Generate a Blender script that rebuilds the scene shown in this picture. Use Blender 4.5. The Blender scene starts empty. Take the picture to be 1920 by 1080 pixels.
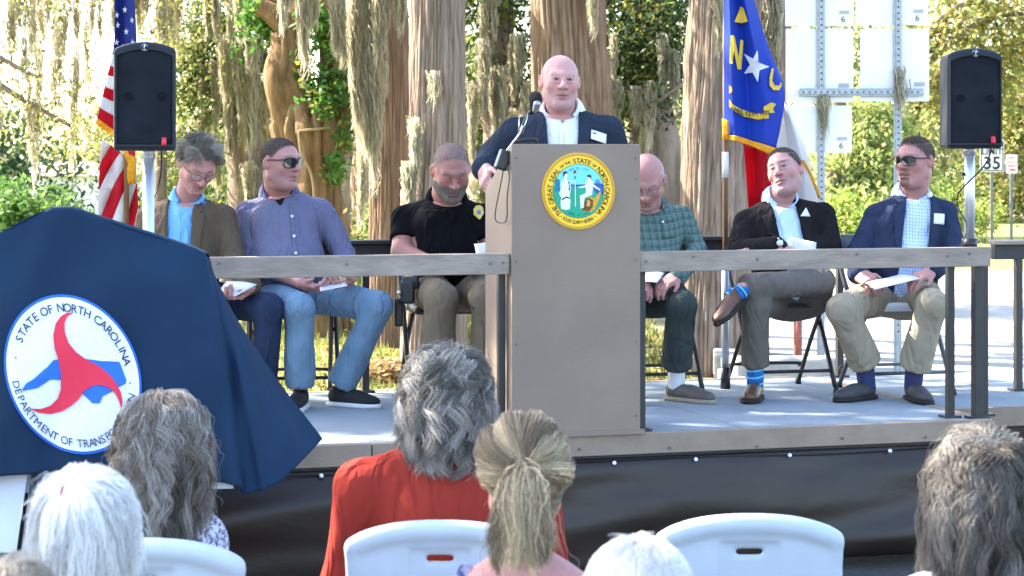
import bpy, bmesh, math, random
import numpy as np
from mathutils import Vector, Matrix

random.seed(7)
RNG = np.random.default_rng(11)
SC = bpy.context.scene
COL = SC.collection

# ------------------------------------------------------------------ camera
F, CX, HY, CZ = 3900.0, 960.0, 300.0, 1.8          # focal length / centre / horizon in photo pixels, eye height
cam = bpy.data.objects.new('camera', bpy.data.cameras.new('camera'))
COL.objects.link(cam)
cam.location = (0, 0, CZ)
cam.rotation_euler = (math.radians(90), 0, 0)
cam.data.sensor_width = 36.0
cam.data.lens = 36.0 * F / 1920.0
cam.data.shift_y = -(540.0 - HY) / 1920.0
cam.data.clip_start, cam.data.clip_end = 0.1, 900
cam.data.dof.use_dof = True
cam.data.dof.focus_distance = 9.9
cam.data.dof.aperture_fstop = 8.0
SC.camera = cam

# ------------------------------------------------------------------ world, sun, exposure
SUN_AZ, SUN_EL = math.radians(62), math.radians(41)   # azimuth: degrees left of straight ahead
SD = np.array([-math.sin(SUN_AZ) * math.cos(SUN_EL), math.cos(SUN_AZ) * math.cos(SUN_EL), math.sin(SUN_EL)])
w = bpy.data.worlds.new('World'); SC.world = w; w.use_nodes = True
nt = w.node_tree
sky = nt.nodes.new('ShaderNodeTexSky'); sky.sky_type = 'NISHITA'; sky.sun_disc = False
sky.sun_elevation = SUN_EL; sky.sun_rotation = -SUN_AZ
sky.dust_density = 1.6; sky.ozone_density = 1.0
bg = nt.nodes['Background']; bg.inputs['Strength'].default_value = 0.15
nt.links.new(sky.outputs['Color'], bg.inputs['Color'])
sl = bpy.data.lights.new('sun', 'SUN'); sl.energy = 5.0; sl.angle = math.radians(0.55); sl.color = (1.0, 0.93, 0.80)
so = bpy.data.objects.new('sun', sl); COL.objects.link(so); so['kind'] = 'helper'
so.rotation_euler = Vector(SD).to_track_quat('Z', 'Y').to_euler()
so.location = (0, 0, 30)
SC.view_settings.view_transform = 'Standard'; SC.view_settings.look = 'None'
SC.view_settings.exposure = 2.65; SC.view_settings.gamma = 1.0; SC.view_settings.use_curve_mapping = False
SC.cycles.use_denoising = True
SC.cycles.max_bounces = 6; SC.cycles.diffuse_bounces = 3; SC.cycles.glossy_bounces = 2
SC.cycles.transmission_bounces = 3; SC.cycles.transparent_max_bounces = 4
SC.cycles.caustics_reflective = False; SC.cycles.caustics_refractive = False
SC.cycles.sample_clamp_indirect = 4.0

# ------------------------------------------------------------------ coordinates
def P(x, y, d):
    """world point that lies d metres ahead and shows at photo pixel x, y"""
    return np.array([(x - CX) / F * d, d, CZ - (y - HY) / F * d])
SA = math.atan(0.2955); CA_, SA_ = math.cos(SA), math.sin(SA)
STZ = 0.618                                           # stage floor height
def ST(u, v, z):
    """stage frame: u along the front edge, v back from it"""
    return np.array([u * CA_ - v * SA_, 8.852 + u * SA_ + v * CA_, z])
def ST_inv(p):
    x, y = p[0], p[1] - 8.852
    return x * CA_ + y * SA_, -x * SA_ + y * CA_

# ------------------------------------------------------------------ object helpers
def tag(o, label=None, cat=None, group=None, kind=None):
    if label: o['label'] = label
    if cat: o['category'] = cat
    if group: o['group'] = group
    if kind: o['kind'] = kind
    return o
def empty(name, loc, label=None, cat=None, group=None):
    o = bpy.data.objects.new(name, None); COL.objects.link(o); o.location = loc
    o.empty_display_size = 0.1
    return tag(o, label, cat, group)
def mesh_np(name, V, Fq, smooth=True, col=None, uv=None):
    """mesh from numpy verts and an (n,3) or (n,4) face array or a list of faces"""
    me = bpy.data.meshes.new(name)
    V = np.asarray(V, dtype=np.float32)
    if isinstance(Fq, np.ndarray) and Fq.ndim == 2:
        n, k = Fq.shape
        me.vertices.add(len(V)); me.vertices.foreach_set('co', V.ravel())
        me.loops.add(n * k); me.loops.foreach_set('vertex_index', Fq.astype(np.int32).ravel())
        me.polygons.add(n); me.polygons.foreach_set('loop_start', np.arange(0, n * k, k, dtype=np.int32))
        try: me.polygons.foreach_set('loop_total', np.full(n, k, dtype=np.int32))
        except Exception: pass
        me.update(calc_edges=True); me.validate()
    else:
        me.from_pydata(V.tolist(), [], [tuple(int(i) for i in f) for f in Fq]); me.update()
    me.polygons.foreach_set('use_smooth', np.full(len(me.polygons), bool(smooth)))
    if col is not None and len(me.vertices) == len(col):
        a = me.color_attributes.new('Col', 'FLOAT_COLOR', 'POINT')
        c = np.ones((len(col), 4), dtype=np.float32); c[:, :3] = col
        a.data.foreach_set('color', c.ravel())
    if uv is not None:
        l = me.uv_layers.new(name='UVMap')
        li = np.zeros(len(me.loops), dtype=np.int32); me.loops.foreach_get('vertex_index', li)
        l.data.foreach_set('uv', np.asarray(uv, dtype=np.float32)[li].ravel())
    return me
def put(name, me, mat, parent=None, loc=None):
    o = bpy.data.objects.new(name, me); COL.objects.link(o)
    for m in (mat if isinstance(mat, (list, tuple)) else [mat]): me.materials.append(m)
    if parent is not None:
        o.parent = parent
        pm = parent.matrix_world if parent.parent is None else None
        o.matrix_parent_inverse = Matrix.Translation(-world_loc(parent))
    if loc is not None: o.location = loc
    return o
def world_loc(o):
    v = Vector(o.location)
    return v if o.parent is None else v           # parts keep identity transforms; only roots are moved
def part(name, V, Fq, mat, parent, smooth=False, col=None, uv=None, bevel=0.0, solid=0.0):
    o = put(name, mesh_np(name, V, Fq, smooth, col, uv), mat, parent)
    if solid:
        m = o.modifiers.new('thick', 'SOLIDIFY'); m.thickness = solid; m.offset = 0
    if bevel:
        m = o.modifiers.new('bevel', 'BEVEL'); m.width = bevel; m.segments = 2; m.limit_method = 'ANGLE'; m.angle_limit = math.radians(40)
    return o

class MB:
    """collects verts and faces"""
    def __init__(s): s.V = []; s.F = []
    def add(s, V, Fs):
        n = len(s.V); s.V.extend([tuple(map(float, v)) for v in V]); s.F.extend([tuple(i + n for i in f) for f in Fs]); return s
    def box(s, c, sx, sy, sz, R=None):
        c = np.asarray(c, float); R = np.eye(3) if R is None else np.asarray(R)
        V = [c + R @ np.array([x * sx / 2, y * sy / 2, z * sz / 2]) for x in (-1, 1) for y in (-1, 1) for z in (-1, 1)]
        return s.add(V, [(0, 1, 3, 2), (4, 6, 7, 5), (0, 4, 5, 1), (2, 3, 7, 6), (0, 2, 6, 4), (1, 5, 7, 3)])
    def tube(s, pts, r, n=8, cap=True):
        pts = np.asarray(pts, float); m = len(pts); r = np.broadcast_to(np.asarray(r, float), (m,))
        T = np.gradient(pts, axis=0); T /= np.linalg.norm(T, axis=1)[:, None] + 1e-9
        up = np.array([0, 0, 1.0]) if abs(T[0][2]) < .9 else np.array([1.0, 0, 0])
        V = []
        a = np.cross(T[0], up); a /= np.linalg.norm(a)
        for i in range(m):
            a = a - T[i] * a.dot(T[i]); a /= np.linalg.norm(a) + 1e-9
            b = np.cross(T[i], a)
            for k in range(n):
                t = 2 * math.pi * k / n
                V.append(pts[i] + r[i] * (math.cos(t) * a + math.sin(t) * b))
        Fs = [(i * n + k, i * n + (k + 1) % n, (i + 1) * n + (k + 1) % n, (i + 1) * n + k) for i in range(m - 1) for k in range(n)]
        if cap: Fs += [tuple(range(n - 1, -1, -1)), tuple((m - 1) * n + k for k in range(n))]
        return s.add(V, Fs)
    def put(s, name, mat, parent=None, smooth=False, bevel=0.0):
        return part(name, s.V, s.F, mat, parent, smooth, bevel=bevel)

def spline(pts, n):
    """Catmull-Rom through pts, n samples"""
    p = np.asarray(pts, float); q = np.vstack([2 * p[0] - p[1], p, 2 * p[-1] - p[-2]])
    out = []
    for t in np.linspace(0, len(p) - 1 - 1e-6, n):
        i = int(t); f = t - i; a, b, c, d = q[i:i + 4]
        out.append(.5 * (2 * b + (c - a) * f + (2 * a - 5 * b + 4 * c - d) * f * f + (3 * b - a - 3 * c + d) * f ** 3))
    return np.array(out)
def norm(v): v = np.asarray(v, float); return v / (np.linalg.norm(v) + 1e-12)
def frame_z(yaw):
    """rotation about z"""
    c, s_ = math.cos(yaw), math.sin(yaw); return np.array([[c, -s_, 0], [s_, c, 0], [0, 0, 1.0]])
RST = frame_z(SA)                                      # stage-aligned box rotation

def vnoise(x, y, nx, ny, seed, wrapx=True):
    """smooth value noise on a lattice, x wraps"""
    r = np.random.default_rng(seed).random((nx, ny + 2)) * 2 - 1
    x = np.asarray(x) % nx; y = np.clip(np.asarray(y), 0, ny - 1e-4)
    i = x.astype(int); j = y.astype(int); f = x - i; g = y - j
    f = f * f * (3 - 2 * f); g = g * g * (3 - 2 * g); i2 = (i + 1) % nx
    return (r[i, j] * (1 - f) + r[i2, j] * f) * (1 - g) + (r[i, j + 1] * (1 - f) + r[i2, j + 1] * f) * g

# ------------------------------------------------------------------ materials
def srgb(r, g, b):
    f = lambda c: (c / 255 / 12.92) if c / 255 <= .04045 else ((c / 255 + .055) / 1.055) ** 2.4
    return (f(r), f(g), f(b))
_M = {}
def mat(name, color=(.5, .5, .5), rough=.7, var=.15, scale=8.0, bump=0.0, bscale=60.0, metal=0.0, spec=.3, attr=False, trans=0.0,
        stretch=(1, 1, 1), sheen=0.0, coords='Object', detail=4.0, coat=0.0):
    """principled material with noise variation of the colour (var), fine relief (bump) and an optional translucent share (trans)"""
    if name in _M: return _M[name]
    m = bpy.data.materials.new(name); m.use_nodes = True; t = m.node_tree; N, L = t.nodes, t.links
    b = N['Principled BSDF']; b.inputs['Roughness'].default_value = rough; b.inputs['Metallic'].default_value = metal
    b.inputs['Specular IOR Level'].default_value = spec
    if coat: b.inputs['Coat Weight'].default_value = coat; b.inputs['Coat Roughness'].default_value = .15
    if sheen: b.inputs['Sheen Weight'].default_value = sheen
    tc = N.new('ShaderNodeTexCoord'); mp = N.new('ShaderNodeMapping'); mp.inputs['Scale'].default_value = stretch
    L.new(tc.outputs[coords], mp.inputs['Vector'])
    if attr:
        a = N.new('ShaderNodeAttribute'); a.attribute_name = 'Col'; src = a.outputs['Color']
    else:
        a = N.new('ShaderNodeRGB'); a.outputs[0].default_value = (*color, 1); src = a.outputs[0]
    if var:
        n = N.new('ShaderNodeTexNoise'); n.inputs['Scale'].default_value = scale; n.inputs['Detail'].default_value = detail
        L.new(mp.outputs['Vector'], n.inputs['Vector'])
        r = N.new('ShaderNodeMapRange'); r.inputs['From Min'].default_value = .25; r.inputs['From Max'].default_value = .75
        r.inputs['To Min'].default_value = 1 - var; r.inputs['To Max'].default_value = 1 + var
        L.new(n.outputs['Fac'], r.inputs['Value'])
        v = N.new('ShaderNodeVectorMath'); v.operation = 'SCALE'; L.new(src, v.inputs[0]); L.new(r.outputs['Result'], v.inputs['Scale'])
        src = v.outputs['Vector']
    L.new(src, b.inputs['Base Color'])
    if bump:
        n2 = N.new('ShaderNodeTexNoise'); n2.inputs['Scale'].default_value = bscale; n2.inputs['Detail'].default_value = 5
        L.new(mp.outputs['Vector'], n2.inputs['Vector'])
        bp = N.new('ShaderNodeBump'); bp.inputs['Strength'].default_value = bump; bp.inputs['Distance'].default_value = .01
        L.new(n2.outputs['Fac'], bp.inputs['Height']); L.new(bp.outputs['Normal'], b.inputs['Normal'])
    if trans:
        tr = N.new('ShaderNodeBsdfTranslucent'); L.new(src, tr.inputs['Color'])
        mx = N.new('ShaderNodeMixShader'); mx.inputs['Fac'].default_value = trans
        L.new(b.outputs['BSDF'], mx.inputs[1]); L.new(tr.outputs['BSDF'], mx.inputs[2])
        L.new(mx.outputs['Shader'], N['Material Output'].inputs['Surface'])
    _M[name] = m
    return m
def math_node(N, L, op, a, b=None):
    n = N.new('ShaderNodeMath'); n.operation = op
    for i, s in enumerate((a, b)):
        if s is None: continue
        if isinstance(s, (int, float)): n.inputs[i].default_value = s
        else: L.new(s, n.inputs[i])
    return n.outputs[0]
def cloth_mat(name, base, lines=(), rough=.85, bump=.25, bscale=25.0, weave=900.0, var=.08):
    bump, bscale = bump * .4, bscale * 2.2
    """woven cloth; lines: list of (axis 0 or 1 of the UV in metres, spacing, width share, colour, strength) for stripes and checks"""
    if name in _M: return _M[name]
    m = mat(name, base, .95, var=0, bump=0, spec=.06, sheen=.0)
    t = m.node_tree; N, L = t.nodes, t.links; b = N['Principled BSDF']
    uv = N.new('ShaderNodeUVMap'); uv.uv_map = 'UVMap'
    sx = N.new('ShaderNodeSeparateXYZ'); L.new(uv.outputs['UV'], sx.inputs[0])
    tc = N.new('ShaderNodeTexCoord')
    rgb = N.new('ShaderNodeRGB'); rgb.outputs[0].default_value = (*base, 1); src = rgb.outputs[0]
    for axis, sp, wd, colr, st in lines:
        ph = math_node(N, L, 'FRACT', math_node(N, L, 'DIVIDE', sx.outputs[axis], sp))
        on = math_node(N, L, 'LESS_THAN', ph, wd)
        on = math_node(N, L, 'MULTIPLY', on, st)
        mx = N.new('ShaderNodeMix'); mx.data_type = 'RGBA'; L.new(on, mx.inputs['Factor']); L.new(src, mx.inputs['A'])
        mx.inputs['B'].default_value = (*colr, 1); src = mx.outputs['Result']
    n = N.new('ShaderNodeTexNoise'); n.inputs['Scale'].default_value = 9; n.inputs['Detail'].default_value = 5
    L.new(tc.outputs['Object'], n.inputs['Vector'])
    r = N.new('ShaderNodeMapRange'); r.inputs['To Min'].default_value = 1 - var * 2; r.inputs['To Max'].default_value = 1 + var * 2
    L.new(n.outputs['Fac'], r.inputs['Value'])
    v = N.new('ShaderNodeVectorMath'); v.operation = 'SCALE'; L.new(src, v.inputs[0]); L.new(r.outputs['Result'], v.inputs['Scale'])
    L.new(v.outputs['Vector'], b.inputs['Base Color'])
    n2 = N.new('ShaderNodeTexNoise'); n2.inputs['Scale'].default_value = bscale; n2.inputs['Detail'].default_value = 3; n2.inputs['Distortion'].default_value = .8
    L.new(tc.outputs['Object'], n2.inputs['Vector'])
    bp = N.new('ShaderNodeBump'); bp.inputs['Strength'].default_value = bump; bp.inputs['Distance'].default_value = .012
    L.new(n2.outputs['Fac'], bp.inputs['Height'])
    n3 = N.new('ShaderNodeTexNoise'); n3.inputs['Scale'].default_value = 11; n3.inputs['Detail'].default_value = 1.5; n3.inputs['Distortion'].default_value = 1.2
    mpc = N.new('ShaderNodeMapping'); mpc.inputs['Scale'].default_value = (1.3, 1.3, .42); mpc.inputs['Rotation'].default_value = (.25, .3, 0); L.new(tc.outputs['Object'], mpc.inputs['Vector']); L.new(mpc.outputs['Vector'], n3.inputs['Vector'])
    cr = n3.outputs['Fac']
    bp2 = N.new('ShaderNodeBump'); bp2.inputs['Strength'].default_value = .6; bp2.inputs['Distance'].default_value = .05
    L.new(cr, bp2.inputs['Height']); L.new(bp.outputs['Normal'], bp2.inputs['Normal']); L.new(bp2.outputs['Normal'], b.inputs['Normal'])
    return m

# ------------------------------------------------------------------ signed distance bodies
class Sdf:
    def __init__(s): s.ops = []; s.lo = np.full(3, 1e9); s.hi = np.full(3, -1e9)
    def _b(s, c, r): s.lo = np.minimum(s.lo, np.asarray(c) - r); s.hi = np.maximum(s.hi, np.asarray(c) + r)
    def cap(s, a, b, ra, rb=None, k=.02, op='add'):
        a = np.asarray(a, float); b = np.asarray(b, float); rb = ra if rb is None else rb
        if op == 'add': s._b(a, ra); s._b(b, rb)
        s.ops.append(('cap', op, k, a, b, ra, rb)); return s
    def ell(s, c, r, R=None, k=.02, op='add'):
        c = np.asarray(c, float); r = np.broadcast_to(np.asarray(r, float), (3,)).astype(float)
        if op == 'add': s._b(c, r.max())
        s.ops.append(('ell', op, k, c, r, None if R is None else np.asarray(R, float))); return s
    def box(s, c, half, rad, R=None, k=.01, op='add'):
        c = np.asarray(c, float); half = np.asarray(half, float)
        if op == 'add': s._b(c, np.linalg.norm(half))
        s.ops.append(('box', op, k, c, half, rad, None if R is None else np.asarray(R, float))); return s
    def plane(s, c, n, k=.004):
        s.ops.append(('plane', 'inter', k, np.asarray(c, float), norm(n))); return s
    def disp(s, fn): s.ops.append(('disp', None, None, fn)); return s
    def cut(s, fn, k=.004): s.ops.append(('fn', 'sub', k, fn)); return s
    def __call__(s, p):
        p = np.asarray(p, np.float32); d = np.full(len(p), 1e3, np.float32)
        for o in s.ops:
            kd, op, k = o[0], o[1], o[2]
            if kd == 'cap':
                a, b, ra, rb = o[3:]; ab = (b - a).astype(np.float32); q = p - a.astype(np.float32)
                t = np.clip(q @ ab / (ab @ ab + 1e-12), 0, 1); q = q - t[:, None] * ab
                e = np.sqrt((q * q).sum(1)) - (ra + (rb - ra) * t)
            elif kd == 'ell':
                c, r, R = o[3:]; q = p - c.astype(np.float32)
                if R is not None: q = q @ R.astype(np.float32)
                q = q / r.astype(np.float32); k0 = np.sqrt((q * q).sum(1)) + 1e-6; q = q / r.astype(np.float32)
                e = k0 * (k0 - 1) / (np.sqrt((q * q).sum(1)) + 1e-6)
            elif kd == 'box':
                c, hf, rad, R = o[3:]; q = p - c.astype(np.float32)
                if R is not None: q = q @ R.astype(np.float32)
                q = np.abs(q) - (hf - rad).astype(np.float32)
                e = np.sqrt((np.maximum(q, 0) ** 2).sum(1)) + np.minimum(q.max(1), 0) - rad
            elif kd == 'plane':
                e = (p - o[3].astype(np.float32)) @ o[4].astype(np.float32)
            elif kd == 'disp':
                d = d + o[3](p); continue
            else: e = o[3](p)
            if op == 'add':
                h = np.maximum(k - np.abs(d - e), 0) / k; d = np.minimum(d, e) - h * h * k * .25
            else:
                if op == 'sub': e = -e
                h = np.maximum(k - np.abs(d - e), 0) / k; d = np.maximum(d, e) + h * h * k * .25
        return d
_OFF = np.array([(x, y, z) for x in (0, 1) for y in (0, 1) for z in (0, 1)])
_EDG = [(a, b) for a in range(8) for b in range(a + 1, 8) if abs(_OFF[a] - _OFF[b]).sum() == 1]
def sdf_mesh(f, h, lo=None, hi=None, pad=.02, slack=.005):
    lo = f.lo - pad if lo is None else np.asarray(lo, float); hi = f.hi + pad if hi is None else np.asarray(hi, float)
    nb = np.maximum(np.ceil((hi - lo) / (4 * h)).astype(int), 2)
    g = np.stack(np.meshgrid(*[np.arange(n) for n in nb], indexing='ij'), -1).reshape(-1, 3)
    dc = f(lo + (g * 4 + 1.5) * h)
    D = np.repeat(np.repeat(np.repeat(dc.reshape(nb), 4, 0), 4, 1), 4, 2)
    act = np.abs(dc) < 4 * h * 1.2 + slack
    ga = g[act]
    if len(ga):
        loc = np.stack(np.meshgrid(*[np.arange(4)] * 3, indexing='ij'), -1).reshape(-1, 3)
        idx = (ga[:, None, :] * 4 + loc[None]).reshape(-1, 3)
        D[idx[:, 0], idx[:, 1], idx[:, 2]] = f(lo + idx * h)
    S = D < 0
    S[0] = S[-1] = False; S[:, 0] = S[:, -1] = False; S[:, :, 0] = S[:, :, -1] = False
    D = np.where(S, np.minimum(D, -1e-6), np.maximum(D, 1e-6))
    cnt = np.zeros(np.array(D.shape) - 1, np.int8)
    for o in _OFF: cnt += S[o[0]:D.shape[0] - 1 + o[0], o[1]:D.shape[1] - 1 + o[1], o[2]:D.shape[2] - 1 + o[2]]
    A = (cnt > 0) & (cnt < 8); idx = np.argwhere(A)
    ids = np.full(A.shape, -1, np.int64); ids[A] = np.arange(len(idx))
    val = np.stack([D[idx[:, 0] + o[0], idx[:, 1] + o[1], idx[:, 2] + o[2]] for o in _OFF], 1)
    acc = np.zeros((len(idx), 3)); n = np.zeros(len(idx))
    for a, b in _EDG:
        va, vb = val[:, a], val[:, b]; m = (va < 0) != (vb < 0)
        t = np.where(m, va / np.where(m, va - vb, 1), 0)
        acc += np.where(m[:, None], _OFF[a] + t[:, None] * (_OFF[b] - _OFF[a]), 0); n += m
    V = lo + h * (idx + acc / np.maximum(n, 1)[:, None])
    Q = []
    for ax in range(3):
        b, c = (ax + 1) % 3, (ax + 2) % 3
        s0 = np.take(S, range(0, S.shape[ax] - 1), ax); s1 = np.take(S, range(1, S.shape[ax]), ax)
        e = np.argwhere(s0 != s1); e = e[(e[:, b] > 0) & (e[:, c] > 0) & (e[:, b] < S.shape[b] - 1) & (e[:, c] < S.shape[c] - 1)]
        if not len(e): continue
        ins = S[e[:, 0], e[:, 1], e[:, 2]]
        def cell(db, dc_):
            q = e.copy(); q[:, b] += db; q[:, c] += dc_; return ids[q[:, 0], q[:, 1], q[:, 2]]
        q = np.stack([cell(-1, -1), cell(0, -1), cell(0, 0), cell(-1, 0)], 1)
        q[~ins] = q[~ins][:, ::-1]; Q.append(q)
    Q = np.vstack(Q); Q = Q[(Q >= 0).all(1)]
    return V, Q
def trace(f, p, d, n=40, maxd=.6):
    """march points p along unit d onto the surface of f"""
    p = np.array(p, float); d = np.broadcast_to(np.asarray(d, float), p.shape); tot = np.zeros(len(p))
    for _ in range(n):
        e = f(p) * .9; e = np.clip(e, -.05, .1); p = p + d * e[:, None]; tot += e
    return p
def sdf_normal(f, p, e=.002):
    g = np.stack([f(p + np.eye(3)[i] * e) - f(p - np.eye(3)[i] * e) for i in range(3)], 1)
    return g / (np.linalg.norm(g, axis=1)[:, None] + 1e-9)
def tri_fill(poly, cuts=3):
    """triangulate a 2D polygon (concave too) and subdivide it"""
    from mathutils.geometry import tessellate_polygon
    V = [np.array(p[:2], float) for p in poly]; T = [tuple(t) for t in tessellate_polygon([[Vector((p[0], p[1], 0)) for p in poly]])]
    for _ in range(cuts):
        mid, N_ = {}, []
        def mp(a, b):
            k = (min(a, b), max(a, b))
            if k not in mid: mid[k] = len(V); V.append((V[a] + V[b]) / 2)
            return mid[k]
        for a, b, c in T:
            ab, bc, ca = mp(a, b), mp(b, c), mp(c, a); N_ += [(a, ab, ca), (ab, b, bc), (ca, bc, c), (ab, bc, ca)]
        T = N_
    V = np.array(V); Fs = np.array(T)
    a = V[Fs[:, 1]] - V[Fs[:, 0]]; b = V[Fs[:, 2]] - V[Fs[:, 0]]; neg = a[:, 0] * b[:, 1] - a[:, 1] * b[:, 0] < 0
    Fs[neg] = Fs[neg][:, ::-1]
    return V, Fs
_TXT = {}
def text_mesh(s, size=1.0, font_bold=0.0):
    """flat letters as 2D verts and faces, centred on x"""
    key = (s, font_bold)
    if key not in _TXT:
        cu = bpy.data.curves.new('t', 'FONT'); cu.body = s; cu.align_x = 'CENTER'; cu.resolution_u = 3; cu.offset = font_bold
        ob = bpy.data.objects.new('t', cu); COL.objects.link(ob)
        dg = bpy.context.evaluated_depsgraph_get(); me = bpy.data.meshes.new_from_object(ob.evaluated_get(dg))
        V = np.array([v.co[:2] for v in me.vertices]).reshape(-1, 2); Fs = [tuple(p.vertices) for p in me.polygons]
        bpy.data.objects.remove(ob); bpy.data.curves.remove(cu); bpy.data.meshes.remove(me); _TXT[key] = (V, Fs)
    V, Fs = _TXT[key]
    return V * size, Fs
def arc_text(s, r, a0, a1, size, inside=False, sizes=None, bold=0.0):
    """letters set on a circle from angle a0 to a1 (degrees, clockwise from top); inside: read from below"""
    V, Fs = [], []; n = len(s); adv = []
    for ch in s: adv.append(.42 if ch == ' ' else (.35 if ch in 'I.' else (.95 if ch in 'MW' else .72)))
    sz = sizes or [1] * n; adv = [a * q for a, q in zip(adv, sz)]; tot = sum(adv); x = 0
    for ch, ad, q in zip(s, adv, sz):
        t = math.radians(a0 + (a1 - a0) * (x + ad / 2) / tot); x += ad
        if ch == ' ': continue
        v, f = text_mesh(ch, size * q, bold)
        if not len(v): continue
        if not inside: ang, rr = -t, r; w = v
        else: ang, rr = -t + math.pi, r; w = v.copy(); w[:, 1] -= r * 2 * 0
        c, s_ = math.cos(ang), math.sin(ang)
        pos = np.array([math.sin(t), math.cos(t)]) * rr
        base = (w - np.array([0, .35 * size * q])) @ np.array([[c, s_], [-s_, c]])
        n0 = len(V); V.extend((base + pos).tolist()); Fs.extend([tuple(i + n0 for i in ff) for ff in f])
    return np.array(V), Fs
# ================================================================== the setting
def sheet(name, poly, z, m, nx=1):
    V = [(x, y, z) for x, y in poly]
    return tag(put(name, mesh_np(name, V, [tuple(range(len(V)))], False), m), kind='structure')
asph = mat('asphalt', (.05, .05, .052), .9, var=.35, scale=30, bump=.6, bscale=300)
road_m = mat('concrete_road', (.30, .285, .26), .9, var=.22, scale=2.2, bump=.3, bscale=80)
grass_m = mat('grass_ground', (.19, .19, .05), .95, var=.5, scale=1.7, bump=.8, bscale=40)
leafy_m = mat('leaf_litter', (.22, .15, .07), .95, var=.6, scale=9, bump=.8, bscale=60)
sheet('ground', [(-400, -60), (400, -60), (400, 800), (-400, 800)], -.03, mat('ground_soil', (.15, .14, .07), .95, var=.4, scale=.7))
sheet('asphalt_lot', [(-40, -30), (40, -30), (40, 13.2), (-40, 13.2)], -.01, asph)
sheet('grass_lawn', [(-60, 13.2), (1.15, 13.2), (1.6, 30), (3.0, 60), (-60, 80)], -.006, grass_m)
sheet('concrete_road', [(1.9, 13.2), (40, 13.2), (40, 34), (3.0, 34), (2.2, 20)], -.006, road_m)
sheet('grass_verge', [(3.0, 34.1), (60, 34.1), (60, 80), (3.0, 60)], -.004, grass_m)
# low concrete kerb blocks and dirt edge between lawn and road
kb = mat('kerb_concrete', (.34, .32, .29), .9, var=.25, scale=6, bump=.5, bscale=50)
kerb = empty('kerb', (1.7, 15.5, 0)); tag(kerb, 'low weathered concrete kerb behind the stage beside the road', 'kerb')
for i in range(6):
    MB().box((1.62 + .05 * (i % 2) + .08 * i, 15.3 + i * 1.02, .11), .2, .98, .22, frame_z(-.08)).put('block', kb, kerb, bevel=.02)
MB().box((2.05, 15.4, .17), .85, .3, .34, frame_z(.1)).put('block', kb, kerb, bevel=.03)

# grass blades and fallen leaves on the lawn (too many to count)
def blades(name, n, xr, yr, h, col, label, w=.012):
    x = RNG.uniform(*xr, n); y = RNG.uniform(*yr, n) ; a = RNG.uniform(0, 6.28, n); hh = h * RNG.uniform(.4, 1.2, n)
    lx = RNG.normal(0, .35, n) * hh; ly = RNG.normal(0, .35, n) * hh
    V = np.zeros((n, 3, 3)); V[:, 0] = np.stack([x - w * np.cos(a), y - w * np.sin(a), np.full(n, -.01)], 1)
    V[:, 1] = np.stack([x + w * np.cos(a), y + w * np.sin(a), np.full(n, -.01)], 1); V[:, 2] = np.stack([x + lx, y + ly, hh], 1)
    c = np.array(col) * RNG.uniform(.6, 1.5, (n, 1)) * (1 + RNG.normal(0, .12, (n, 3)))
    o = put(name, mesh_np(name, V.reshape(-1, 3), np.arange(3 * n).reshape(n, 3), False, np.repeat(np.clip(c, .01, 1), 3, 0)),
            mat('blade', attr=True, rough=.7, var=0, trans=.35))
    return tag(o, label, 'grass', kind='stuff')
blades('grass', 30000, (-7, 1.5), (13.6, 33), .085, (.20, .21, .05), 'short sunlit grass on the lawn behind the stage', .014)
def litter(name, n, xr, yr, label, zmax=.03):
    x = RNG.uniform(*xr, n); y = RNG.uniform(*yr, n); c = np.stack([x, y, RNG.uniform(0, zmax, n)], 1)
    A = RNG.normal(0, 1, (n, 3)); A[:, 2] *= .4; A /= np.linalg.norm(A, axis=1)[:, None]
    B = np.cross(A, np.array([0, 0, 1.0]) + RNG.normal(0, .4, (n, 3))); B /= np.linalg.norm(B, axis=1)[:, None]
    s = RNG.uniform(.02, .05, (n, 1)); V = np.stack([c - A * s, c + B * s * .5, c + A * s, c - B * s * .5], 1)
    cc = np.array([.26, .16, .07]) * RNG.uniform(.4, 1.6, (n, 1)) * (1 + RNG.normal(0, .1, (n, 3)))
    return tag(put(name, mesh_np(name, V.reshape(-1, 3), np.arange(4 * n).reshape(n, 4), False, np.repeat(np.clip(cc, .01, 1), 4, 0)),
               mat('deadleaf', attr=True, rough=.8, var=0, trans=.25)), label, 'leaves', kind='stuff')
litter('fallen_leaves', 5000, (-6, 1.6), (13.6, 24), 'brown fallen leaves scattered over the lawn')
litter('leaf_heap', 700, (-1.3, -.75), (16.6, 17.3), 'heap of dry brown leaves around the trunk foot behind the stage', .16)

# ------------------------------------------------------------------ the stage
UL, UR, VD = -3.6, 2.235, 1.92                        # left end, right corner, depth
deck_m = mat('deck_paint', (.25, .285, .315), .85, var=.16, scale=4, bump=.3, bscale=70, spec=.08, detail=9)
tan = mat('tan_paint', (.29, .22, .165), .7, var=.14, scale=8, bump=.2, bscale=70, spec=.15, detail=8)
steel = mat('black_steel', (.022, .022, .024), .45, var=.2, scale=20, spec=.5)
tarp_m = mat('tarp', (.024, .015, .011), .40, var=.35, scale=3, bump=.25, bscale=8, spec=.35, stretch=(1, 1, 2))
screw_m = mat('screw_steel', (.16, .14, .13), .5, var=.2, metal=.6)
stage = empty('stage', tuple(ST((UL + UR) / 2, VD / 2, 0)), 'low outdoor stage with grey deck, tan fascia and dark tarp skirt', 'stage')
# deck sheets laid side by side
nb = 5; ws = (UR - UL) / nb
for i in range(nb):
    u0 = UL + i * ws
    MB().box(ST(u0 + ws / 2, VD / 2 + .02, STZ - .015), ws - .006, VD - .04, .03, RST).put('deck_panel', deck_m, stage, bevel=.003)
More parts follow.
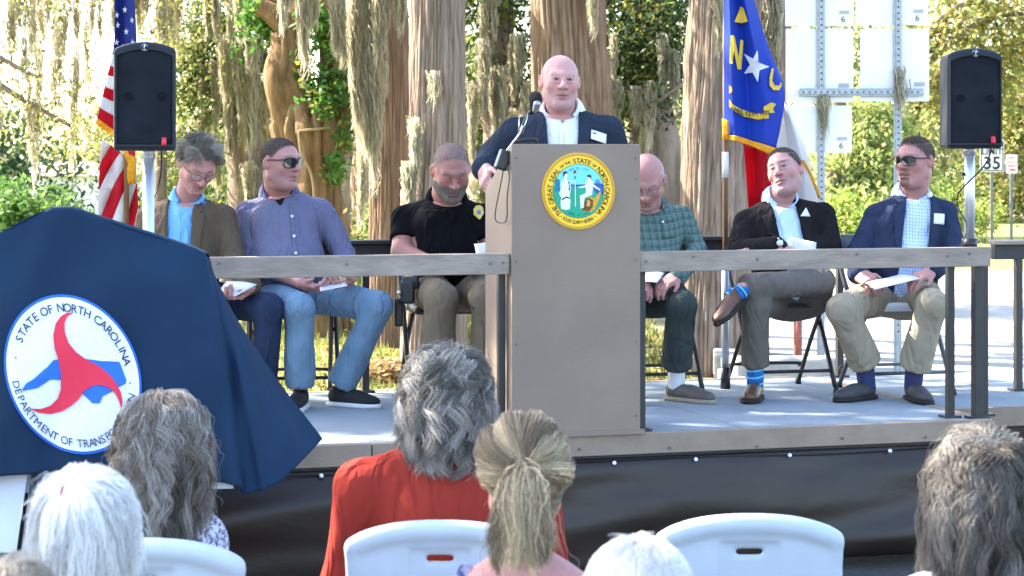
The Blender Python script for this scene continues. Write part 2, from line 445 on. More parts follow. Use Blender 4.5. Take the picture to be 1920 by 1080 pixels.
# fascia boards
def fascia(u0, u1, v0, v1, name='fascia_board', z=STZ - .042, h=.092, t=.038, m=tan):
    a, b = ST(u0, v0, 0), ST(u1, v1, 0); L_ = np.linalg.norm(b - a); c = (a + b) / 2; c[2] = z
    return MB().box(c, L_, t, h, frame_z(math.atan2(*(b - a)[[1, 0]]))).put(name, m, stage, bevel=.004)
fascia(UL, -.62, -.019, -.019); fascia(-.615, UR, -.019, -.019)
fascia(UR + .019, UR + .019, -.03, VD)
fascia(UL, UR, VD + .019, VD + .019)
for i, u in enumerate(np.arange(UL + .2, UR, .41)):
    MB().tube([ST(u, -.045, STZ - .055 - .01 * (i % 3)), ST(u, -.037, STZ - .055 - .01 * (i % 3))], .006, 8).put('screw', screw_m, stage)
# metal edge strip under fascia
MB().box(ST((UL + UR) / 2, -.012, STZ - .105), UR - UL, .02, .03, RST).put('edge_strip', steel, stage, bevel=.003)
# skirt: hanging tarp with slanting sags
nu, nz = 260, 40
U = np.linspace(UL, UR, nu); Z = np.linspace(0, 1, nz)
uu, zz = np.meshgrid(U, Z, indexing='ij')
zt, zb = STZ - .1, .045 + .006 * np.sin(uu * 2.1)
amp = np.sin(np.pi * np.clip(zz, 0, 1)) ** .6
ph = uu * .9 - zz * 5.5
bulge = .026 * np.sin(uu * 1.5 + zz * 5.2 + 1.0) + .018 * np.sin(uu * 2.3 + zz * 8.5 + 2) + .005 * np.sin(uu * 6.1 + zz * 10) + .006 * vnoise(uu * 3 + 50, zz * 6, 200, 7, 3)
vv = -.03 - amp * (.045 + bulge) - .05 * zz
pts = np.stack([uu * CA_ - vv * SA_, 8.852 + uu * SA_ + vv * CA_, zt + (zb - zt) * zz], -1).reshape(-1, 3)
gi = np.arange(nu * nz).reshape(nu, nz)
quads = np.stack([gi[:-1, :-1], gi[:-1, 1:], gi[1:, 1:], gi[1:, :-1]], -1).reshape(-1, 4)
part('skirt', pts, quads, tarp_m, stage, True, solid=.004)
V_ = [ST(UR + .03, v, z) for v in (-.03, .4, .9, 1.4, VD) for z in (.06, STZ - .1)]
part('skirt', V_, [(2 * i, 2 * i + 2, 2 * i + 3, 2 * i + 1) for i in range(4)], tarp_m, stage, True, solid=.004)
# inner supports, dark under the deck
for u in (-3.4, -1.7, 0, 1.2, 2.1):
    for v in (.25, 1.7): MB().box(ST(u, v, .29), .09, .09, .58, RST).put('support_post', steel, stage)

# string light along the edge
strl = empty('string_light', tuple(ST(0, -.06, STZ - .1)), 'thin cord of small clear bulbs strung under the stage fascia', 'string light')
pts = [ST(u, -.048 - .006 * math.sin(u * 5), STZ - .112 + .008 * math.sin(u * 3.3)) for u in np.linspace(-1.2, UR - .02, 60)]
MB().tube(pts, .0035, 6).put('cord', mat('cord_black', (.01, .01, .01), .6, var=0), strl, True)
bulb = mat('bulb_glass', (.85, .87, .95), .1, var=0, spec=.8)
for px in (597, 1143, 1295, 1470, 1657):
    d = 8.852 / (1 - .2955 * (px - CX) / F); u = (px - CX) / F * d / CA_
    f = Sdf().ell(ST(u, -.062, STZ - .117), .0095)
    V, Q = sdf_mesh(f, .003, pad=.01); part('bulb', V, Q, bulb, strl, True)

# ------------------------------------------------------------------ railings: posts and rail boards
RZ = 1.404
def railing(name, label, boards, posts, capm=tan, low=None):
    a = boards[0][0]; e = empty(name, tuple(ST(a[0], a[1], STZ)), label, 'railing')
    for (p, q, hh, tt, zc, m) in boards:
        A, B = ST(p[0], p[1], zc), ST(q[0], q[1], zc); L_ = np.linalg.norm(B - A)
        MB().box((A + B) / 2, L_, tt, hh, frame_z(math.atan2(B[1] - A[1], B[0] - A[0]))).put('rail_board', m, e, bevel=.004)
    for (u, v, wd) in posts:
        top = RZ - .075 if low is None else low
        MB().box(ST(u, v, (STZ + top) / 2), wd, wd, top - STZ, RST).put('post', steel, e, bevel=.003)
        MB().box(ST(u, v, STZ + .006), wd + .05, wd + .04, .012, RST).put('base_plate', steel, e, bevel=.002)
    return e
railw = mat('rail_paint', (.31, .25, .205), .65, var=.22, scale=22, bump=.6, bscale=40, stretch=(.06, 1, 1), spec=.12, detail=7)
def ucoord(px, v=0.0):
    t = (px - CX) / F                                 # u where the column px meets the line at depth v
    return (t * (8.852 + v * CA_) + v * SA_) / (CA_ - t * SA_)
uL, uR = ucoord(955), ucoord(1195)
bw, bt = .089, .038
r1 = railing('front_railing', 'tan board railing on black posts left of the lectern at stage front',
    [((UL, .0), (uL - .004, .0), bw, bt, RZ - bw / 2, railw)], [(uL - .025, .04, .032), (-2.2, .04, .032), (-3.3, .04, .032)])
r2 = railing('front_railing', 'tan board railing on black posts right of the lectern at stage front',
    [((uR + .004, .0), (UR + .035, .0), bw, bt, RZ - bw / 2, railw)], [(uR + .03, .04, .034), (ucoord(1781, .1), .10, .034), (ucoord(1833, .03), .035, .042), (ucoord(1846, .1), .11, .034)])
for e, us in ((r1, [-2.1, -1.25, -.72, -.1, -.045]), (r2, [.60, .82, 1.12, 1.6, 2.05, 2.16])):
    for u in us: MB().tube([ST(u, -.023, RZ - .035 + .01 * math.sin(u * 9)), ST(u, -.0185, RZ - .035 + .01 * math.sin(u * 9))], .006, 8).put('screw', screw_m, e)
dark = mat('black_board', (.03, .03, .032), .5, var=.2, scale=9, spec=.4)
r3 = railing('back_railing', 'dark railing along the back of the stage behind the seated men',
    [((UL, VD - .05), (ucoord(1650, VD), VD - .05), .075, .04, 1.335, dark), ((UL, VD - .05), (ucoord(1650, VD), VD - .05), .02, .11, 1.383, dark)],
    [(u, VD - .05, .036) for u in (-2.9, -1.9, ucoord(685, VD - .05), .15, 1.12, ucoord(1574, VD - .05))], low=1.31)
r5 = railing('ramp_railing', 'black handrail of the ramp beyond the right end of the stage',
    [((ucoord(1862, 1.0), 1.0), (UR + 2.2, 1.0), .075, .04, 1.33, dark), ((ucoord(1862, 1.0), 1.0), (UR + 2.2, 1.0), .022, .11, 1.379, railw)],
    [(ucoord(1909, 1.0), 1.0, .036), (UR + 1.6, 1.0, .036)], low=1.30)
# ramp deck beside the stage
ramp = tag(put('ramp', mesh_np('ramp', [ST(u, v, z) for u in (UR + .06, UR + 2.4) for v in (.42, VD) for z in (STZ - .03, STZ)],
    [(0, 1, 3, 2), (4, 6, 7, 5), (0, 4, 5, 1), (2, 3, 7, 6), (0, 2, 6, 4), (1, 5, 7, 3)], False), deck_m), 'grey ramp landing joining the right end of the stage', 'ramp')
part('fascia_board', *(lambda b: (b.V, b.F))(MB().box(ST(UR + 1.23, .40, STZ - .045), 2.34, .036, .092, RST)), tan, ramp)
part('skirt', [ST(u, .4, z) for u in (UR + .06, UR + 2.4) for z in (.06, STZ - .09)], [(0, 2, 3, 1)], tarp_m, ramp, solid=.004)

# ------------------------------------------------------------------ the lectern
pod = empty('lectern', tuple(ST((uL + uR) / 2, .2, STZ)), 'tall tan wooden lectern with a round gold seal on its front', 'lectern')
PT, PDp = 1.868, .38                                    # top height, depth
tan2 = mat('lectern_paint', (.262, .195, .150), .5, var=.10, scale=3.5, bump=.15, bscale=120, spec=.15, detail=8)
A = lambda u, v, z: ST(u, v, z)
v0 = -.028
MB().box(ST((uL + uR) / 2, v0, (PT + STZ) / 2 - .0), uR - uL, .02, PT - STZ, RST).put('front_panel', tan2, pod, bevel=.003)
sidep = [(v0 + .0105, STZ), (PDp, STZ), (PDp, PT - .20), (v0 + .0105, PT - .004)]
for u in (uL + .010, uR - .010):
    V = [ST(u + s * .009, v, z) for s in (-1, 1) for v, z in sidep]
    part('side_panel', V, [(3, 2, 1, 0), (4, 5, 6, 7)] + [(i, (i + 1) % 4, 4 + (i + 1) % 4, 4 + i) for i in range(4)], tan2, pod, bevel=.002)
V = [ST(u, v, z + s) for s in (-.016, 0) for u, v, z in ((uL + .02, v0 + .012, PT - .02), (uR - .02, v0 + .012, PT - .02), (uR - .02, PDp - .01, PT - .215), (uL + .02, PDp - .01, PT - .215))]
part('reading_top', V, [(3, 2, 1, 0), (4, 5, 6, 7), (0, 1, 5, 4), (1, 2, 6, 5), (2, 3, 7, 6), (3, 0, 4, 7)], tan2, pod)
MB().box(ST((uL + uR) / 2, .2, 1.2), uR - uL - .04, .3, .018, RST).put('shelf', tan2, pod)
MB().box(ST((uL + uR) / 2, -.046, STZ + .012), uR - uL + .03, .016, .02, RST).put('foot_strip', tan2, pod)
for u in (uL + .02, uR - .02):
    for z in (STZ + .08, STZ + .4, STZ + .75, STZ + 1.1, PT - .06): MB().tube([ST(u, v0 - .0125, z), ST(u, v0 - .0095, z)], .0045, 8).put('screw', screw_m, pod)
# the round seal
sc = ST(*(lambda u: (u, v0 - .012))(ucoord(1079)), CZ - (358 - HY) / F * 8.93)
def seal_pt(x, y, off): return sc + x * np.array([CA_, SA_, 0]) + np.array([0, 0, y]) - off * np.array([-SA_, CA_, 0])
SR = .1635
gold = mat('seal_gold', srgb(250, 200, 45), .35, var=.05, scale=30, spec=.4)
goldd = mat('seal_gold_dark', srgb(205, 150, 40), .4, var=.2, scale=200)
black_i = mat('ink_black', (.015, .013, .012), .6, var=0)
def disc(r0, r1, off, m, name, parent, n=72, th=.004):
    V, Fs = [], []
    for i in range(n):
        t = 2 * math.pi * i / n
        for r in (r0, r1): V.append(seal_pt(r * math.sin(t), r * math.cos(t), off))
    Fs = [(2 * i, 2 * i + 1, (2 * i + 3) % (2 * n), (2 * i + 2) % (2 * n)) for i in range(n)] if r0 > 0 else [tuple(2 * i + 1 for i in range(n))]
    if r0 <= 0:
        V = [V[2 * i + 1] for i in range(n)]; Fs = [tuple(range(n))]
    return part(name, V, Fs, m, parent, False, solid=th)
seal = disc(0, SR, -.002, gold, 'seal', pod, th=.010)
disc(SR * .93, SR * .985, .0042, goldd, 'rope_border', seal, th=.002)
RI = SR * .695
def flat(poly_or_VF, off, m, name, parent=None):
    if isinstance(poly_or_VF, tuple): V, Fs = poly_or_VF
    else: V, Fs = np.array(poly_or_VF), [tuple(range(len(poly_or_VF)))]
    return part(name, [seal_pt(x, y, off) for x, y in V], Fs, m, parent or seal)
circ = lambda r, a0, a1, n=40: [(r * math.sin(math.radians(a0 + (a1 - a0) * i / n)), r * math.cos(math.radians(a0 + (a1 - a0) * i / n))) for i in range(n + 1)]
disc(RI, RI * 1.02, .0045, mat('seal_green_line', srgb(40, 120, 80), .5, var=0), 'ring_line', seal, th=.001)
hz = RI * .18
ang = math.degrees(math.acos(hz / RI))
flat(circ(RI, -ang, ang), .0043, mat('seal_sky', srgb(120, 215, 235), .5, var=.06), 'sky_field')
flat(circ(RI, ang, 360 - ang), .0043, mat('seal_green', srgb(40, 160, 125), .5, var=.08), 'green_field')
K = RI / 290.0                                        # drawing units: px in a 290 px radius, centred at 580,518
Dp = lambda pts: [((x - 580) * K, (518 - y) * K) for x, y in pts]
flat(Dp([(480, 445), (640, 445), (800, 430), (868, 440), (862, 560), (780, 545), (740, 470), (480, 465)]), .0047, mat('seal_sea', srgb(40, 90, 160), .5, var=.1), 'sea')
flat(Dp([(305, 400), (330, 380), (365, 395), (365, 520), (310, 520)]), .0047, mat('seal_hill', srgb(40, 120, 150), .5, var=.1), 'hill')
fig = mat('seal_white', (.78, .76, .74), .5, var=.15, scale=200)
skin_s = mat('seal_skin', srgb(235, 215, 205), .5, var=0)
hair_s = mat('seal_dark', (.02, .02, .04), .5, var=0)
flat(Dp([(395, 395), (440, 385), (478, 410), (490, 470), (478, 560), (486, 640), (478, 715), (430, 722), (378, 712), (370, 640), (380, 590), (352, 545), (372, 500), (372, 430)]), .0052, fig, 'standing_figure')
flat(Dp([(410, 320), (440, 318), (452, 350), (440, 388), (412, 388), (402, 350)]), .0054, skin_s, 'figure_head')
flat(Dp([(400, 308), (440, 300), (452, 325), (430, 325), (412, 350), (402, 370)]), .0056, hair_s, 'figure_hair')
flat(Dp([(452, 400), (474, 420), (478, 500), (462, 520), (468, 450)]), .0055, hair_s, 'robe_fold')
flat(Dp([(385, 600), (440, 575), (480, 590), (478, 602), (438, 592), (388, 618)]), .0055, hair_s, 'robe_fold')
flat(Dp([(478, 405), (530, 408), (532, 418), (482, 425)]), .0054, skin_s, 'figure_arm')
flat(Dp([(672, 395), (715, 390), (750, 430), (740, 500), (735, 560), (650, 590), (640, 650), (640, 700), (600, 708), (592, 570), (660, 540), (660, 480), (580, 486), (576, 472), (655, 455)]), .0052, fig, 'seated_figure')
flat(Dp([(680, 350), (715, 348), (722, 380), (704, 405), (682, 400)]), .0054, skin_s, 'figure_head')
flat(Dp([(672, 345), (715, 338), (726, 360), (722, 395), (712, 370), (680, 362)]), .0056, hair_s, 'figure_hair')
flat(Dp([(745, 440), (830, 500), (822, 515), (742, 470)]), .0054, skin_s, 'figure_arm')
flat(Dp([(534, 320), (543, 320), (546, 690), (537, 690)]), .0053, fig, 'liberty_pole')
flat(Dp([(520, 298), (545, 285), (553, 318), (530, 334), (518, 320)]), .0056, mat('seal_red', srgb(160, 40, 60), .5, var=0), 'liberty_cap')
flat(Dp([(530, 350), (546, 350), (546, 390), (530, 390)]), .0056, mat('seal_blue', srgb(70, 110, 170), .5, var=0), 'pole_banner')
flat(Dp([(830, 512), (836, 540), (800, 640), (760, 720), (720, 745), (640, 740), (612, 722), (640, 700), (650, 620), (690, 580), (760, 600)]), .0058, mat('seal_horn', srgb(225, 160, 40), .5, var=.25, scale=90), 'cornucopia')
flat(Dp([(650, 610), (700, 590), (745, 620), (740, 690), (700, 740), (640, 735), (615, 722), (642, 690)]), .0061, mat('seal_fruit', srgb(115, 75, 35), .6, var=.6, scale=160), 'fruit')
flat(Dp([(670, 620), (700, 615), (715, 650), (700, 690), (672, 680)]), .0063, mat('seal_fruit2', srgb(215, 165, 80), .6, var=.4, scale=160), 'fruit')
flat(Dp([(770, 405), (800, 385), (826, 405), (826, 432), (765, 435)]), .0055, mat('seal_ship', srgb(110, 140, 180), .6, var=.4, scale=300), 'ship')
ring = "THE GREAT SEAL OF THE STATE OF NORTH CAROLINA"
szs = []; small = set(range(15, 21)) | set(range(28, 30))
for i, ch in enumerate(ring): szs.append(.55 if i in small else 1.0)
flat(arc_text(ring, SR * .795, -141, 139, SR * .185, sizes=szs, bold=.004), .0046, black_i, 'ring_lettering')
flat(arc_text("\u2022 ESSE QUAM VIDERI \u2022", SR * .81, 218, 144, SR * .125, inside=True), .0046, black_i, 'motto_lettering')
flat(arc_text("MAY 20, 1775", RI * .86, -27, 27, RI * .13), .0052, mat('seal_blue', srgb(70, 110, 170), .5, var=0), 'date_lettering')
flat(arc_text("APRIL 12, 1776", RI * .9, 207, 153, RI * .12, inside=True), .0052, mat('ink_green', srgb(20, 80, 60), .5, var=0), 'date_lettering')

# microphone on the lectern
mic = empty('microphone', tuple(P(975, 290, 8.97)), 'black gooseneck microphone on the lectern top', 'microphone')
blk = mat('mic_black', (.012, .012, .014), .4, var=.1, spec=.5)
MB().tube(spline([P(962, 300, 9.0), P(966, 270, 9.0), P(978, 240, 8.98), P(990, 215, 8.96), P(1000, 204, 8.94)], 16), .006, 8).put('gooseneck', blk, mic, True)
V, Q = sdf_mesh(Sdf().ell(P(1004, 184, 8.92), (.029, .03, .031)).cap(P(1006, 190, 8.90), P(997, 210, 8.97), .021, .012), .004)
part('windscreen', V, Q, mat('foam_black', (.012, .012, .014), .95, var=.3, scale=300, bump=.6, bscale=400), mic, True)
V, Q = sdf_mesh(Sdf().cap(P(1007, 195, 8.885), P(1003, 207, 8.90), .016, .011), .003)
part('capsule_grille', V, Q, mat('mic_metal', (.35, .37, .42), .35, var=.3, scale=500, metal=.8), mic, True)
chrome = mat('chrome', (.6, .62, .66), .25, var=.1, metal=1.0)
stand = empty('clip_stand', tuple(P(950, 290, 8.97)), 'small chrome clip stand with black transmitter at the lectern corner', 'microphone stand')
MB().tube(spline([P(945, 290, 8.95), P(960, 270, 8.93), P(975, 250, 8.92), P(980, 235, 8.92)], 10), .005, 8).put('arm', chrome, stand, True)
for a, b in (((972, 255), (974, 215)), ((980, 250), (990, 215))): MB().tube([P(*a, 8.92), P(*b, 8.92)], .0028, 6).put('prong', chrome, stand, True)
MB().tube(spline([P(960, 268, 8.95), P(985, 262, 8.95), P(1004, 262, 8.96), P(1006, 268, 8.98)], 12), .008, 8).put('clamp', blk, stand, True)
MB().box(P(943, 300, 8.86), .05, .045, .085, frame_z(.3) @ np.array(Matrix.Rotation(.35, 3, 'Y'))).put('transmitter', blk, stand, bevel=.006)
cab = empty('microphone_cable', tuple(P(940, 380, 8.85)), 'thin black cable looping down the lectern side', 'cable')
MB().tube(spline([P(944, 318, 8.845), P(938, 350, 8.86), P(930, 390, 8.92), P(929, 412, 8.93), P(940, 418, 8.90), P(950, 410, 8.83), P(951, 370, 8.82), P(955, 330, 8.815), P(950, 312, 8.83)], 40), .0028, 6).put('cord', blk, cab, True)

# ------------------------------------------------------------------ loudspeakers
spk_m = mat('speaker_plastic', (.020, .024, .032), .6, var=.12, scale=40, bump=.15, bscale=300, spec=.25)
grl_m = mat('speaker_grille', (.013, .016, .022), .75, var=.35, scale=9, bump=.5, bscale=900, spec=.15)
alu = mat('aluminium', (.62, .64, .68), .38, var=.08, scale=20, metal=.75)
def loudspeaker(cx, y0, y1, wpx, d, yaw, label, pole_y, label2, polr):
    s = d / F; W, H = wpx * s, (y1 - y0) * s; c = P(cx, (y0 + y1) / 2, d); R = frame_z(yaw)
    e = empty('loudspeaker', tuple(P(cx, y1, d)), label, 'loudspeaker', 'loudspeakers on poles')
    n = 13; top = [(-W / 2 + W * i / (n - 1), H / 2 - .032 * W / .27 * (2 * i / (n - 1) - 1) ** 2 * 1.0) for i in range(n)]
    outl = [(-W / 2, -H / 2), (W / 2, -H / 2)] + top[::-1]
    def ex(outl, f0, f1, sx=1.0, sx2=1.0):
        V = [c + R @ np.array([x * sx, f0, z * sx]) for x, z in outl] + [c + R @ np.array([x * sx2, f1, z * (sx2 if sx2 == 1 else .97)]) for x, z in outl]; m = len(outl)
        return V, [tuple(range(m)), tuple(range(2 * m - 1, m - 1, -1))] + [(i, m + i, m + (i + 1) % m, (i + 1) % m) for i in range(m)]
    part('cabinet', *ex(outl, -.02, .26, 1, .72), spk_m, e, bevel=.014)
    gr = [(x * .87, z * .86 - .004) for x, z in outl]
    part('grille', *ex(gr, -.024, -.012), grl_m, e, bevel=.003)
    # raised rim round the grille
    ring_o = [(x * .93, z * .915 - .002) for x, z in outl]; ring_i = [(x * .885, z * .872 - .004) for x, z in outl]; m = len(ring_o)
    V = [c + R @ np.array([x, -.028, z]) for x, z in ring_o] + [c + R @ np.array([x, -.028, z]) for x, z in ring_i]
    part('rim', V, [(i, (i + 1) % m, m + (i + 1) % m, m + i) for i in range(m)], spk_m, e, solid=.012)
    for sx in (-1, 1): MB().tube([c + R @ np.array([sx * W * .26, -.030, H * .0]), c + R @ np.array([sx * W * .26, -.02, 0])], W * .065, 16).put('port', mat('port_dark', (.008, .009, .012), .9, var=0, spec=.1), e)
    V, Fs = text_mesh('?', .034, .006); o_ = c + R @ np.array([0, -.036, H / 2 - .034])
    MB().tube([c + R @ np.array([0, -.034, H / 2 - .026]), c + R @ np.array([0, -.026, H / 2 - .026])], .017, 18).put('badge', mat('badge_grey', (.12, .13, .15), .4, var=0), e)
    part('badge_mark', [c + R @ np.array([x, -.0355, H / 2 - .036 + z]) for x, z in V], Fs, mat('white_print', (.8, .8, .8), .5, var=0), e)
    q = c + R @ np.array([W * .31, -.03, -H * .385])
    MB().tube([q, q + R @ np.array([.0, -.012, -.028])], .011, 8).put('tag', mat('red_tag', srgb(225, 60, 80), .5, var=.1), e, True)
    p = empty('speaker_pole', (c[0], c[1] + .07, STZ), label2, 'pole', 'speaker poles')
    cc = np.array([c[0], c[1] + .09, 0])
    MB().tube([cc + [0, 0, pole_y], cc + [0, 0, c[2] - H / 2 + .06]], polr, 20).put('tube', alu, p, True)
    MB().tube([cc + [0, 0, c[2] - H / 2 - .03], cc + [0, 0, c[2] - H / 2 + .02]], polr * 1.25, 20).put('collar', alu, p, True)
    MB().tube([cc + [0, 0, pole_y], cc + [0, 0, pole_y + .05]], polr * 1.5, 16).put('socket', blk, p, True)
    MB().tube([cc + [-polr - .012, -.004, pole_y + .35], cc + [0, -.004, pole_y + .35]], .008, 8).put('pin', blk, p)
    return e
loudspeaker(272, 78, 283, 117, 8.92, .10, 'black loudspeaker on a pole in front of the striped flag', STZ, 'silver pole holding the loudspeaker beside the draped sign', .0245)
loudspeaker(1826, 90, 279, 106, 9.62, .05, 'black loudspeaker on a pole above the right stage corner', RZ - .02, 'silver pole holding the loudspeaker at the right stage corner', .024)
for pts, lab in (([P(1862, 260, 9.58), P(1856, 290, 9.60), P(1842, 315, 9.62), P(1812, 345, 9.63), P(1796, 365, 9.66), P(1797, 390, 9.7), P(1812, 420, 9.66), P(1808, 448, 9.62), P(1797, 466, 9.6)], 'black cable winding down the pole by the speed sign'),
                 ([P(303, 283, 8.99), P(302, 320, 9.02), P(296, 352, 9.04), P(287, 375, 9.02), P(283, 400, 9.0)], 'black cable hanging from the loudspeaker beside the striped flag')):
    cb = empty('speaker_cable', tuple(pts[-1]), lab, 'cable'); MB().tube(spline(pts, 40), .0038, 6).put('cord', blk, cb, True)
# ================================================================== trees
def bark_trunk(pts, rad, nth=64, nz=110, seed=0, ridge=.05, plates=26, flare=0.0, lump=.06):
    """tube along pts with vertical ridges of bark"""
    c = spline(pts, nz); r = np.interp(np.linspace(0, len(rad) - 1, nz), np.arange(len(rad)), rad)
    T = np.gradient(c, axis=0); T /= np.linalg.norm(T, axis=1)[:, None]
    a = np.cross(T, np.array([0, 1.0, 0.02])); a /= np.linalg.norm(a, axis=1)[:, None]; b = np.cross(T, a)
    L = np.concatenate([[0], np.cumsum(np.linalg.norm(np.diff(c, axis=0), axis=1))])
    th = np.arange(nth) / nth
    tt, ll = np.meshgrid(th, L, indexing='xy')
    zc = int(L[-1] / .35) + 2; wob = .22 * vnoise(tt * 6, ll / .5, 6, int(L[-1] / .5) + 2, seed + 5)
    n1 = np.abs(vnoise(tt * plates + wob * 1.5, ll / .55, plates, zc, seed)) ; n2 = np.abs(vnoise(tt * plates * 2 + wob, ll / .2, plates * 2, int(L[-1] / .2) + 2, seed + 1))
    n3 = vnoise(tt * 5, ll / .7, 5, int(L[-1] / .7) + 2, seed + 2)
    fl = 1 + flare * np.exp(-ll / .5) * (1 + .5 * np.sin(tt * 2 * math.pi * 5 + seed))
    rr = r[:, None] * fl * (1 + lump * n3 + ridge * (n1 * 1.5 - .6) + ridge * .5 * (n2 - .4))
    V = c[:, None, :] + rr[..., None] * (np.cos(tt * 2 * math.pi)[..., None] * a[:, None] + np.sin(tt * 2 * math.pi)[..., None] * b[:, None])
    gi = np.arange(nz * nth).reshape(nz, nth); g2 = np.roll(gi, -1, 1)
    Q = np.stack([gi[:-1], g2[:-1], g2[1:], gi[1:]], -1).reshape(-1, 4)
    shade = .25 + 1.25 * np.clip(n1 * 2.2 + .5 * n2, 0, 1)          # colour darker in the crevices, paler on the ridges
    return V.reshape(-1, 3), Q, shade.reshape(-1)
def mk_trunk(name, pts, rad, colr, parent, seed=0, **kw):
    V, Q, sh = bark_trunk(pts, rad, seed=seed, **kw)
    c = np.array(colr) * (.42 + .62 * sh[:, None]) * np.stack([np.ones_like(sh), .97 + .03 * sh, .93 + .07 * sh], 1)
    o = part(name, V, Q, mat('bark', attr=True, rough=.95, var=.30, scale=50, bump=1.0, bscale=70, stretch=(1, 1, .09), spec=.05), parent, True, col=c)
    return o
def leaves_np(cent, spread, n, size, seed, flat=.6):
    """n diamond leaves gathered round cluster centres"""
    r = np.random.default_rng(seed); k = r.integers(0, len(cent), n)
    c = cent[k] + r.normal(0, 1, (n, 3)) * np.asarray(spread)[k if np.ndim(spread) > 1 else slice(None)]
    A = r.normal(0, 1, (n, 3)); A /= np.linalg.norm(A, axis=1)[:, None]
    Nn = r.normal(0, flat, (n, 3)) + np.array([0, 0, 1.0]); B = np.cross(A, Nn); B /= np.linalg.norm(B, axis=1)[:, None] + 1e-9
    s = size * r.uniform(.6, 1.35, (n, 1))
    V = np.stack([c - A * s, c + B * s * .45, c + A * s, c - B * s * .45], 1).reshape(-1, 3)
    return V, np.arange(4 * n).reshape(n, 4), k
def mk_crown(name, cent, spread, n, size, col, parent, seed, trans=.45, cvar=.35, ymix=None):
    V, Q, k = leaves_np(np.asarray(cent, float), spread, n, size, seed)
    r = np.random.default_rng(seed + 1)
    cl = 1 + r.normal(0, .22, (len(cent), 1)); c = np.array(col) * 1.5 * np.clip(cl[k], .5, 1.6) * r.uniform(1 - cvar, 1 + cvar, (n, 1))
    if ymix is not None:
        m = r.random((n, 1)) < ymix[0]; c = np.where(m, np.array(ymix[1]) * r.uniform(.7, 1.3, (n, 1)), c)
    c = np.clip(c * (1 + r.normal(0, .07, (n, 3))), .004, .9)
    return part(name, V, Q, mat('leaf%d' % int(trans * 100), attr=True, rough=.6, var=0, trans=trans, spec=.2), parent, False, col=np.repeat(c, 4, 0))
def blob_centres(boxes, n, seed):
    """cluster centres inside ellipsoids (centre, radii)"""
    r = np.random.default_rng(seed); out = []
    w_ = np.array([np.prod(b[1]) ** .67 for b in boxes]); w_ = w_ / w_.sum()
    for b, q in zip(boxes, w_):
        m = max(2, int(n * q)); v = r.normal(0, 1, (m, 3)); v /= np.linalg.norm(v, axis=1)[:, None]
        v *= (r.random((m, 1)) ** (1 / 2.2)); out.append(np.array(b[0]) + v * np.array(b[1]))
    return np.vstack(out)
def moss_np(specs, seed, wd=.010):
    """hanging moss: specs of (top point, length, top width, n wisps); fuzzy tapering beards"""
    r = np.random.default_rng(seed); Vs, Qs, Cs = [], [], []; off = 0; m = 4
    for top, Ln, W, n in specs:
        top = np.asarray(top, float)
        nst = max(3, int(W / .10) * 3); sx = r.normal(0, W * .45, nst); sy = r.normal(0, W * .35, nst); sl = Ln * r.uniform(.35, 1.0, nst) ** 1.0 * np.exp(-(sx / (W + 1e-3)) ** 2 * .5)
        k = r.integers(0, nst, n); t = r.random(n) ** .85
        taper = (1 - t) * .75 + .18
        x = sx[k] + r.normal(0, .032, n) * taper * (1 + W); y = sy[k] + r.normal(0, .03, n) * taper; z = -t * sl[k]
        sway = .05 * np.sin(t * 5 + k) * sl[k] * .3
        st = top + np.stack([x + sway, y, z], 1)
        ln = r.uniform(.06, .2, n) * (1 + .5 * t); az = r.uniform(0, 6.28, n); cur = r.uniform(.1, .5, n)
        s = np.linspace(0, 1, m)
        path = st[:, None, :] + np.stack([np.cos(az)[:, None] * cur[:, None] * ln[:, None] * np.sin(s * 3 + az[:, None]) * .6,
                                          np.sin(az)[:, None] * cur[:, None] * ln[:, None] * np.sin(s * 2.5 + az[:, None] * 2) * .6, -s[None] * ln[:, None]], -1)
        a2 = r.uniform(0, 6.28, n); side = np.stack([np.cos(a2), np.sin(a2), np.zeros(n)], 1)
        ww = (wd * r.uniform(.5, 1.2, n))[:, None] * (1 - .75 * s)[None]
        Lf = path - side[:, None] * ww[..., None]; Rt = path + side[:, None] * ww[..., None]
        V = np.stack([Lf, Rt], 2).reshape(-1, 3)
        base = off + np.arange(n)[:, None] * (2 * m) + np.arange(m - 1)[None] * 2
        Qs.append(np.stack([base, base + 1, base + 3, base + 2], -1).reshape(-1, 4)); Vs.append(V); off += len(V)
        c = np.array([.50, .455, .33]) * r.uniform(.6, 1.35, (n, 1)); Cs.append(np.repeat(c, 2 * m, 0))
    return np.vstack(Vs), np.vstack(Qs), np.vstack(Cs)
def mk_moss(parent, specs, seed, wd=.010):
    V, Q, C = moss_np(specs, seed, wd)
    o = part('moss', V, Q, mat('spanish_moss', attr=True, rough=.9, var=0, trans=.58, spec=.1), parent, False, col=C)
    o['kind'] = 'stuff'
    return o
def limb(tree, pts, r0, r1, colr, seed=0):
    V, Q, sh = bark_trunk(pts, [r0, (r0 + r1) / 2, r1], nth=14, nz=26, seed=seed, ridge=.12, plates=7, lump=.15)
    return part('limb', V, Q, mat('bark'), tree, True, col=np.array(colr) * (.42 + .62 * sh[:, None]))

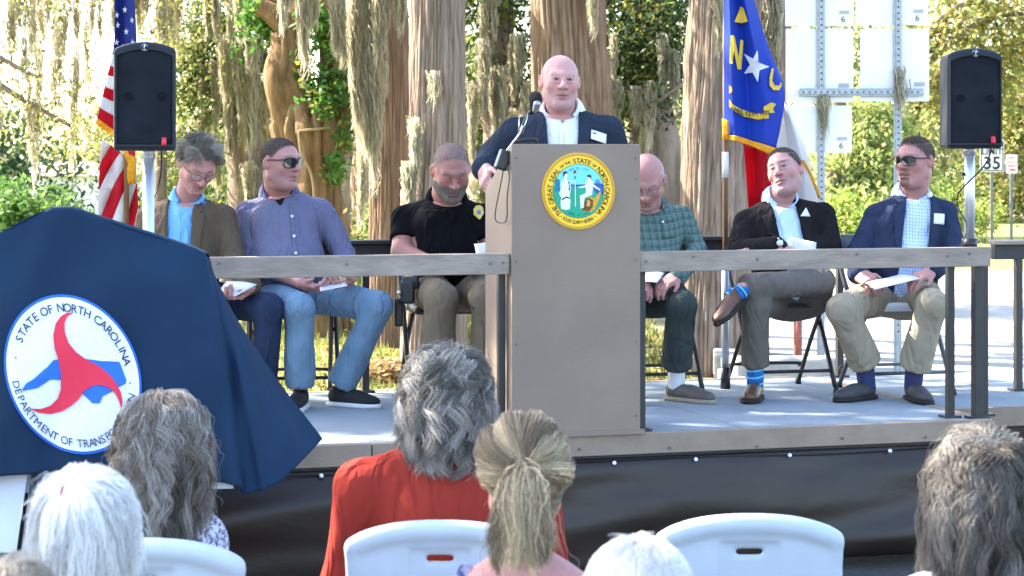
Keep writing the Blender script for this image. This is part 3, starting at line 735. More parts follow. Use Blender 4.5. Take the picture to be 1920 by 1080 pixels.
CY = (.205, .15, .115)                                # cypress bark, reddish grey
GX = lambda px, d: (px - CX) / F * d
def cypress(px0, px1, d, seed, label, lean=0.0, top=9.5, flare=.16, col=CY, crown=True, cx0=None, base=1.12):
    x = GX((px0 + px1) / 2, d); r = (px1 - px0) / 2 / F * d
    t = empty('cypress_tree', (x, d, 0), label, 'tree', 'cypress trunks behind the stage')
    xb = x if cx0 is None else GX(cx0, d)
    mk_trunk('trunk', [(xb, d, -.15), (xb * .7 + x * .3, d, .8), (x, d, 2.4), (x + lean, d + .1, 5), (x + lean * 2, d + .2, top)], [r * base, r * (1 + base) / 2, r, r * .92, r * .6], col, t, seed, nth=264, nz=104, ridge=.075, plates=84, flare=flare, lump=.025)
    if crown:
        cen = blob_centres([((x + lean * 2, d, top - .5), (2.6, 2.6, 2.4)), ((x + lean, d - .8, top - 2.4), (1.8, 2.0, 1.2))], 60, seed)
        mk_crown('crown', cen, (.35, .35, .28), 6500, .10, (.07, .10, .028), t, seed + 3)
        for i in range(5):
            a = i * 1.3 + seed; limb(t, [(x + lean, d, 5.3 + i * .7), (x + lean + .9 * math.cos(a), d + .9 * math.sin(a), 6.2 + i * .6), (x + lean + 2 * math.cos(a), d + 2 * math.sin(a), 6.9 + i * .55)], .11, .03, col, seed + i)
    return t
tr1 = cypress(769, 872, 17.4, 21, 'pale straight cypress trunk behind the man in the black polo', cx0=815)
tr2 = cypress(1000, 1142, 19.0, 31, 'broad cypress trunk rising behind the speaker at the lectern', lean=-.1, col=(.20, .135, .092))
tr3 = cypress(1283, 1420, 17.8, 41, 'thick cypress trunk with sunlit left edge behind the blue flag', lean=.12, cx0=1336, base=.92, flare=.05)
tr3b = cypress(1398, 1476, 19.4, 47, 'shaded narrower trunk just behind the blue flag', lean=.1, crown=False, col=(.2, .15, .11), top=7, cx0=1390)
tr6 = cypress(694, 768, 20.2, 51, 'dark reddish trunk standing close beside the pale cypress', col=(.17, .11, .075), top=8, lean=-.05, crown=False)

# gnarled old trunk with broken limbs
G = (.17, .105, .055)
gd = 21.5
tg = empty('gnarled_tree', (GX(590, gd), gd, 0), 'gnarled orange-brown old tree with knotted broken limbs and ivy', 'tree')
W = lambda x, y, dd=0: P(x, y, gd + dd)
mk_trunk('trunk', [W(612, 640), W(604, 520), W(592, 420), W(588, 330), W(590, 250), W(588, 190)], [.40, .36, .31, .30, .38, .33], G, tg, 61, nth=110, nz=120, ridge=.15, plates=22, lump=.16)
for pts, r0, r1, sd in (([W(585, 270), W(555, 200), W(538, 145), W(540, 100), W(536, 60)], .26, .17, 62), ([W(536, 120), W(545, 60), W(520, 25), W(490, 8)], .14, .12, 63),
                        ([W(585, 300), W(625, 215), W(640, 130), W(622, 40), W(616, -40)], .24, .16, 64), ([W(600, 260), W(640, 215), W(668, 205)], .19, .10, 65),
                        ([W(548, 90), W(556, 30), W(575, -30)], .12, .1, 66), ([W(560, 330), W(530, 235), W(518, 215)], .16, .08, 67)):
    V, Q, sh = bark_trunk(pts, [r0, (r0 + r1) / 2 * 1.1, r1], nth=44, nz=60, seed=sd, ridge=.16, plates=12, lump=.2)
    part('limb', V, Q, mat('bark'), tg, True, col=np.array(G) * (.4 + .65 * sh[:, None]))
# hollow knots
for (x, y, r) in ((582, 210, .05), (636, 213, .06)):
    f = Sdf().ell(W(x, y, -.34), (r, .03, r * 1.1)); V, Q = sdf_mesh(f, .012); part('knot_hollow', V, Q, mat('hollow', (.05, .025, .012), .95, var=.3), tg, True)
# vines climbing
for pts in ([W(560, 245, -.4), W(566, 290, -.42), W(585, 330, -.42), W(590, 400, -.42), W(588, 470, -.45)], [W(560, 246, -.42), W(585, 243, -.43), W(620, 240, -.4)], [W(560, 130, -.3), W(575, 165, -.38), W(582, 180, -.4)]):
    MB().tube(spline(pts, 30), .016, 6).put('vine', mat('vine', (.30, .22, .12), .9, var=.2), tg, True)
ivy = blob_centres([((W(610, 100, -.3)), (.28, .2, .45)), (W(600, 45, -.2), (.2, .2, .35)), (W(640, 150, -.2), (.2, .2, .25)), (W(605, 175, -.45), (.2, .12, .22)), (W(500, 60, .3), (.35, .3, .4)), (W(680, 235, -.1), (.2, .2, .25)), (W(640, 300, -.4), (.12, .1, .4))], 90, 68)
mk_crown('ivy', ivy, (.07, .06, .08), 3000, .045, (.055, .13, .025), tg, 69, trans=.4, ymix=(.15, (.28, .30, .04)))
# two greyer trunks behind it
for px0, px1, d, lab, sd, cx0, cc in ((640, 700, 23.5, 'slim grey trunk hung with moss right of the gnarled tree', 71, 655, (.24, .2, .15)), (668, 726, 22.0, 'pale brown trunk under the long moss beard', 73, 690, (.30, .22, .15)),
                                      (300, 322, 30, 'slender far trunk behind the grey-haired man', 75, 300, (.16, .12, .09)), (1178, 1208, 31, 'slender dark trunk seen right of the speaker', 77, 1190, (.15, .12, .09)),
                                      (905, 925, 29, 'thin far trunk left of the speaker shoulder', 79, 910, (.14, .11, .08))):
    t = empty('background_tree', (GX((px0 + px1) / 2, d), d, 0), lab, 'tree'); x = GX((px0 + px1) / 2, d); r = (px1 - px0) / 2 / F * d; xb = GX(cx0, d)
    mk_trunk('trunk', [(xb, d, -.1), (xb, d, 1.2), (x, d, 3), (x + .2, d, 5.5), (x + .1, d, 8)], [r * 1.2, r * 1.05, r, r * .85, r * .5], cc, t, sd, nth=48, nz=90, ridge=.1, plates=13, flare=.3)
    cen = blob_centres([((x, d, 7.5), (2.2, 2.0, 2.2))], 40, sd); mk_crown('crown', cen, (.35, .3, .3), 1100, .10, (.06, .09, .025), t, sd)

# ------------------------------------------------------------------ live oaks: crowns, limbs and hanging moss fill the view behind
OAK = (.17, .13, .10)
def oak(x, d, label, boxes, nleaf, seed, size=.09, col=(.055, .08, .022), ymix=(.22, (.20, .22, .04)), trunk=True, spread=.26, ncl=90, moss=(), limbs=(), trunk_r=.32, trans=.45, name='live_oak', mw=.0065):
    t = empty(name, (x, d, 0), label, 'tree', 'trees behind the stage')
    cen = blob_centres(boxes, ncl, seed)
    zt = float(np.mean([b[0][2] for b in boxes]))
    if trunk: mk_trunk('trunk', [(x, d, -.2), (x + .1, d, 1.5), (x - .1, d + .1, 3), (x, d, max(zt, 4))], [trunk_r * 1.2, trunk_r, trunk_r * .85, trunk_r * .35], OAK, t, seed, nth=40, nz=70, ridge=.1, plates=12, flare=.4)
    r = np.random.default_rng(seed)
    for i in range(9 if trunk else 0):
        c = cen[r.integers(len(cen))]; s0 = np.array([x, d, min(2.6 + i * .35, zt)]); mid = (s0 + c) / 2 + np.array([0, 0, .5])
        limb(t, [s0, mid, c], .10, .02, OAK, seed + i)
    for pts, a, b in limbs: limb(t, pts, a, b, OAK, seed + 20)
    mk_crown('crown', cen, (spread, spread, spread * .8), nleaf, size, col, t, seed + 2, ymix=ymix, trans=trans)
    if moss: mk_moss(t, moss, seed + 4, mw)
    return t
def MS(x, y0, y1, d, wpx, n):
    return (P(x, y0, d), (y1 - y0) / F * d, wpx / F * d, n)
# left: bright, airy, moss curtains against the light
oak(-8.9, 25.5, 'moss-draped oak at the far left with bright backlit curtains of moss',
    [(P(60, -60, 23.5), (2.2, .8, .6)), (P(250, -70, 23.5), (1.6, .8, .6)), (P(80, 160, 23.6), (1.3, .5, .4)), (P(330, 80, 23.5), (.6, .5, .5)), (P(180, 240, 24), (.9, .5, .4))], 7500, 101, size=.036, ymix=(.6, (.50, .44, .15)), ncl=80, col=(.14, .15, .05),
    moss=[MS(x, y0, y1, d, wp, int(n * .5)) for x, y0, y1, d, wp, n in ((20, -60, 150, 24, 60, 2200), (75, -60, 170, 24.5, 55, 2200), (70, 80, 410, 24, 18, 1100), (135, -60, 190, 24, 60, 2400), (140, 90, 330, 24, 14, 700), (190, -50, 140, 25, 50, 1600), (105, 60, 240, 24, 12, 500), (45, 60, 250, 24, 10, 400),
          (265, -60, 60, 24, 36, 1500), (300, -60, 110, 24, 42, 2300), (325, -50, 140, 24.5, 26, 1200), (250, -40, 40, 24, 20, 700), (160, 30, 260, 25, 12, 500), (-10, 30, 300, 24, 14, 500))])
oak(-3.4, 26.5, 'dark oak with trailing moss left of the gnarled tree',
    [(P(400, 60, 25.8), (.8, .7, 1.0)), (P(480, 150, 26.5), (.8, .6, .8)), (P(370, 170, 26), (.5, .6, .7)), (P(520, -40, 26), (1.0, .8, .5)), (P(450, 300, 27), (.6, .6, .5))], 11000, 111, size=.048,
    moss=[MS(x, y0, y1, d, wp, n) for x, y0, y1, d, wp, n in ((415, -40, 140, 25, 30, 1700), (455, -30, 110, 24.5, 26, 1500), (430, 60, 250, 25, 34, 2000), (470, 60, 270, 25, 30, 1800), (395, 110, 260, 25.5, 22, 1000), (500, 130, 330, 25.5, 24, 1200), (445, 160, 330, 26, 26, 1200), (360, 30, 200, 26, 20, 900), (412, 250, 420, 26, 24, 900), (470, 300, 440, 26, 22, 700), (372, 200, 300, 26, 16, 500))])
# big pale beards hanging in front of the gnarled tree
oak(-1.9, 20.0, 'tall oak whose long pale moss beards hang before the gnarled tree',
    [(np.array([-.9, 18.0, 6.4]), (2.0, 1.4, .9)), (np.array([-2.4, 17.2, 6.0]), (1.6, .9, .8))], 5000, 121, size=.09, trunk=False,
    limbs=(([np.array([-.75, 20.2, 4.3]), np.array([-1.4, 19.2, 4.2]), np.array([-2.4, 18.8, 4.5])], .14, .06),), mw=.0052,
    moss=[MS(x, y0, y1, d, wp, n) for x, y0, y1, d, wp, n in ((640, -60, 190, 18.6, 11, 2200), (664, -60, 300, 18.7, 14, 3800), (690, -60, 345, 18.7, 14, 3800), (714, -60, 260, 18.6, 12, 3000), (703, 120, 330, 18.7, 9, 1400), (675, 200, 400, 18.9, 8, 1100), (748, -60, 75, 18.6, 8, 1200), (560, -60, 70, 18.7, 12, 1800), (566, 0, 118, 18.7, 5, 600), (590, -60, 75, 18.7, 8, 1000), (530, -60, 30, 18.8, 12, 1000))])
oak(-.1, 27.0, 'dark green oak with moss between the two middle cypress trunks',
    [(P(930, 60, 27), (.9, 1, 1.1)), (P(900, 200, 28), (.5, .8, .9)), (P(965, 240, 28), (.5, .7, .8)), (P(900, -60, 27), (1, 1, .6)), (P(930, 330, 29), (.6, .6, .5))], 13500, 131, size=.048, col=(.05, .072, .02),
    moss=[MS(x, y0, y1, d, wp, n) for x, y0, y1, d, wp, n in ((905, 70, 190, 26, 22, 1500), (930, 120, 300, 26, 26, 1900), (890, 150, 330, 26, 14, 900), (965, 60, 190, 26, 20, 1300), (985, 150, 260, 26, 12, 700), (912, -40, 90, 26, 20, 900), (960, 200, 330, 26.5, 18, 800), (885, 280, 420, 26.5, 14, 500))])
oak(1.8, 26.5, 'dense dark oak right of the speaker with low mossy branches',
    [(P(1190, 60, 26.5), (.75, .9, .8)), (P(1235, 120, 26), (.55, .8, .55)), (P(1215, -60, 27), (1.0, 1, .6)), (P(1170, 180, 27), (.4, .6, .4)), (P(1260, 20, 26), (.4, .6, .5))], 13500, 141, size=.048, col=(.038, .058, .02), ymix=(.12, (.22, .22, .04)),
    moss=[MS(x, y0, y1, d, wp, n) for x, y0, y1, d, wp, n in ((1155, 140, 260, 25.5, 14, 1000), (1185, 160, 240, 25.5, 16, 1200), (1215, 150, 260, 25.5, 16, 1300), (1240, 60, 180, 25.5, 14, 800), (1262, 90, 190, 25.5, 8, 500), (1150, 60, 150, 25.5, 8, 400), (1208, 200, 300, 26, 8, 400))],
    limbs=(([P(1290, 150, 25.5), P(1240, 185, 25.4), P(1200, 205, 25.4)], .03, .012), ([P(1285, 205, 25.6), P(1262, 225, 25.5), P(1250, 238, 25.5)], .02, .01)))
# moss on the flag-side trunk
mk_moss(tr3, [MS(1345, -50, 60, 17.3, 12, 900), MS(1362, -40, 90, 17.3, 8, 500)], 150, .007)
mk_moss(tr3b, [MS(1440, -50, 170, 18.9, 16, 1800), MS(1455, -50, 240, 18.9, 9, 900), MS(1425, -30, 120, 18.9, 12, 900)], 151, .008)
mk_moss(tr1, [MS(778, 215, 330, 17.15, 5, 420), MS(768, 300, 385, 17.15, 6, 520), MS(760, 340, 400, 17.2, 4, 260), MS(812, 130, 160, 17.05, 5, 90)], 152, .007)
mk_moss(tr2, [MS(1108, -40, 30, 18.5, 5, 250)], 153, .007)

# ------------------------------------------------------------------ right-hand side: sunlit yellow-green trees and thickets beyond the road
YG = (.17, .185, .055)
for x, d, lab, boxes, n, sd, col, ym in (
    (8.5, 44, 'yellowing tall tree behind the right loudspeaker', [(P(1760, 60, 44), (2.2, 1.6, 1.8)), (P(1860, 120, 45), (1.6, 1.5, 2.0)), (P(1900, 10, 44), (1.5, 1.5, 1.4)), (P(1770, 190, 45), (1.0, 1.2, 1.2))], 8500, 161, YG, (.4, (.36, .30, .11))),
    (15.5, 60, 'rusty green thicket at the far right edge', [(P(1900, 260, 60), (1.3, 1.2, 2.0)), (P(1870, 380, 60), (1.8, 1.2, 1.2)), (P(1940, 150, 60), (1.2, 1, 2.3))], 9000, 171, (.12, .145, .035), (.3, (.32, .24, .09))),
    (6.4, 40, 'bright lime thicket behind the man in the blue blazer', [(P(1620, 330, 40), (.9, 1, .9)), (P(1640, 250, 41), (.7, 1, .8)), (P(1590, 420, 39), (.8, .8, .6)), (P(1660, 420, 40), (.8, .8, .6))], 11000, 181, (.21, .25, .085), (.3, (.36, .37, .14))),
    (8.0, 47, 'grey-green mossy tree beyond the metal sign panels', [(P(1690, 250, 47), (1.1, 1.2, 1.1)), (P(1720, 350, 47), (1.4, 1.2, 1.2)), (P(1600, 80, 50), (2.6, 1.5, 1.7)), (P(1760, 420, 46), (1.2, 1.0, .8))], 9000, 191, (.15, .175, .075), (.4, (.35, .34, .14))),
    (4.6, 46, 'pale sunlit tree between the flag and the sign panels', [(P(1330, 330, 47), (1.6, 1, 1.2)), (P(1230, 330, 45), (1.2, 1, 1.3)), (P(1180, 400, 44), (1.0, 1, .8)), (P(1240, 230, 48), (.9, 1, .8))], 12000, 201, (.16, .20, .07), (.3, (.32, .34, .12)))):
    oak(x, d, lab, boxes, int(n * 1.25), sd, size=.082, col=col, ymix=ym, spread=.30, ncl=110, trunk_r=.16, trans=.55, name='broadleaf_tree',
        moss=[MS(1690, 190, 300, 45, 20, 700), MS(1650, 170, 250, 45, 16, 500)] if sd == 191 else ())
def bush(name, px, py, d, w, h, n, seed, col, label, size=.05, ymix=None, trans=.4):
    c = P(px, py, d); e = empty(name, (c[0], d, 0), label, 'shrub')
    cen = blob_centres([((c[0], d, h * .5), (w / 2, w / 2, h * .5))], 40, seed)
    mk_crown('foliage', cen, (w * .09, w * .09, h * .08), n, size, col, e, seed, trans=trans, ymix=ymix)
    for i in range(5): MB().tube([(c[0], d, -.02), tuple(cen[i] * .5 + np.array([c[0], d, 0]) * .5), tuple(cen[i])], [.02, .013, .006], 5).put('stem', mat('stem', (.10, .07, .04), .9, var=.2), e)
    return e
bush('shrub', 20, 440, 30, 2.2, 1.5, 6000, 301, (.07, .13, .03), 'rounded green shrub at the far left beyond the draped sign', .06)
bush('shrub', 150, 430, 33, 2.0, .95, 3000, 302, (.09, .15, .035), 'lighter green shrub before the white house', .06, (.3, (.25, .25, .06)))
bush('shrub', -40, 330, 38, 4.0, 3.2, 6000, 303, (.025, .045, .02), 'dark evergreen mass at the left edge of the view', .08)
bush('shrub', 380, 420, 32, 2.2, 1.9, 4500, 304, (.05, .075, .022), 'dark low shrub between the two left-hand men', .06, (.2, (.25, .22, .05)))
bush('shrub', 690, 440, 20.6, .55, 1.35, 1500, 305, (.08, .13, .03), 'small bright bush at the foot of the mossy trunks', .035, (.4, (.3, .34, .08)))
bush('shrub', 930, 400, 33, 2.4, 2.2, 5000, 306, (.07, .095, .025), 'leafy undergrowth behind the man in the black polo', .06, (.3, (.3, .28, .06)))
bush('shrub', 1225, 400, 34, 2.6, 1.9, 5000, 307, (.09, .15, .03), 'leafy undergrowth behind the man in the plaid shirt', .06, (.3, (.28, .32, .06)))
bush('shrub', 1575, 430, 36, 2.0, 1.2, 3500, 308, (.16, .22, .04), 'low lime green bush beyond the white and red flag', .06, (.3, (.34, .36, .08)))
bush('shrub', 1740, 440, 42, 3.4, 1.5, 4500, 309, (.14, .19, .04), 'low sunlit hedge beyond the road behind the blue blazer', .06, (.3, (.34, .34, .08)))
bush('shrub', 1890, 440, 62, 3.2, 2.0, 5000, 310, (.10, .13, .035), 'green bush behind the speed limit sign', .07, (.25, (.3, .24, .06)))
bush('shrub', 560, 440, 27, 2.6, 1.5, 4500, 311, (.06, .08, .025), 'shaded undergrowth at the foot of the gnarled tree', .05, (.2, (.25, .24, .05)))
bush('shrub', 345, 360, 36, 2.2, 3.0, 4000, 312, (.12, .13, .04), 'pale backlit scrub behind the striped flag', .07, (.5, (.32, .29, .09)))
# far wood closing the view
def far_wood():
    V, Q, C = [], [], []; off = 0
    r = np.random.default_rng(400)
    for i in range(40):
        x = -34 + i * 1.55 + r.normal(0, .6); d = 66 + r.uniform(-5, 9)
        if 9 < x < 14 and r.random() < .5: continue
        h = r.uniform(2.5, 4.5) if x < -3 else r.uniform(4.5, 8.5); cen = blob_centres([((x, d, h * .5), (1.7, 1.5, h * .5))], 26, 400 + i)
        nl = 600 if x < -3 else 1000; v, q, k = leaves_np(cen, (.5, .4, .42), nl, .17, 500 + i); c = np.array([.24, .25, .09] if x < -3 else [.2, .22, .06]) * r.uniform(.6, 1.3, (nl, 1)) * r.uniform(.7, 1.3)
        V.append(v); Q.append(q + off); C.append(np.repeat(c, 4, 0)); off += len(v)
    o = put('distant_wood', mesh_np('distant_wood', np.vstack(V), np.vstack(Q), False, np.clip(np.vstack(C), .01, 1)), mat('leaf55', attr=True, rough=.55, var=0, trans=.55))
    tag(o, 'hazy far-off wood closing the view behind the trees', 'wood', kind='stuff')
far_wood()

# ------------------------------------------------------------------ shade trees whose crowns spread over the lot and the stage
def shade_oak(x, y, label, boxes, n, seed, size=.16):
    t = empty('shade_oak', (x, y, 0), label, 'tree', 'big oaks shading the stage')
    mk_trunk('trunk', [(x, y, -.2), (x + .1, y, 2), (x, y + .1, 4), (x, y, 7.5)], [.55, .45, .4, .2], OAK, t, seed, nth=40, nz=60, ridge=.1, plates=12, flare=.3)
    cen = blob_centres(boxes, 190, seed)
    mk_crown('crown', cen, (.40, .40, .25), n, size, (.05, .075, .02), t, seed, trans=.3)
    r = np.random.default_rng(seed)
    for i in range(10):
        c = cen[r.integers(len(cen))]; limb(t, [(x, y, 4.0 + i * .3), (np.array([x, y, 5.5]) + c) / 2 + np.array([0, 0, .4]), c], .14, .03, OAK, seed + i)
    return t
shade_oak(-11.5, 11.5, 'large spreading oak beyond the left edge shading the stage', [((-7.8, 14.0, 8.8), (4.6, 3.8, 1.3)), ((-8.2, 9.0, 8.8), (4.4, 4.2, 1.2)), ((-5.2, 12.3, 9.2), (3.0, 3.4, .9))], 5400, 601)
# ------------------------------------------------------------------ white house far left
hm = mat('house_white', (.72, .72, .70), .7, var=.05); hr = mat('house_roof', (.25, .24, .23), .9, var=.2)
hs = empty('house', (GX(150, 50), 50, 0), 'small white house half hidden by shrubs at the far left', 'house')
hx = GX(150, 50)
MB().box((hx, 51.5, .72), 2.4, 3, 1.44).put('wall', hm, hs)
part('roof', [(hx - 1.4, 49.8, 1.42), (hx + 1.4, 49.8, 1.42), (hx + 1.4, 53.2, 1.42), (hx - 1.4, 53.2, 1.42), (hx - 1.4, 51.5, 1.75), (hx + 1.4, 51.5, 1.75)], [(0, 1, 5, 4), (2, 3, 4, 5), (0, 4, 3), (1, 2, 5), (3, 2, 1, 0)], hr, hs)
for dx in (-.55, .75):
    wn = MB().box((hx + dx, 49.98, .85), .5, .06, .6).put('window', mat('window_dark', (.03, .035, .045), .2, var=0), hs)
    for k in (-1, 0, 1): MB().box((hx + dx, 49.93, .85 + k * .3), .56, .05, .05).put('frame', hm, wn)
    for k in (-1, 1): MB().box((hx + dx + k * .26, 49.93, .85), .05, .045, .65).put('frame', hm, wn)

# ------------------------------------------------------------------ road sign panels seen from behind, on perforated posts
sb = mat('sign_back', (.80, .80, .80), .45, var=.04, scale=3, metal=.15); galv = mat('galvanised', (.36, .38, .40), .45, var=.2, scale=30, metal=.7)
sd_ = 17.6
asm = empty('road_sign_assembly', (GX(1610, sd_), sd_, 0), 'bare metal backs of road sign panels on two perforated posts', 'road sign')
def panel(x0, x1, y0, y1, num, blk_y=None):
    a, b = P(x0, y1, sd_ + .03), P(x1, y0, sd_ + .03); c = (a + b) / 2
    o = MB().box(c, b[0] - a[0], .006, b[2] - a[2]).put('panel', sb, asm, bevel=.002)
    grey = mat('sticker_grey', (.42, .42, .40), .6, var=.1)
    if num:
        q = P(x1 - 20, y1 - 12, sd_ + .022); V, Fs = text_mesh(num, .075)
        s1 = P(x1 - 18, y1 - 26, sd_ + .024); MB().box(s1, .085, .003, .03).put('sticker', grey, o)
        part('lettering', [(q[0] + x, q[1], q[2] - .02 + z) for x, z in V], Fs, mat('print_dark', (.03, .03, .03), .6, var=0), o)
    else:
        s1 = P(x1 - 18, y1 - 32, sd_ + .024); MB().box(s1, .09, .003, .035).put('sticker', grey, o)
panel(1472, 1601, -88, 49, '6'); panel(1604, 1740, -88, 47, '6'); panel(1473, 1600, 54, 192, None); panel(1613, 1742, 54, 190, None); panel(1474, 1597, 198, 286, '6')
def perforated(x, y0, y1, horizontal=False):
    """U-channel with a row of dark holes"""
    if not horizontal:
        z1 = P(x, y0, sd_)[2]; c = GX(x, sd_); z0 = -.05
        o = MB().box((c - .004, sd_ - .004, (z0 + z1) / 2), .030, .012, z1 - z0).box((c - .028, sd_ + .006, (z0 + z1) / 2), .018, .012, z1 - z0).box((c + .022, sd_ + .006, (z0 + z1) / 2), .018, .012, z1 - z0).put('post', galv, asm, bevel=.002)
        for z in np.arange(.35, min(z1, 3.3), .0508): MB().box((c, sd_ - .0105, z), .012, .003, .014).put('hole', mat('hole_dark', (.01, .01, .01), .9, var=0), o)
    else:
        a, b = P(y0, x, sd_ - .02), P(y1, x, sd_ - .02); c = (a + b) / 2
        o = MB().box(c, b[0] - a[0], .012, .036).box(c + [0, .012, .026], b[0] - a[0], .012, .016).box(c + [0, .012, -.026], b[0] - a[0], .012, .016).put('crossbar', galv, asm, bevel=.002)
        for q in np.arange(a[0] + .03, b[0], .0508): MB().box((q, a[1] - .0075, c[2]), .014, .003, .012).put('hole', mat('hole_dark'), o)
perforated(1540, -110, 0); perforated(1684, -110, 0); perforated(173, 1500, 1732, True)
mk_moss(asm, [MS(1543, 176, 226, sd_ - .05, 1.6, 130), MS(1687, 120, 196, sd_ - .05, 1.0, 90)], 640, .006)
# lone red marker and tiny post signs beyond the road
mk = empty('marker_post', (GX(1496, 17.0), 17.0, 0), 'short rusty red marker post behind the stage beside the kerb', 'post')
MB().tube([(GX(1496, 17), 17.0, -.05), (GX(1496, 17), 17.0, .62)], .035, 10).put('shaft', mat('rust_red', (.28, .09, .06), .8, var=.3, scale=20), mk, True)
MB().box((GX(1496, 17), 16.96, .55), .08, .01, .12).put('plate', mat('rust_red'), mk)
ink = mat('ink_dark', (.02, .02, .02), .6, var=0); wht = mat('sign_white', (.78, .78, .76), .5, var=.03)
def post_sign(name, px, y0, y1, wpx, d, label, texts, frame=None, dref=52.0):
    a = P(px, (y0 + y1) / 2, d); W_, H_ = wpx / F * d, (y1 - y0) / F * d
    e = empty(name, (a[0], d, 0), label, 'road sign')
    MB().box((a[0], d, a[2]), W_, .01, H_).put('plate', wht, e, bevel=.004)
    if frame: 
        for sx in (-1, 1): MB().box((a[0] + sx * W_ * .45, d - .008, a[2]), .018, .004, H_ * .93).put('border', ink, e)
        for sz in (-1, 1): MB().box((a[0], d - .008, a[2] + sz * H_ * .46), W_ * .88, .004, .018).put('border', ink, e)
    for s_, z, sz, m in texts:
        k_ = d / dref; V, Fs = text_mesh(s_, sz * k_, .022); part('lettering', [(a[0] + x, d - .011, a[2] + z * k_ + q) for x, q in V], Fs, m, e)
    MB().box((a[0], d + .03, a[2] / 2), .05, .04, a[2] + H_ * .4).put('post', mat('post_dull', (.16, .165, .17), .7, var=.2, metal=.3), e)
post_sign('speed_limit_sign', 1860, 262, 322, 45, 38, 'white speed limit sign reading 35 below the right loudspeaker', [('SPEED', .22, .2, ink), ('LIMIT', .03, .22, ink), ('35', -.33, .44, ink)], True)
redp = mat('print_red', (.45, .04, .05), .6, var=0)
post_sign('parking_sign', 1897, 290, 325, 21, 38.6, 'small white and red parking sign right of the speed limit sign', [('NO', .14, .11, redp), ('PARKING', .03, .07, redp), ('ANY', -.09, .11, redp), ('TIME', -.2, .11, redp)], dref=58.0)

# ------------------------------------------------------------------ flags
def warp_sheet(cols, nu, nv):
    """grid from a list of column polylines (each a list of px (x, y, d)) interpolated smoothly; returns fn(s, t) -> world and mesh"""
    cols = [spline(c, 24) for c in cols]; cols = np.array(cols)
    def fn(s, t, off=0.0):
        s = np.clip(np.asarray(s, float), 0, 1) * (len(cols) - 1); t = np.clip(np.asarray(t, float), 0, 1) * 23
        i = np.minimum(s.astype(int), len(cols) - 2); f = (s - i)[:, None]; j = np.minimum(t.astype(int), 22); g = (t - j)[:, None]
        q = (cols[i, j] * (1 - f) + cols[i + 1, j] * f) * (1 - g) + (cols[i, j + 1] * (1 - f) + cols[i + 1, j + 1] * f) * g
        return np.stack([(q[:, 0] - CX) / F * q[:, 2], q[:, 2] - off, CZ - (q[:, 1] - HY) / F * q[:, 2]], 1)
    return fn
def sheet_mesh(fn, nu, nv, s0=0., s1=1., t0=0., t1=1., off=0.):
    ss, tt = np.meshgrid(np.linspace(s0, s1, nu), np.linspace(t0, t1, nv), indexing='ij')
    V = fn(ss.ravel(), tt.ravel(), off); g = np.arange(nu * nv).reshape(nu, nv)
    return V, np.stack([g[:-1, :-1], g[:-1, 1:], g[1:, 1:], g[1:, :-1]], -1).reshape(-1, 4)
fl_w = mat('flag_white', (.72, .70, .68), .7, var=.05, trans=.35); fl_r = mat('flag_red', srgb(200, 22, 40), .7, var=.08, trans=.35)
fl_b = mat('flag_navy', srgb(28, 40, 110), .7, var=.1, trans=.25); fl_g = mat('flag_fringe', srgb(235, 170, 40), .8, var=.3, scale=120, trans=.3)
fl_rb = mat('flag_royal', srgb(22, 62, 170), .65, var=.1, trans=.35)
wood = mat('pole_wood', (.20, .11, .05), .5, var=.25, scale=10, stretch=(8, 8, 1))
def flag_pole(x, y0, d, label, foot=True, sleeve=None):
    e = empty('flag_pole', (GX(x, d), d, STZ), label, 'flag pole')
    z1 = P(x, y0, d)[2]; cx = GX(x, d)
    MB().tube([(cx, d, STZ + (.42 if not sleeve else .02)), (cx, d, z1)], .0135, 14).put('shaft', wood, e, True)
    if sleeve:
        MB().tube([(cx, d, P(x, sleeve[0], d)[2]), (cx, d, P(x, sleeve[1], d)[2])], .017, 14).put('sleeve', mat('sleeve_white', (.75, .75, .75), .4, var=0), e, True)
    MB().tube([(cx, d, STZ + .1), (cx, d, STZ + .62)], .02, 14).put('stand_tube', alu, e, True)
    MB().tube([(cx, d, STZ + .0), (cx, d, STZ + .11)], .026, 14).put('stand_foot', blk, e, True)
    MB().tube([(cx, d, z1), (cx, d, z1 + .06), (cx, d, z1 + .1)], [.016, .022, .004], 10).put('finial', mat('brass', srgb(190, 150, 60), .3, var=0, metal=.8), e, True)
# the striped flag
d0 = 10.55
fa = empty('striped_flag', tuple(P(237, 420, d0)), 'red and white striped flag with white stars on blue hanging behind the left loudspeaker', 'flag')
flag_pole(237, -150, d0 + .02, 'wooden flag pole of the striped flag')
up = warp_sheet([[(214, -30, d0 - .05), (214, 80, d0 - .06), (198, 155, d0 - .09), (180, 232, d0 - .12)], [(226, -30, d0 + .0), (226, 82, d0 - .02), (212, 160, d0 - .03), (200, 247, d0 - .05)],
                 [(238, -30, d0 - .04), (240, 82, d0 - .08), (232, 160, d0 - .10), (225, 268, d0 - .12)], [(250, -30, d0 + .0), (256, 80, d0 - .02), (252, 165, d0 - .03), (255, 345, d0 - .04)]], 24, 40)
cuts = [0, .42, .52, .60, .70, .78, .87, .955]        # share along the fall where the colours change
cols_ = [fl_b, fl_w, fl_r, fl_w, fl_r, fl_w, fl_r]
for i in range(7): part('canton' if i == 0 else 'stripe', *sheet_mesh(up, 24, 12, t0=cuts[i], t1=cuts[i + 1]), cols_[i], fa, True, solid=.002)
part('fringe', *sheet_mesh(up, 24, 6, t0=.955, t1=1.0), fl_g, fa, True, solid=.004)
def star2d(r, n=5, rot=0.0): return [(r * (1 if k % 2 == 0 else .39) * math.sin(math.pi * k / n + rot), r * (1 if k % 2 == 0 else .39) * math.cos(math.pi * k / n + rot)) for k in range(2 * n)]
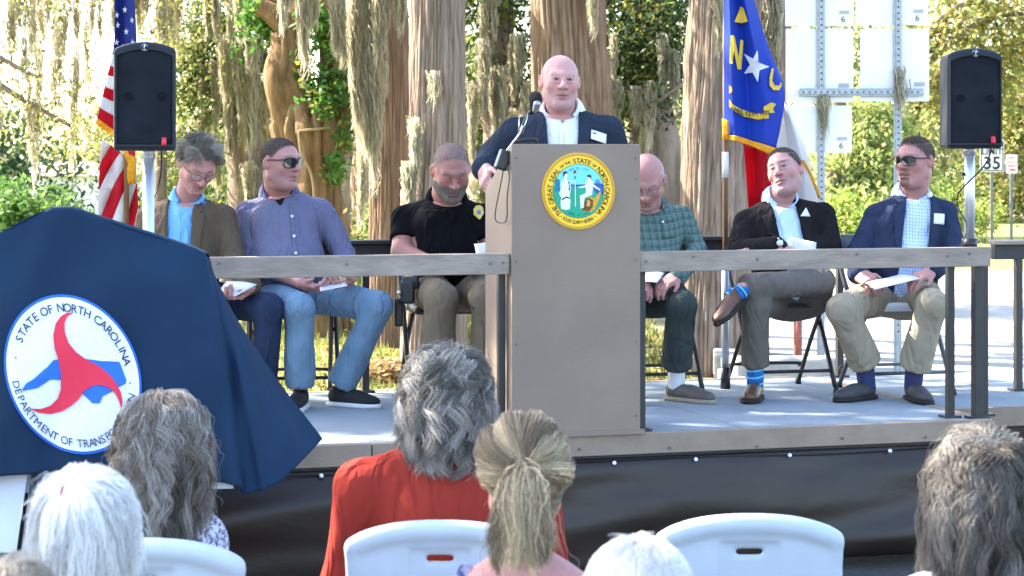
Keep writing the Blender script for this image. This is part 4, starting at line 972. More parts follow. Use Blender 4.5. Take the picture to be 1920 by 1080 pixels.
for (s_, t_) in ((.13, .17), (.18, .225), (.15, .33), (.55, .14), (.6, .26), (.45, .36), (.85, .2), (.85, .33), (.3, .06), (.75, .06)):
    st = np.array(star2d(.018)); c = up(np.array([s_]), np.array([t_]), .012)[0]
    part('star', [(c[0] + a * .75, c[1], c[2] + b) for a, b in st], [tuple(range(10))], fl_w, fa, solid=.002)
lowf = warp_sheet([[(190, 262, d0 + .02), (186, 330, d0 + .0), (183, 420, d0 + .02)], [(208, 272, d0 + .06), (205, 340, d0 + .07), (203, 430, d0 + .05)], [(226, 285, d0 + .01), (224, 350, d0 - .0), (224, 440, d0 + .02)], [(243, 295, d0 + .06), (243, 360, d0 + .07), (243, 450, d0 + .06)], [(254, 300, d0 + .03), (258, 365, d0 + .02), (262, 455, d0 + .03)]], 20, 20)
# diagonal stripes: cut the fall along slanting bands
for k in range(8):
    n_ = 14; aa = -.75 + k * .25
    V, Fs = [], []
    for i in range(n_ + 1):
        t_ = i / n_
        for b_ in (0, .5, 1):
            s_ = aa + .25 * b_ + .75 * (1 - t_); V.append((np.clip(s_, 0, 1), t_))
    V = np.array(V); W3 = lowf(V[:, 0], V[:, 1]); Fs = []
    for i in range(n_):
        for b_ in range(2):
            q = (i * 3 + b_, (i + 1) * 3 + b_, (i + 1) * 3 + b_ + 1, i * 3 + b_ + 1)
            if np.ptp(V[list(q), 0]) > .02: Fs.append(q)
    use = sorted({i for q in Fs for i in q}); mp_ = {i: n for n, i in enumerate(use)}
    if Fs: part('stripe', W3[use], [tuple(mp_[i] for i in q) for q in Fs], fl_r if k % 2 else fl_w, fa, True, solid=.002)
part('fringe', *sheet_mesh(warp_sheet([[(244, 290, d0 - .08), (238, 320, d0 - .08), (240, 345, d0 - .06)], [(257, 296, d0 - .08), (255, 320, d0 - .08), (254, 344, d0 - .06)]], 4, 8), 4, 8), fl_g, fa, True, solid=.004)

# the blue, red and white flag
d1 = 10.75
fb = empty('state_flag', tuple(P(1400, 370, d1)), 'blue flag with gold letters and a white star over red and white folds', 'flag')
flag_pole(1360, -150, d1 + .0, 'wooden flag pole of the blue flag with a white sleeve', sleeve=(285, 333))
blue = warp_sheet([[(1357, -60, d1 - .03), (1357, 90, d1 - .03), (1357, 190, d1 - .03), (1358, 228, d1 - .04), (1359, 262, d1 - .05)],
                   [(1366, -60, d1 - .10), (1372, 90, d1 - .11), (1376, 190, d1 - .10), (1378, 228, d1 - .10), (1380, 264, d1 - .11)],
                   [(1376, -60, d1 - .03), (1394, 90, d1 - .03), (1402, 185, d1 - .03), (1404, 235, d1 - .04), (1404, 272, d1 - .05)],
                   [(1384, -60, d1 - .07), (1414, 90, d1 - .08), (1430, 175, d1 - .09), (1430, 235, d1 - .09), (1428, 282, d1 - .1)],
                   [(1392, -60, d1 + .0), (1428, 78, d1 + .0), (1458, 150, d1 + .0), (1454, 232, d1 - .02), (1446, 292, d1 - .04)],
                   [(1396, -60, d1 + .04), (1438, 80, d1 + .05), (1470, 165, d1 + .05), (1464, 235, d1 + .02), (1450, 294, d1 - .0)]], 40, 40)
part('blue_field', *sheet_mesh(blue, 48, 40, t1=.93), fl_rb, fb, True, solid=.002)
part('fringe', *sheet_mesh(blue, 48, 6, t0=.93, t1=1.0, off=.002), fl_g, fb, True, solid=.005)
part('fringe', *sheet_mesh(warp_sheet([[(1354, 222, d1 - .06), (1355, 262, d1 - .06)], [(1366, 226, d1 - .08), (1366, 262, d1 - .08)]], 4, 4), 4, 4), fl_g, fb, True, solid=.005)
def px_decal(poly, name, m, d, par=fb, cuts=1):
    """flat print following the blue field: polygon in photo px"""
    V, Fs = tri_fill(poly, cuts)
    W3 = np.array([P(x, y, d) for x, y in V])
    tree_pts = blue_pts; 
    for i, (x, y) in enumerate(V):
        j = np.argmin((tree_px[:, 0] - x) ** 2 + (tree_px[:, 1] - y) ** 2); dd = tree_pts[j, 1] - .014; W3[i] = P(x, y, dd)
    return part(name, W3, Fs[:, ::-1], m, par, True)
_s, _t = np.meshgrid(np.linspace(0, 1, 120), np.linspace(0, 1, 160), indexing='ij'); blue_pts = blue(_s.ravel(), _t.ravel())
tree_px = np.stack([CX + blue_pts[:, 0] / blue_pts[:, 1] * F, HY + (CZ - blue_pts[:, 2]) / blue_pts[:, 1] * F], 1)
gl = mat('flag_gold', srgb(240, 195, 60), .6, var=.06, trans=.25)
px_decal([(1370, 66), (1377, 67), (1385, 108), (1388, 74), (1394, 76), (1390, 130), (1383, 130), (1376, 94), (1373, 120), (1368, 118)], 'letter', gl, d1)
px_decal([(1447, 128), (1451, 128), (1448, 152), (1453, 160), (1461, 160), (1464, 154), (1466, 160), (1461, 169), (1450, 169), (1443, 160), (1443, 145)], 'letter', gl, d1)
stp = [(1420.5, 94), (1422, 117), (1443, 125), (1424, 132), (1421, 154), (1411, 136), (1395, 138), (1406, 121), (1394, 100), (1412, 110)]
px_decal(stp, 'star', mat('flag_star', (.78, .78, .80), .6, var=0, trans=.3), d1, cuts=2)
px_decal([(1367, 185), (1374, 196), (1390, 205), (1410, 211), (1432, 213), (1432, 200), (1446, 192), (1455, 195), (1449, 205), (1453, 211), (1443, 212), (1441, 222), (1420, 224), (1396, 219), (1378, 209), (1367, 200)], 'ribbon', gl, d1, cuts=2)
px_decal([(1377, 41), (1384, 24), (1388, 12), (1394, 15), (1398, 28), (1402, 40), (1390, 44)], 'ribbon', gl, d1)
px_decal([(1367, 160), (1372, 163), (1373, 172), (1367, 176)], 'ribbon', gl, d1)
V, Fs = text_mesh('APRIL 12TH 1775', 1.0, .02); V = V - V.mean(0); k = V[:, 0] / np.ptp(V[:, 0])
tx = 1404 + k * 74; ty = 212.5 - 5.5 * (np.abs(k * 2) ** 1.6) * np.where(k < 0, 2.0, .25) - V[:, 1] / np.ptp(V[:, 1]) * 9
part('ribbon_lettering', [P(x, y, blue_pts[np.argmin((tree_px[:, 0] - x) ** 2 + (tree_px[:, 1] - y) ** 2)  , 1] - .024) for x, y in zip(tx, ty)], Fs, ink, fb)
redf = warp_sheet([[(1394, 268, d1 + .02), (1398, 320, d1 + .03), (1404, 400, d1 + .03)], [(1412, 272, d1 + .08), (1414, 320, d1 + .09), (1418, 400, d1 + .09)], [(1432, 280, d1 + .02), (1432, 330, d1 + .03), (1436, 400, d1 + .03)], [(1456, 270, d1 + .07), (1458, 330, d1 + .08), (1458, 400, d1 + .08)]], 24, 12)
part('red_field', *sheet_mesh(redf, 24, 14), fl_r, fb, True, solid=.002)
whf = warp_sheet([[(1452, 210, d1 + .06), (1454, 300, d1 + .07), (1456, 400, d1 + .07)], [(1464, 180, d1 + .10), (1478, 290, d1 + .12), (1482, 400, d1 + .12)], [(1470, 185, d1 + .04), (1500, 290, d1 + .05), (1512, 400, d1 + .05)], [(1474, 198, d1 + .08), (1514, 290, d1 + .09), (1538, 400, d1 + .09)]], 24, 14)
part('white_field', *sheet_mesh(whf, 24, 16), fl_w, fb, True, solid=.002)
part('fringe', *sheet_mesh(warp_sheet([[(1500, 300, d1 + .02), (1518, 330, d1 + .02), (1534, 372, d1 + .02)], [(1508, 300, d1 + .02), (1524, 330, d1 + .02), (1540, 372, d1 + .02)]], 3, 12), 3, 12), fl_g, fb, True, solid=.003)

# ------------------------------------------------------------------ the sign under its navy cover
nav = mat('cover_navy', srgb(32, 52, 75), .8, var=.12, scale=4, bump=.6, bscale=11, spec=.08)
cv = empty('draped_sign', tuple(P(170, 900, 8.0)), 'large sign on an easel hidden under a navy cloth with a round white emblem', 'covered sign')
# front face columns from the left out of view to the right fold, then the flap that trails to the right
FR = [[(-260, 560, 7.78), (-270, 760, 7.72), (-280, 940, 7.70)], [(-120, 500, 7.80), (-130, 720, 7.74), (-130, 915, 7.70)], [(0, 437, 7.84), (0, 660, 7.76), (0, 893, 7.72)], [(60, 405, 7.86), (62, 640, 7.77), (60, 889, 7.74)], [(93, 391, 7.87), (105, 640, 7.79), (110, 886, 7.76)],
      [(130, 391, 7.88), (150, 640, 7.81), (160, 886, 7.77)], [(200, 414, 7.89), (215, 650, 7.83), (225, 890, 7.79)], [(290, 443, 7.91), (310, 660, 7.85), (330, 898, 7.81)], [(360, 466, 7.93), (395, 690, 7.87), (415, 905, 7.83)], [(384, 478, 7.93), (418, 700, 7.85), (448, 912, 7.80)],
      [(390, 484, 7.97), (432, 700, 7.94), (456, 925, 7.90)], [(394, 492, 8.02), (448, 690, 7.93), (490, 922, 7.88)], [(396, 500, 8.10), (466, 680, 8.02), (530, 900, 7.98)], [(397, 510, 8.18), (480, 672, 8.14), (572, 858, 8.12)], [(398, 520, 8.24), (488, 668, 8.26), (604, 824, 8.26)]]
FRX = []
for c in FR: FRX.append(spline(c, 5).tolist())
cover = warp_sheet(FRX, 90, 60)
def cov_disp(V, nu, nv):
    ss, tt = np.meshgrid(np.linspace(0, 1, nu), np.linspace(0, 1, nv), indexing='ij'); ss, tt = ss.ravel(), tt.ravel()
    a = .012 * np.sin(ss * 34 + tt * 3) * tt + .010 * np.sin(ss * 61 - tt * 5) * tt ** 2 + .007 * np.sin(ss * 23 + tt * 14) + .02 * np.exp(-((ss - .31 - .04 * tt) / .012) ** 2) * (tt > .55) * (tt - .55)
    V = V.copy(); V[:, 1] -= a; return V
V, Q = sheet_mesh(cover, 140, 80); V = cov_disp(V, 140, 80)
part('cover_cloth', V, Q, nav, cv, True, solid=.004)
# back of the tent: the cloth falls behind the board
top = cover(np.linspace(0, .66, 60), np.zeros(60)); rows = [top, top + [0, .07, .004], top + [0, .15, -.04], top + [0, .2, -.25], top * [1, 1, 0] + [0, .26, .72]]
V = np.vstack(rows); g = np.arange(300).reshape(5, 60); part('cover_cloth', V, np.stack([g[:-1, :-1], g[1:, :-1], g[1:, 1:], g[:-1, 1:]], -1).reshape(-1, 4), nav, cv, True, solid=.004)
# the board itself and the easel legs that show below the cloth
brd = mat('board_white', (.62, .66, .74), .35, var=.05)
q = [P(-235, 600, 7.96), P(385, 560, 8.03), P(438, 916, 7.88), P(-250, 930, 7.82)]
part('sign_board', q + [p + np.array([0, .012, 0]) for p in q], [(0, 3, 2, 1), (4, 5, 6, 7), (0, 1, 5, 4), (1, 2, 6, 5), (2, 3, 7, 6), (3, 0, 4, 7)], brd, cv)
q = [P(-120, 892, 7.84), P(52, 885, 7.80), P(30, 1035, 7.74), P(-130, 1042, 7.74)]
part('lower_panel', q + [p + np.array([0, .01, 0]) for p in q], [(0, 3, 2, 1), (4, 5, 6, 7), (0, 1, 5, 4), (1, 2, 6, 5), (2, 3, 7, 6), (3, 0, 4, 7)], brd, cv)
q = [P(70, 885, 7.86), P(230, 885, 7.88), P(230, 1040, 7.84), P(58, 1040, 7.82)]
part('lower_panel', q + [p + np.array([0, .01, 0]) for p in q], [(0, 3, 2, 1), (4, 5, 6, 7), (0, 1, 5, 4), (1, 2, 6, 5), (2, 3, 7, 6), (3, 0, 4, 7)], mat('board_blue', (.16, .22, .40), .4, var=.1), cv)
for a, b in ((P(66, 880, 7.78), P(22, 1082, 7.62)), (P(330, 700, 8.05), P(380, 1120, 8.15)), (P(-180, 700, 7.9), P(-240, 1140, 7.6)), (P(60, 700, 8.05), P(90, 1110, 8.4))):
    b[2] = 0.0; MB().tube([a, b], .014, 10).put('easel_leg', mat('easel_grey', (.10, .11, .12), .4, var=.1, metal=.5), cv, True)
    MB().tube([b, b + (a - b) * .02], .02, 10).put('easel_foot', blk, cv, True)
MB().tube([P(50, 985, 7.70), P(100, 985, 8.1)], .008, 8).put('easel_strut', steel, cv, True)
# emblem printed on the cover, laid out in photo px and dropped on to the cloth
_s, _t = np.meshgrid(np.linspace(0, .62, 420), np.linspace(.05, 1, 320), indexing='ij'); cp = cover(_s.ravel(), _t.ravel())
_a = .012 * np.sin(_s * 34 + _t * 3) * _t + .010 * np.sin(_s * 61 - _t * 5) * _t ** 2 + .007 * np.sin(_s * 23 + _t * 14) + .02 * np.exp(-((_s - .31 - .04 * _t) / .012) ** 2) * (_t > .55) * (_t - .55)
cp[:, 1] -= _a.ravel()
cpx = np.stack([CX + cp[:, 0] / cp[:, 1] * F, HY + (CZ - cp[:, 2]) / cp[:, 1] * F], 1)
def emb(V2, Fs, off, name, m):
    W3 = []
    for x, y in V2:
        dd = (cpx[:, 0] - x) ** 2 + (cpx[:, 1] - y) ** 2; j = np.argpartition(dd, 6)[:6]; w_ = 1 / (dd[j] + 4); W3.append(P(x, y, float((cp[j, 1] * w_).sum() / w_.sum()) - off))
    return part(name, W3, Fs, m, cv, True)
EC = np.array([136.5, 702.0])
def E2(x, y):
    """unit emblem coordinates (y up) to photo px: an upright oval leaning a little"""
    x, y = np.asarray(x, float), np.asarray(y, float)
    return np.stack([EC[0] + 129 * x - 7 * y, EC[1] - 149 * y + 17 * x], -1)
circle = lambda r, n=72: np.array([(r * math.sin(2 * math.pi * i / n), r * math.cos(2 * math.pi * i / n)) for i in range(n)])
def emb_poly(pts, off, name, m, cuts=2, px=False):
    V2, Fs = tri_fill(np.asarray(pts), cuts); W2 = V2 if px else E2(V2[:, 0], V2[:, 1]); return emb(W2, Fs if not px else Fs[:, ::-1], off, name, m)
em_b = mat('emblem_blue', srgb(45, 110, 225), .6, var=.04); em_w = mat('emblem_white', (.80, .82, .84), .6, var=.02); em_r = mat('emblem_red', srgb(225, 50, 75), .6, var=.04); em_n = mat('emblem_navy', srgb(30, 50, 95), .6, var=0)
emb_poly(circle(1.0), .010, 'emblem_rim', em_b, 3); emb_poly(circle(.965), .016, 'emblem_disc', em_w, 3)
Z = lambda pts: [(x / 3.375, 540 + y / 3.375) for x, y in pts]
emb_poly(Z([(143, 640), (165, 605), (215, 575), (275, 520), (300, 500), (340, 455), (365, 452), (430, 470), (540, 448), (640, 462), (755, 466), (800, 580), (795, 605), (745, 630), (700, 660), (650, 685), (630, 730), (585, 728), (520, 665), (420, 582), (320, 580), (240, 632), (145, 652)]), .021, 'emblem_map', em_b, 3, px=True)
emb_poly(Z([(465, 157), (425, 155), (385, 178), (352, 225), (337, 300), (345, 380), (368, 450), (386, 540), (385, 640), (365, 700), (320, 745), (260, 765), (188, 763), (250, 790), (320, 797), (390, 780), (450, 745), (500, 700), (530, 655), (570, 625), (620, 612), (680, 625), (730, 665), (755, 720), (768, 770), (777, 720), (765, 660), (735, 600), (690, 545), (620, 490), (540, 448), (480, 405), (435, 350), (410, 280), (408, 220), (425, 180)]), .026, 'emblem_triskele', em_r, 3, px=True)
V2, Fs = arc_text('STATE OF NORTH CAROLINA', .838, -68, 76, .155, bold=.006); emb(E2(V2[:, 0], V2[:, 1]), Fs, .022, 'emblem_lettering', em_n)
V2, Fs = arc_text('DEPARTMENT OF TRANSPORTATION', .862, 258, 100, .145, inside=True); emb(E2(V2[:, 0], V2[:, 1]), Fs, .022, 'emblem_lettering', em_n)
for a_ in (-82, 91): emb(E2(*(np.array(star2d(.02, 4)).T + np.array([[.83 * math.sin(math.radians(a_))], [.83 * math.cos(math.radians(a_))]]))), [tuple(range(8))], .022, 'emblem_dot', em_n)
# ================================================================== people
SKIN = {'fair': (.44, .235, .20), 'pink': (.45, .22, .195), 'ruddy': (.39, .18, .15), 'pale': (.51, .272, .25)}
skin_mat = mat('skin', attr=True, rough=.55, var=.07, scale=70, bump=.12, bscale=220, spec=.22)
def head_R(yaw, pitch=0, roll=0):
    y, p, r = map(math.radians, (yaw, pitch, roll))
    f = np.array([math.sin(y) * math.cos(p), -math.cos(y) * math.cos(p), -math.sin(p)])
    rt = norm(np.cross(f, [0, 0, 1.0])); up = np.cross(rt, f)
    rt, up = rt * math.cos(r) + up * math.sin(r), up * math.cos(r) - rt * math.sin(r)
    return np.stack([rt, f, up], 1)
HLINE = ([-.12, -.09, -.05, -.02, .0, .025, .05, .075, .1], [-.075, -.07, -.055, -.03, .0, .018, .05, .078, .086])
def head_sdf(neck, rn=.058, jaw=1.0, fat=0.0, brow=1.0, nose=1.0, mouth_open=0.0, front=True, ears=True):
    f = Sdf()
    f.ell((0, -.012, .028), (.0800, .098, .086))
    f.ell((0, .026, -.036), (.064 * jaw, .066, .086), k=.045)
    for s in (-1, 1):
        f.cap((s * .050 * jaw, .002, -.070), (s * .018, .070, -.106), .022 + fat * .4, .017, k=.035)
    f.ell((0, .078, -.107), (.025, .017, .018), k=.025)
    if fat: f.ell((0, .022, -.112), (.050, .050, .016 + fat), k=.03)
    if front:
        for s in (-1, 1):
            f.ell((s * .041, .066, -.024), (.022, .017, .021), k=.03)
            f.cap((s * .044, .075, .027), (s * .008, .089, .024), .0095 * brow, .0105 * brow, k=.02)
        for s in (-1, 1): f.ell((s * .031, .106, .002), (.022, .0185, .0135), k=.014, op='sub')
        for s in (-1, 1): f.ell((s * .031, .0805, .002), (.0135, .0125, .0120), k=.004); f.cap((s * .018, .0915, .0095), (s * .045, .084, .007), .0042, .0042, k=.007); f.cap((s * .02, .0915, -.0085), (s * .042, .085, -.0085), .003, .003, k=.008)
        f.cap((0, .091, .020), (0, .1165, -.024), .0080 * nose, .0108 * nose, k=.012)
        f.ell((0, .1195, -.0285), .0130 * nose, k=.010)
        for s in (-1, 1): f.ell((s * .0145 * nose, .1035, -.032), (.009, .011, .0085), k=.009)
        for s in (-1, 1): f.ell((s * .0075, .1125, -.0415), (.0038, .006, .004), k=.004, op='sub')
        f.ell((0, .082, -.062), (.030, .012, .024), k=.02)
        for s in (-1, 1):
            f.cap((s * .024, .0880, -.0655), (0, .0985, -.0610), .0050, .0060, k=.008)
            f.cap((s * .020, .0880, -.0750 - mouth_open), (0, .0965, -.0765 - mouth_open), .0052, .0066, k=.009)
            f.cap((s * .026, .0905, -.0725 - mouth_open * .5), (0, .1045, -.0685 - mouth_open * .5), .0024 + mouth_open * .4, .0028 + mouth_open * .5, k=.004, op='sub')
        f.cap((-.014, .100, -.092), (.014, .100, -.092), .004, .004, k=.012, op='sub')
    for s in (-1, 1) if ears else ():
        Re = np.array(Matrix.Rotation(s * .5, 3, 'Z') @ Matrix.Rotation(-.2, 3, 'X'))
        f.ell((s * .0830, -.006, -.006), (.0095, .0215, .0335), Re, k=.007)
        f.ell((s * .0945, .000, -.003), (.008, .0125, .020), Re, k=.005, op='sub')
    f.cap((0, -.030, -.045), neck, rn * .95, rn * 1.04, k=.022)
    return f
def gauss(p, c, r): return np.exp(-(((p - np.asarray(c)) / np.asarray(r)) ** 2).sum(1))
def head_colors(p, skin, lips=(.33, .135, .125), buzz=None, beard=None, beard_fn=None, brow=None, eyes=True, hairfn=None):
    a = np.abs(p) * [1, 0, 0] + p * [0, 1, 1]
    c = np.tile(np.array(skin), (len(p), 1)); red = np.array([1.03, .84, .82])
    m = np.clip(.9 * gauss(a, (0, .115, -.028), .020) + .75 * gauss(a, (.046, .07, -.03), (.024, .05, .026)) + .7 * gauss(a, (.085, 0, -.005), (.02, .03, .04)) + .3 * gauss(a, (0, .08, .07), (.06, .05, .03)), 0, 1)[:, None]
    c = c * (1 - m + m * red)
    if hairfn is not None and buzz is not None:
        h = hairfn(p)[:, None] * buzz[1]; c = c * (1 - h) + np.array(buzz[0]) * h
    if beard is not None:
        h = beard_fn(a)[:, None] * beard[1]; c = c * (1 - h) + np.array(beard[0]) * h
    if eyes or beard is None:
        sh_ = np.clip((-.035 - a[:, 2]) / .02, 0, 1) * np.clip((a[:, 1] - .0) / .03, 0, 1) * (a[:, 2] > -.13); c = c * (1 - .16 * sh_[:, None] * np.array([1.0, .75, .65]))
    cr_ = np.clip(gauss(a, (.029, .094, -.050), (.006, .02, .016)) * .3 + .55 * gauss(a, (.030, .09, -.014), (.016, .02, .0055)) + .4 * gauss(a, (.006, .095, .022), (.004, .02, .008)), 0, 1)[:, None]; c = c * (1 - .5 * cr_ * np.array([.8, 1, 1]))  # shading of smile lines, under-eyes and brow crease put into the skin colour
    l = np.clip(1.3 * gauss(a, (0, .1, -.0685), (.024, .03, .0105)), 0, 1)[:, None]; c = c * (1 - l) + np.array(lips) * l
    l = np.clip(1.6 * gauss(a + np.stack([0 * a[:, 0], 0 * a[:, 0], a[:, 0] * .14], 1), (.010, .106, -.069), (.016, .01, .0022)), 0, 1)[:, None]; c = c * (1 - .92 * l) + np.array((.05, .015, .015)) * .92 * l
    if brow is not None:
        b = np.clip(1.5 * gauss(a, (.028, .09, .0275 - .0), (.020, .03, .0055)), 0, 1)[:, None] * brow[1]; c = c * (1 - b) + np.array(brow[0]) * b
    if eyes:
        d = np.sqrt((((a - [.031, .0925, .002]) / [1.25, 1.0, .55]) ** 2).sum(1)); w_ = (d < .0085)[:, None]; c = np.where(w_, (.22, .20, .19), c)
        d2 = np.sqrt(((a - [.031, .0925, .002]) ** 2 * [1, .2, 1]).sum(1)); c = np.where((d2 < .0060)[:, None] & w_, (.02, .022, .028), c)
        l = np.clip(1.2 * gauss(a, (.031, .09, .0085), (.014, .02, .0028)), 0, 1)[:, None]; c = c * (1 - .85 * l) + np.array((.05, .028, .022)) * .85 * l
    return c
def hand_sdf(f, wrist, fwd, palm, th, curl=(.5, .6, .4), s=1.0, thumb=(.75, .55, .25), spread=.04):
    """palm and five bent fingers; fwd along the fingers, palm the way the palm faces, th towards the thumb"""
    fwd = norm(fwd); palm = norm(np.asarray(palm) - fwd * np.dot(palm, fwd)); th0 = np.cross(fwd, palm); th = th0 if np.dot(th0, th) > 0 else -th0
    R = np.stack([fwd, th, palm], 1)
    f.box(wrist + (fwd * .047 + th * .002) * s, np.array([.046, .040, .0145]) * s, .012 * s, R, k=.012)
    f.cap(wrist - fwd * .02 * s, wrist + fwd * .02 * s, .026 * s, .027 * s, k=.02)
    f.cap(wrist + (fwd * .012 + th * .018) * s, wrist + (fwd * .05 + th * .03 + palm * .006) * s, .016 * s, .014 * s, k=.015)
    for i, (o, L, ra) in enumerate(((.030, .93, .0092), (.0105, 1.03, .0095), (-.0095, .97, .0090), (-.0285, .78, .0080))):
        p = wrist + (fwd * (.088 - .006 * abs(i - 1.2)) + th * o) * s; a = 0.0
        sp = th * (spread * (1.5 - i))
        for ln, cu in zip((.043, .027, .022), curl):
            a += cu * (1 + .06 * i); d = norm(fwd * math.cos(a) + palm * math.sin(a) + sp * math.cos(a)); q = p + d * ln * L * s
            f.cap(p, q, ra * s, ra * .93 * s, k=.005); p = q
    p = wrist + (fwd * .028 + th * .034 + palm * .004) * s; d = norm(fwd * thumb[0] + th * thumb[1] + palm * thumb[2])
    q = p + d * .036 * s; f.cap(p, q, .0125 * s, .0108 * s, k=.008); d2 = norm(d + fwd * .35 + palm * .25 - th * .25); f.cap(q, q + d2 * .030 * s, .0105 * s, .0088 * s, k=.005)
    return f
def hair_obj(name, paths, width, col, root):
    """strands as a hair curves object; paths (n, m, 3) in world space, width (n,) is the radius at the root"""
    n, m, _ = paths.shape; hc = bpy.data.hair_curves.new(name); hc.add_curves([m] * n)
    hc.points.foreach_set('position', np.ascontiguousarray(paths, np.float32).ravel())
    rad = np.broadcast_to(np.asarray(width, float), (n,))[:, None] * (1 - .65 * np.linspace(0, 1, m) ** 2)[None]
    hc.points.foreach_set('radius', rad.astype(np.float32).ravel())
    a = hc.attributes.new('Col', 'FLOAT_COLOR', 'CURVE'); c = np.ones((n, 4), np.float32); c[:, :3] = np.clip(col, 0, 1); a.data.foreach_set('color', c.ravel())
    hc.materials.append(hair_mat()); o = bpy.data.objects.new(name, hc); COL.objects.link(o); o.parent = root; o.matrix_parent_inverse = Matrix.Translation(-Vector(root.location)); return o
def hair_mat(rough=.62):
    m = mat('hair', attr=True, rough=rough, var=0, spec=.2); return m
def scalp(f, n, mask, rng, c0=(0, -.01, .02)):
    out = []; c0 = np.array(c0); got = 0
    for _ in range(12):
        v = rng.normal(0, 1, (n * 3, 3)); v /= np.linalg.norm(v, axis=1)[:, None]
        r0 = 1 / np.sqrt((v[:, 0] / .078) ** 2 + (v[:, 1] / .104) ** 2 + (v[:, 2] / np.where(v[:, 2] > 0, .098, .13)) ** 2); p = c0 + v * r0[:, None]
        near = mask(p + [0, 0, .015]) + mask(p) > 0; v = v[near][:n + n // 3]; p = c0 + v * (r0[near][:n + n // 3] + .03)[:, None]
        p = trace(f, p, -v, 9); m = rng.random(len(p)) < mask(p); out.append(p[m]); got += m.sum()
        if got >= n: break
    return np.vstack(out)[:n]
def std_mask(p, zl=HLINE, drop=0.0, recede=0.0):
    z = np.interp(p[:, 1], *zl) + drop; tmp = recede * np.clip((p[:, 1] - .0) / .08, 0, 1)
    m = np.clip((p[:, 2] - z - tmp) / .024, 0, 1)
    ear = (np.abs(p[:, 0]) > .0815); return m * ~ear
def short_hair(root, f, T, mask, n, length, comb, col, rng, curl=0.0, lift=.4, width=.0011, m=5, gap=.5, var=.25, jitter=.25, name='hair'):
    """short strands combed along comb (head frame)"""
    n = int(n * 1.7); p = scalp(f, n, mask, rng); nn = sdf_normal(f, p); cb = comb(p) if callable(comb) else np.tile(np.array(comb, float), (len(p), 1))
    cb = cb + rng.normal(0, jitter, (len(p), 3)); cb -= nn * (cb * nn).sum(1)[:, None] * .8; cb /= np.linalg.norm(cb, axis=1)[:, None] + 1e-9
    L = length * rng.uniform(.6, 1.15, len(p)); s = np.linspace(0, 1, m)
    d = cb[:, None] * 1.0 + nn[:, None] * lift * (1 - s[None, :, None] * 1.4)
    path = np.cumsum(np.concatenate([(p + nn * -.001)[:, None], d[:, 1:] * (L / (m - 1))[:, None, None]], 1), 1)
    if curl:
        ph = rng.uniform(0, 6.28, (len(p), 1)); side = np.cross(cb, nn)
        path = path + (side[:, None] * np.sin(s[None] * 7 + ph)[..., None] + nn[:, None] * np.cos(s[None] * 6 + ph * 1.7)[..., None]) * curl * s[None, :, None]
    for k in range(1, m):
        e = f(path[:, k]); push = np.maximum(.0015 - e, 0); path[:, k] += sdf_normal(f, path[:, k]) * push[:, None]
    c = np.array(col) * np.clip(1 + rng.normal(0, var, (len(p), 1)), .4, 2.0)
    R, o, sc = T
    return hair_obj(name, (path * sc) @ R.T + o, width * .55 * rng.uniform(.7, 1.3, len(p)), c, root)
def fold_fn(amp, seed, freq=22.0, pts=(), pamp=.006, pr=.085):
    """cloth folds: soft slanting waves everywhere, creases that run off obliquely near the given joints"""
    r = np.random.default_rng(seed); D = [(norm(r.normal(0, 1, 3) * [1, .6, .8]), r.uniform(.6, 1.4) * freq, r.uniform(0, 6)) for _ in range(3)]
    PT = [(np.asarray(c, np.float32), norm(norm(ax) + r.normal(0, .45, 3)).astype(np.float32), norm(norm(ax) + r.normal(0, .45, 3)).astype(np.float32), r.uniform(0, 6)) for c, ax in pts]
    def g(p):
        w_ = sum(np.sin(p @ d[0].astype(np.float32) * d[1] + d[2] + 1.6 * np.sin(p @ np.roll(d[0], 1).astype(np.float32) * d[1] * .45)) for d in D) * (amp / 2.0)
        for c, a1, a2, ph in PT:
            q = p - c; dd = (q * q).sum(1); m = dd < (pr * 2.2) ** 2
            if not m.any(): continue
            qq = q[m]; ww = np.exp(-dd[m] / pr ** 2)
            w_[m] += ww * pamp * (1 - 1.7 * np.abs(np.sin(qq @ a1 * 62 + ph + 1.2 * np.sin(qq @ a2 * 24)))) * (.5 + .5 * np.sin(qq @ a2 * 40 + ph))
        return w_.astype(np.float32)
    return g
def neck_cut(f, c, up, r):
    c = c.astype(np.float32); up = up.astype(np.float32)
    def fn(p):
        q = p - c; h = q @ up; return np.maximum(-h, np.sqrt(np.maximum((q * q).sum(1) - h * h, 0)) - r)
    f.cut(fn, k=.012)
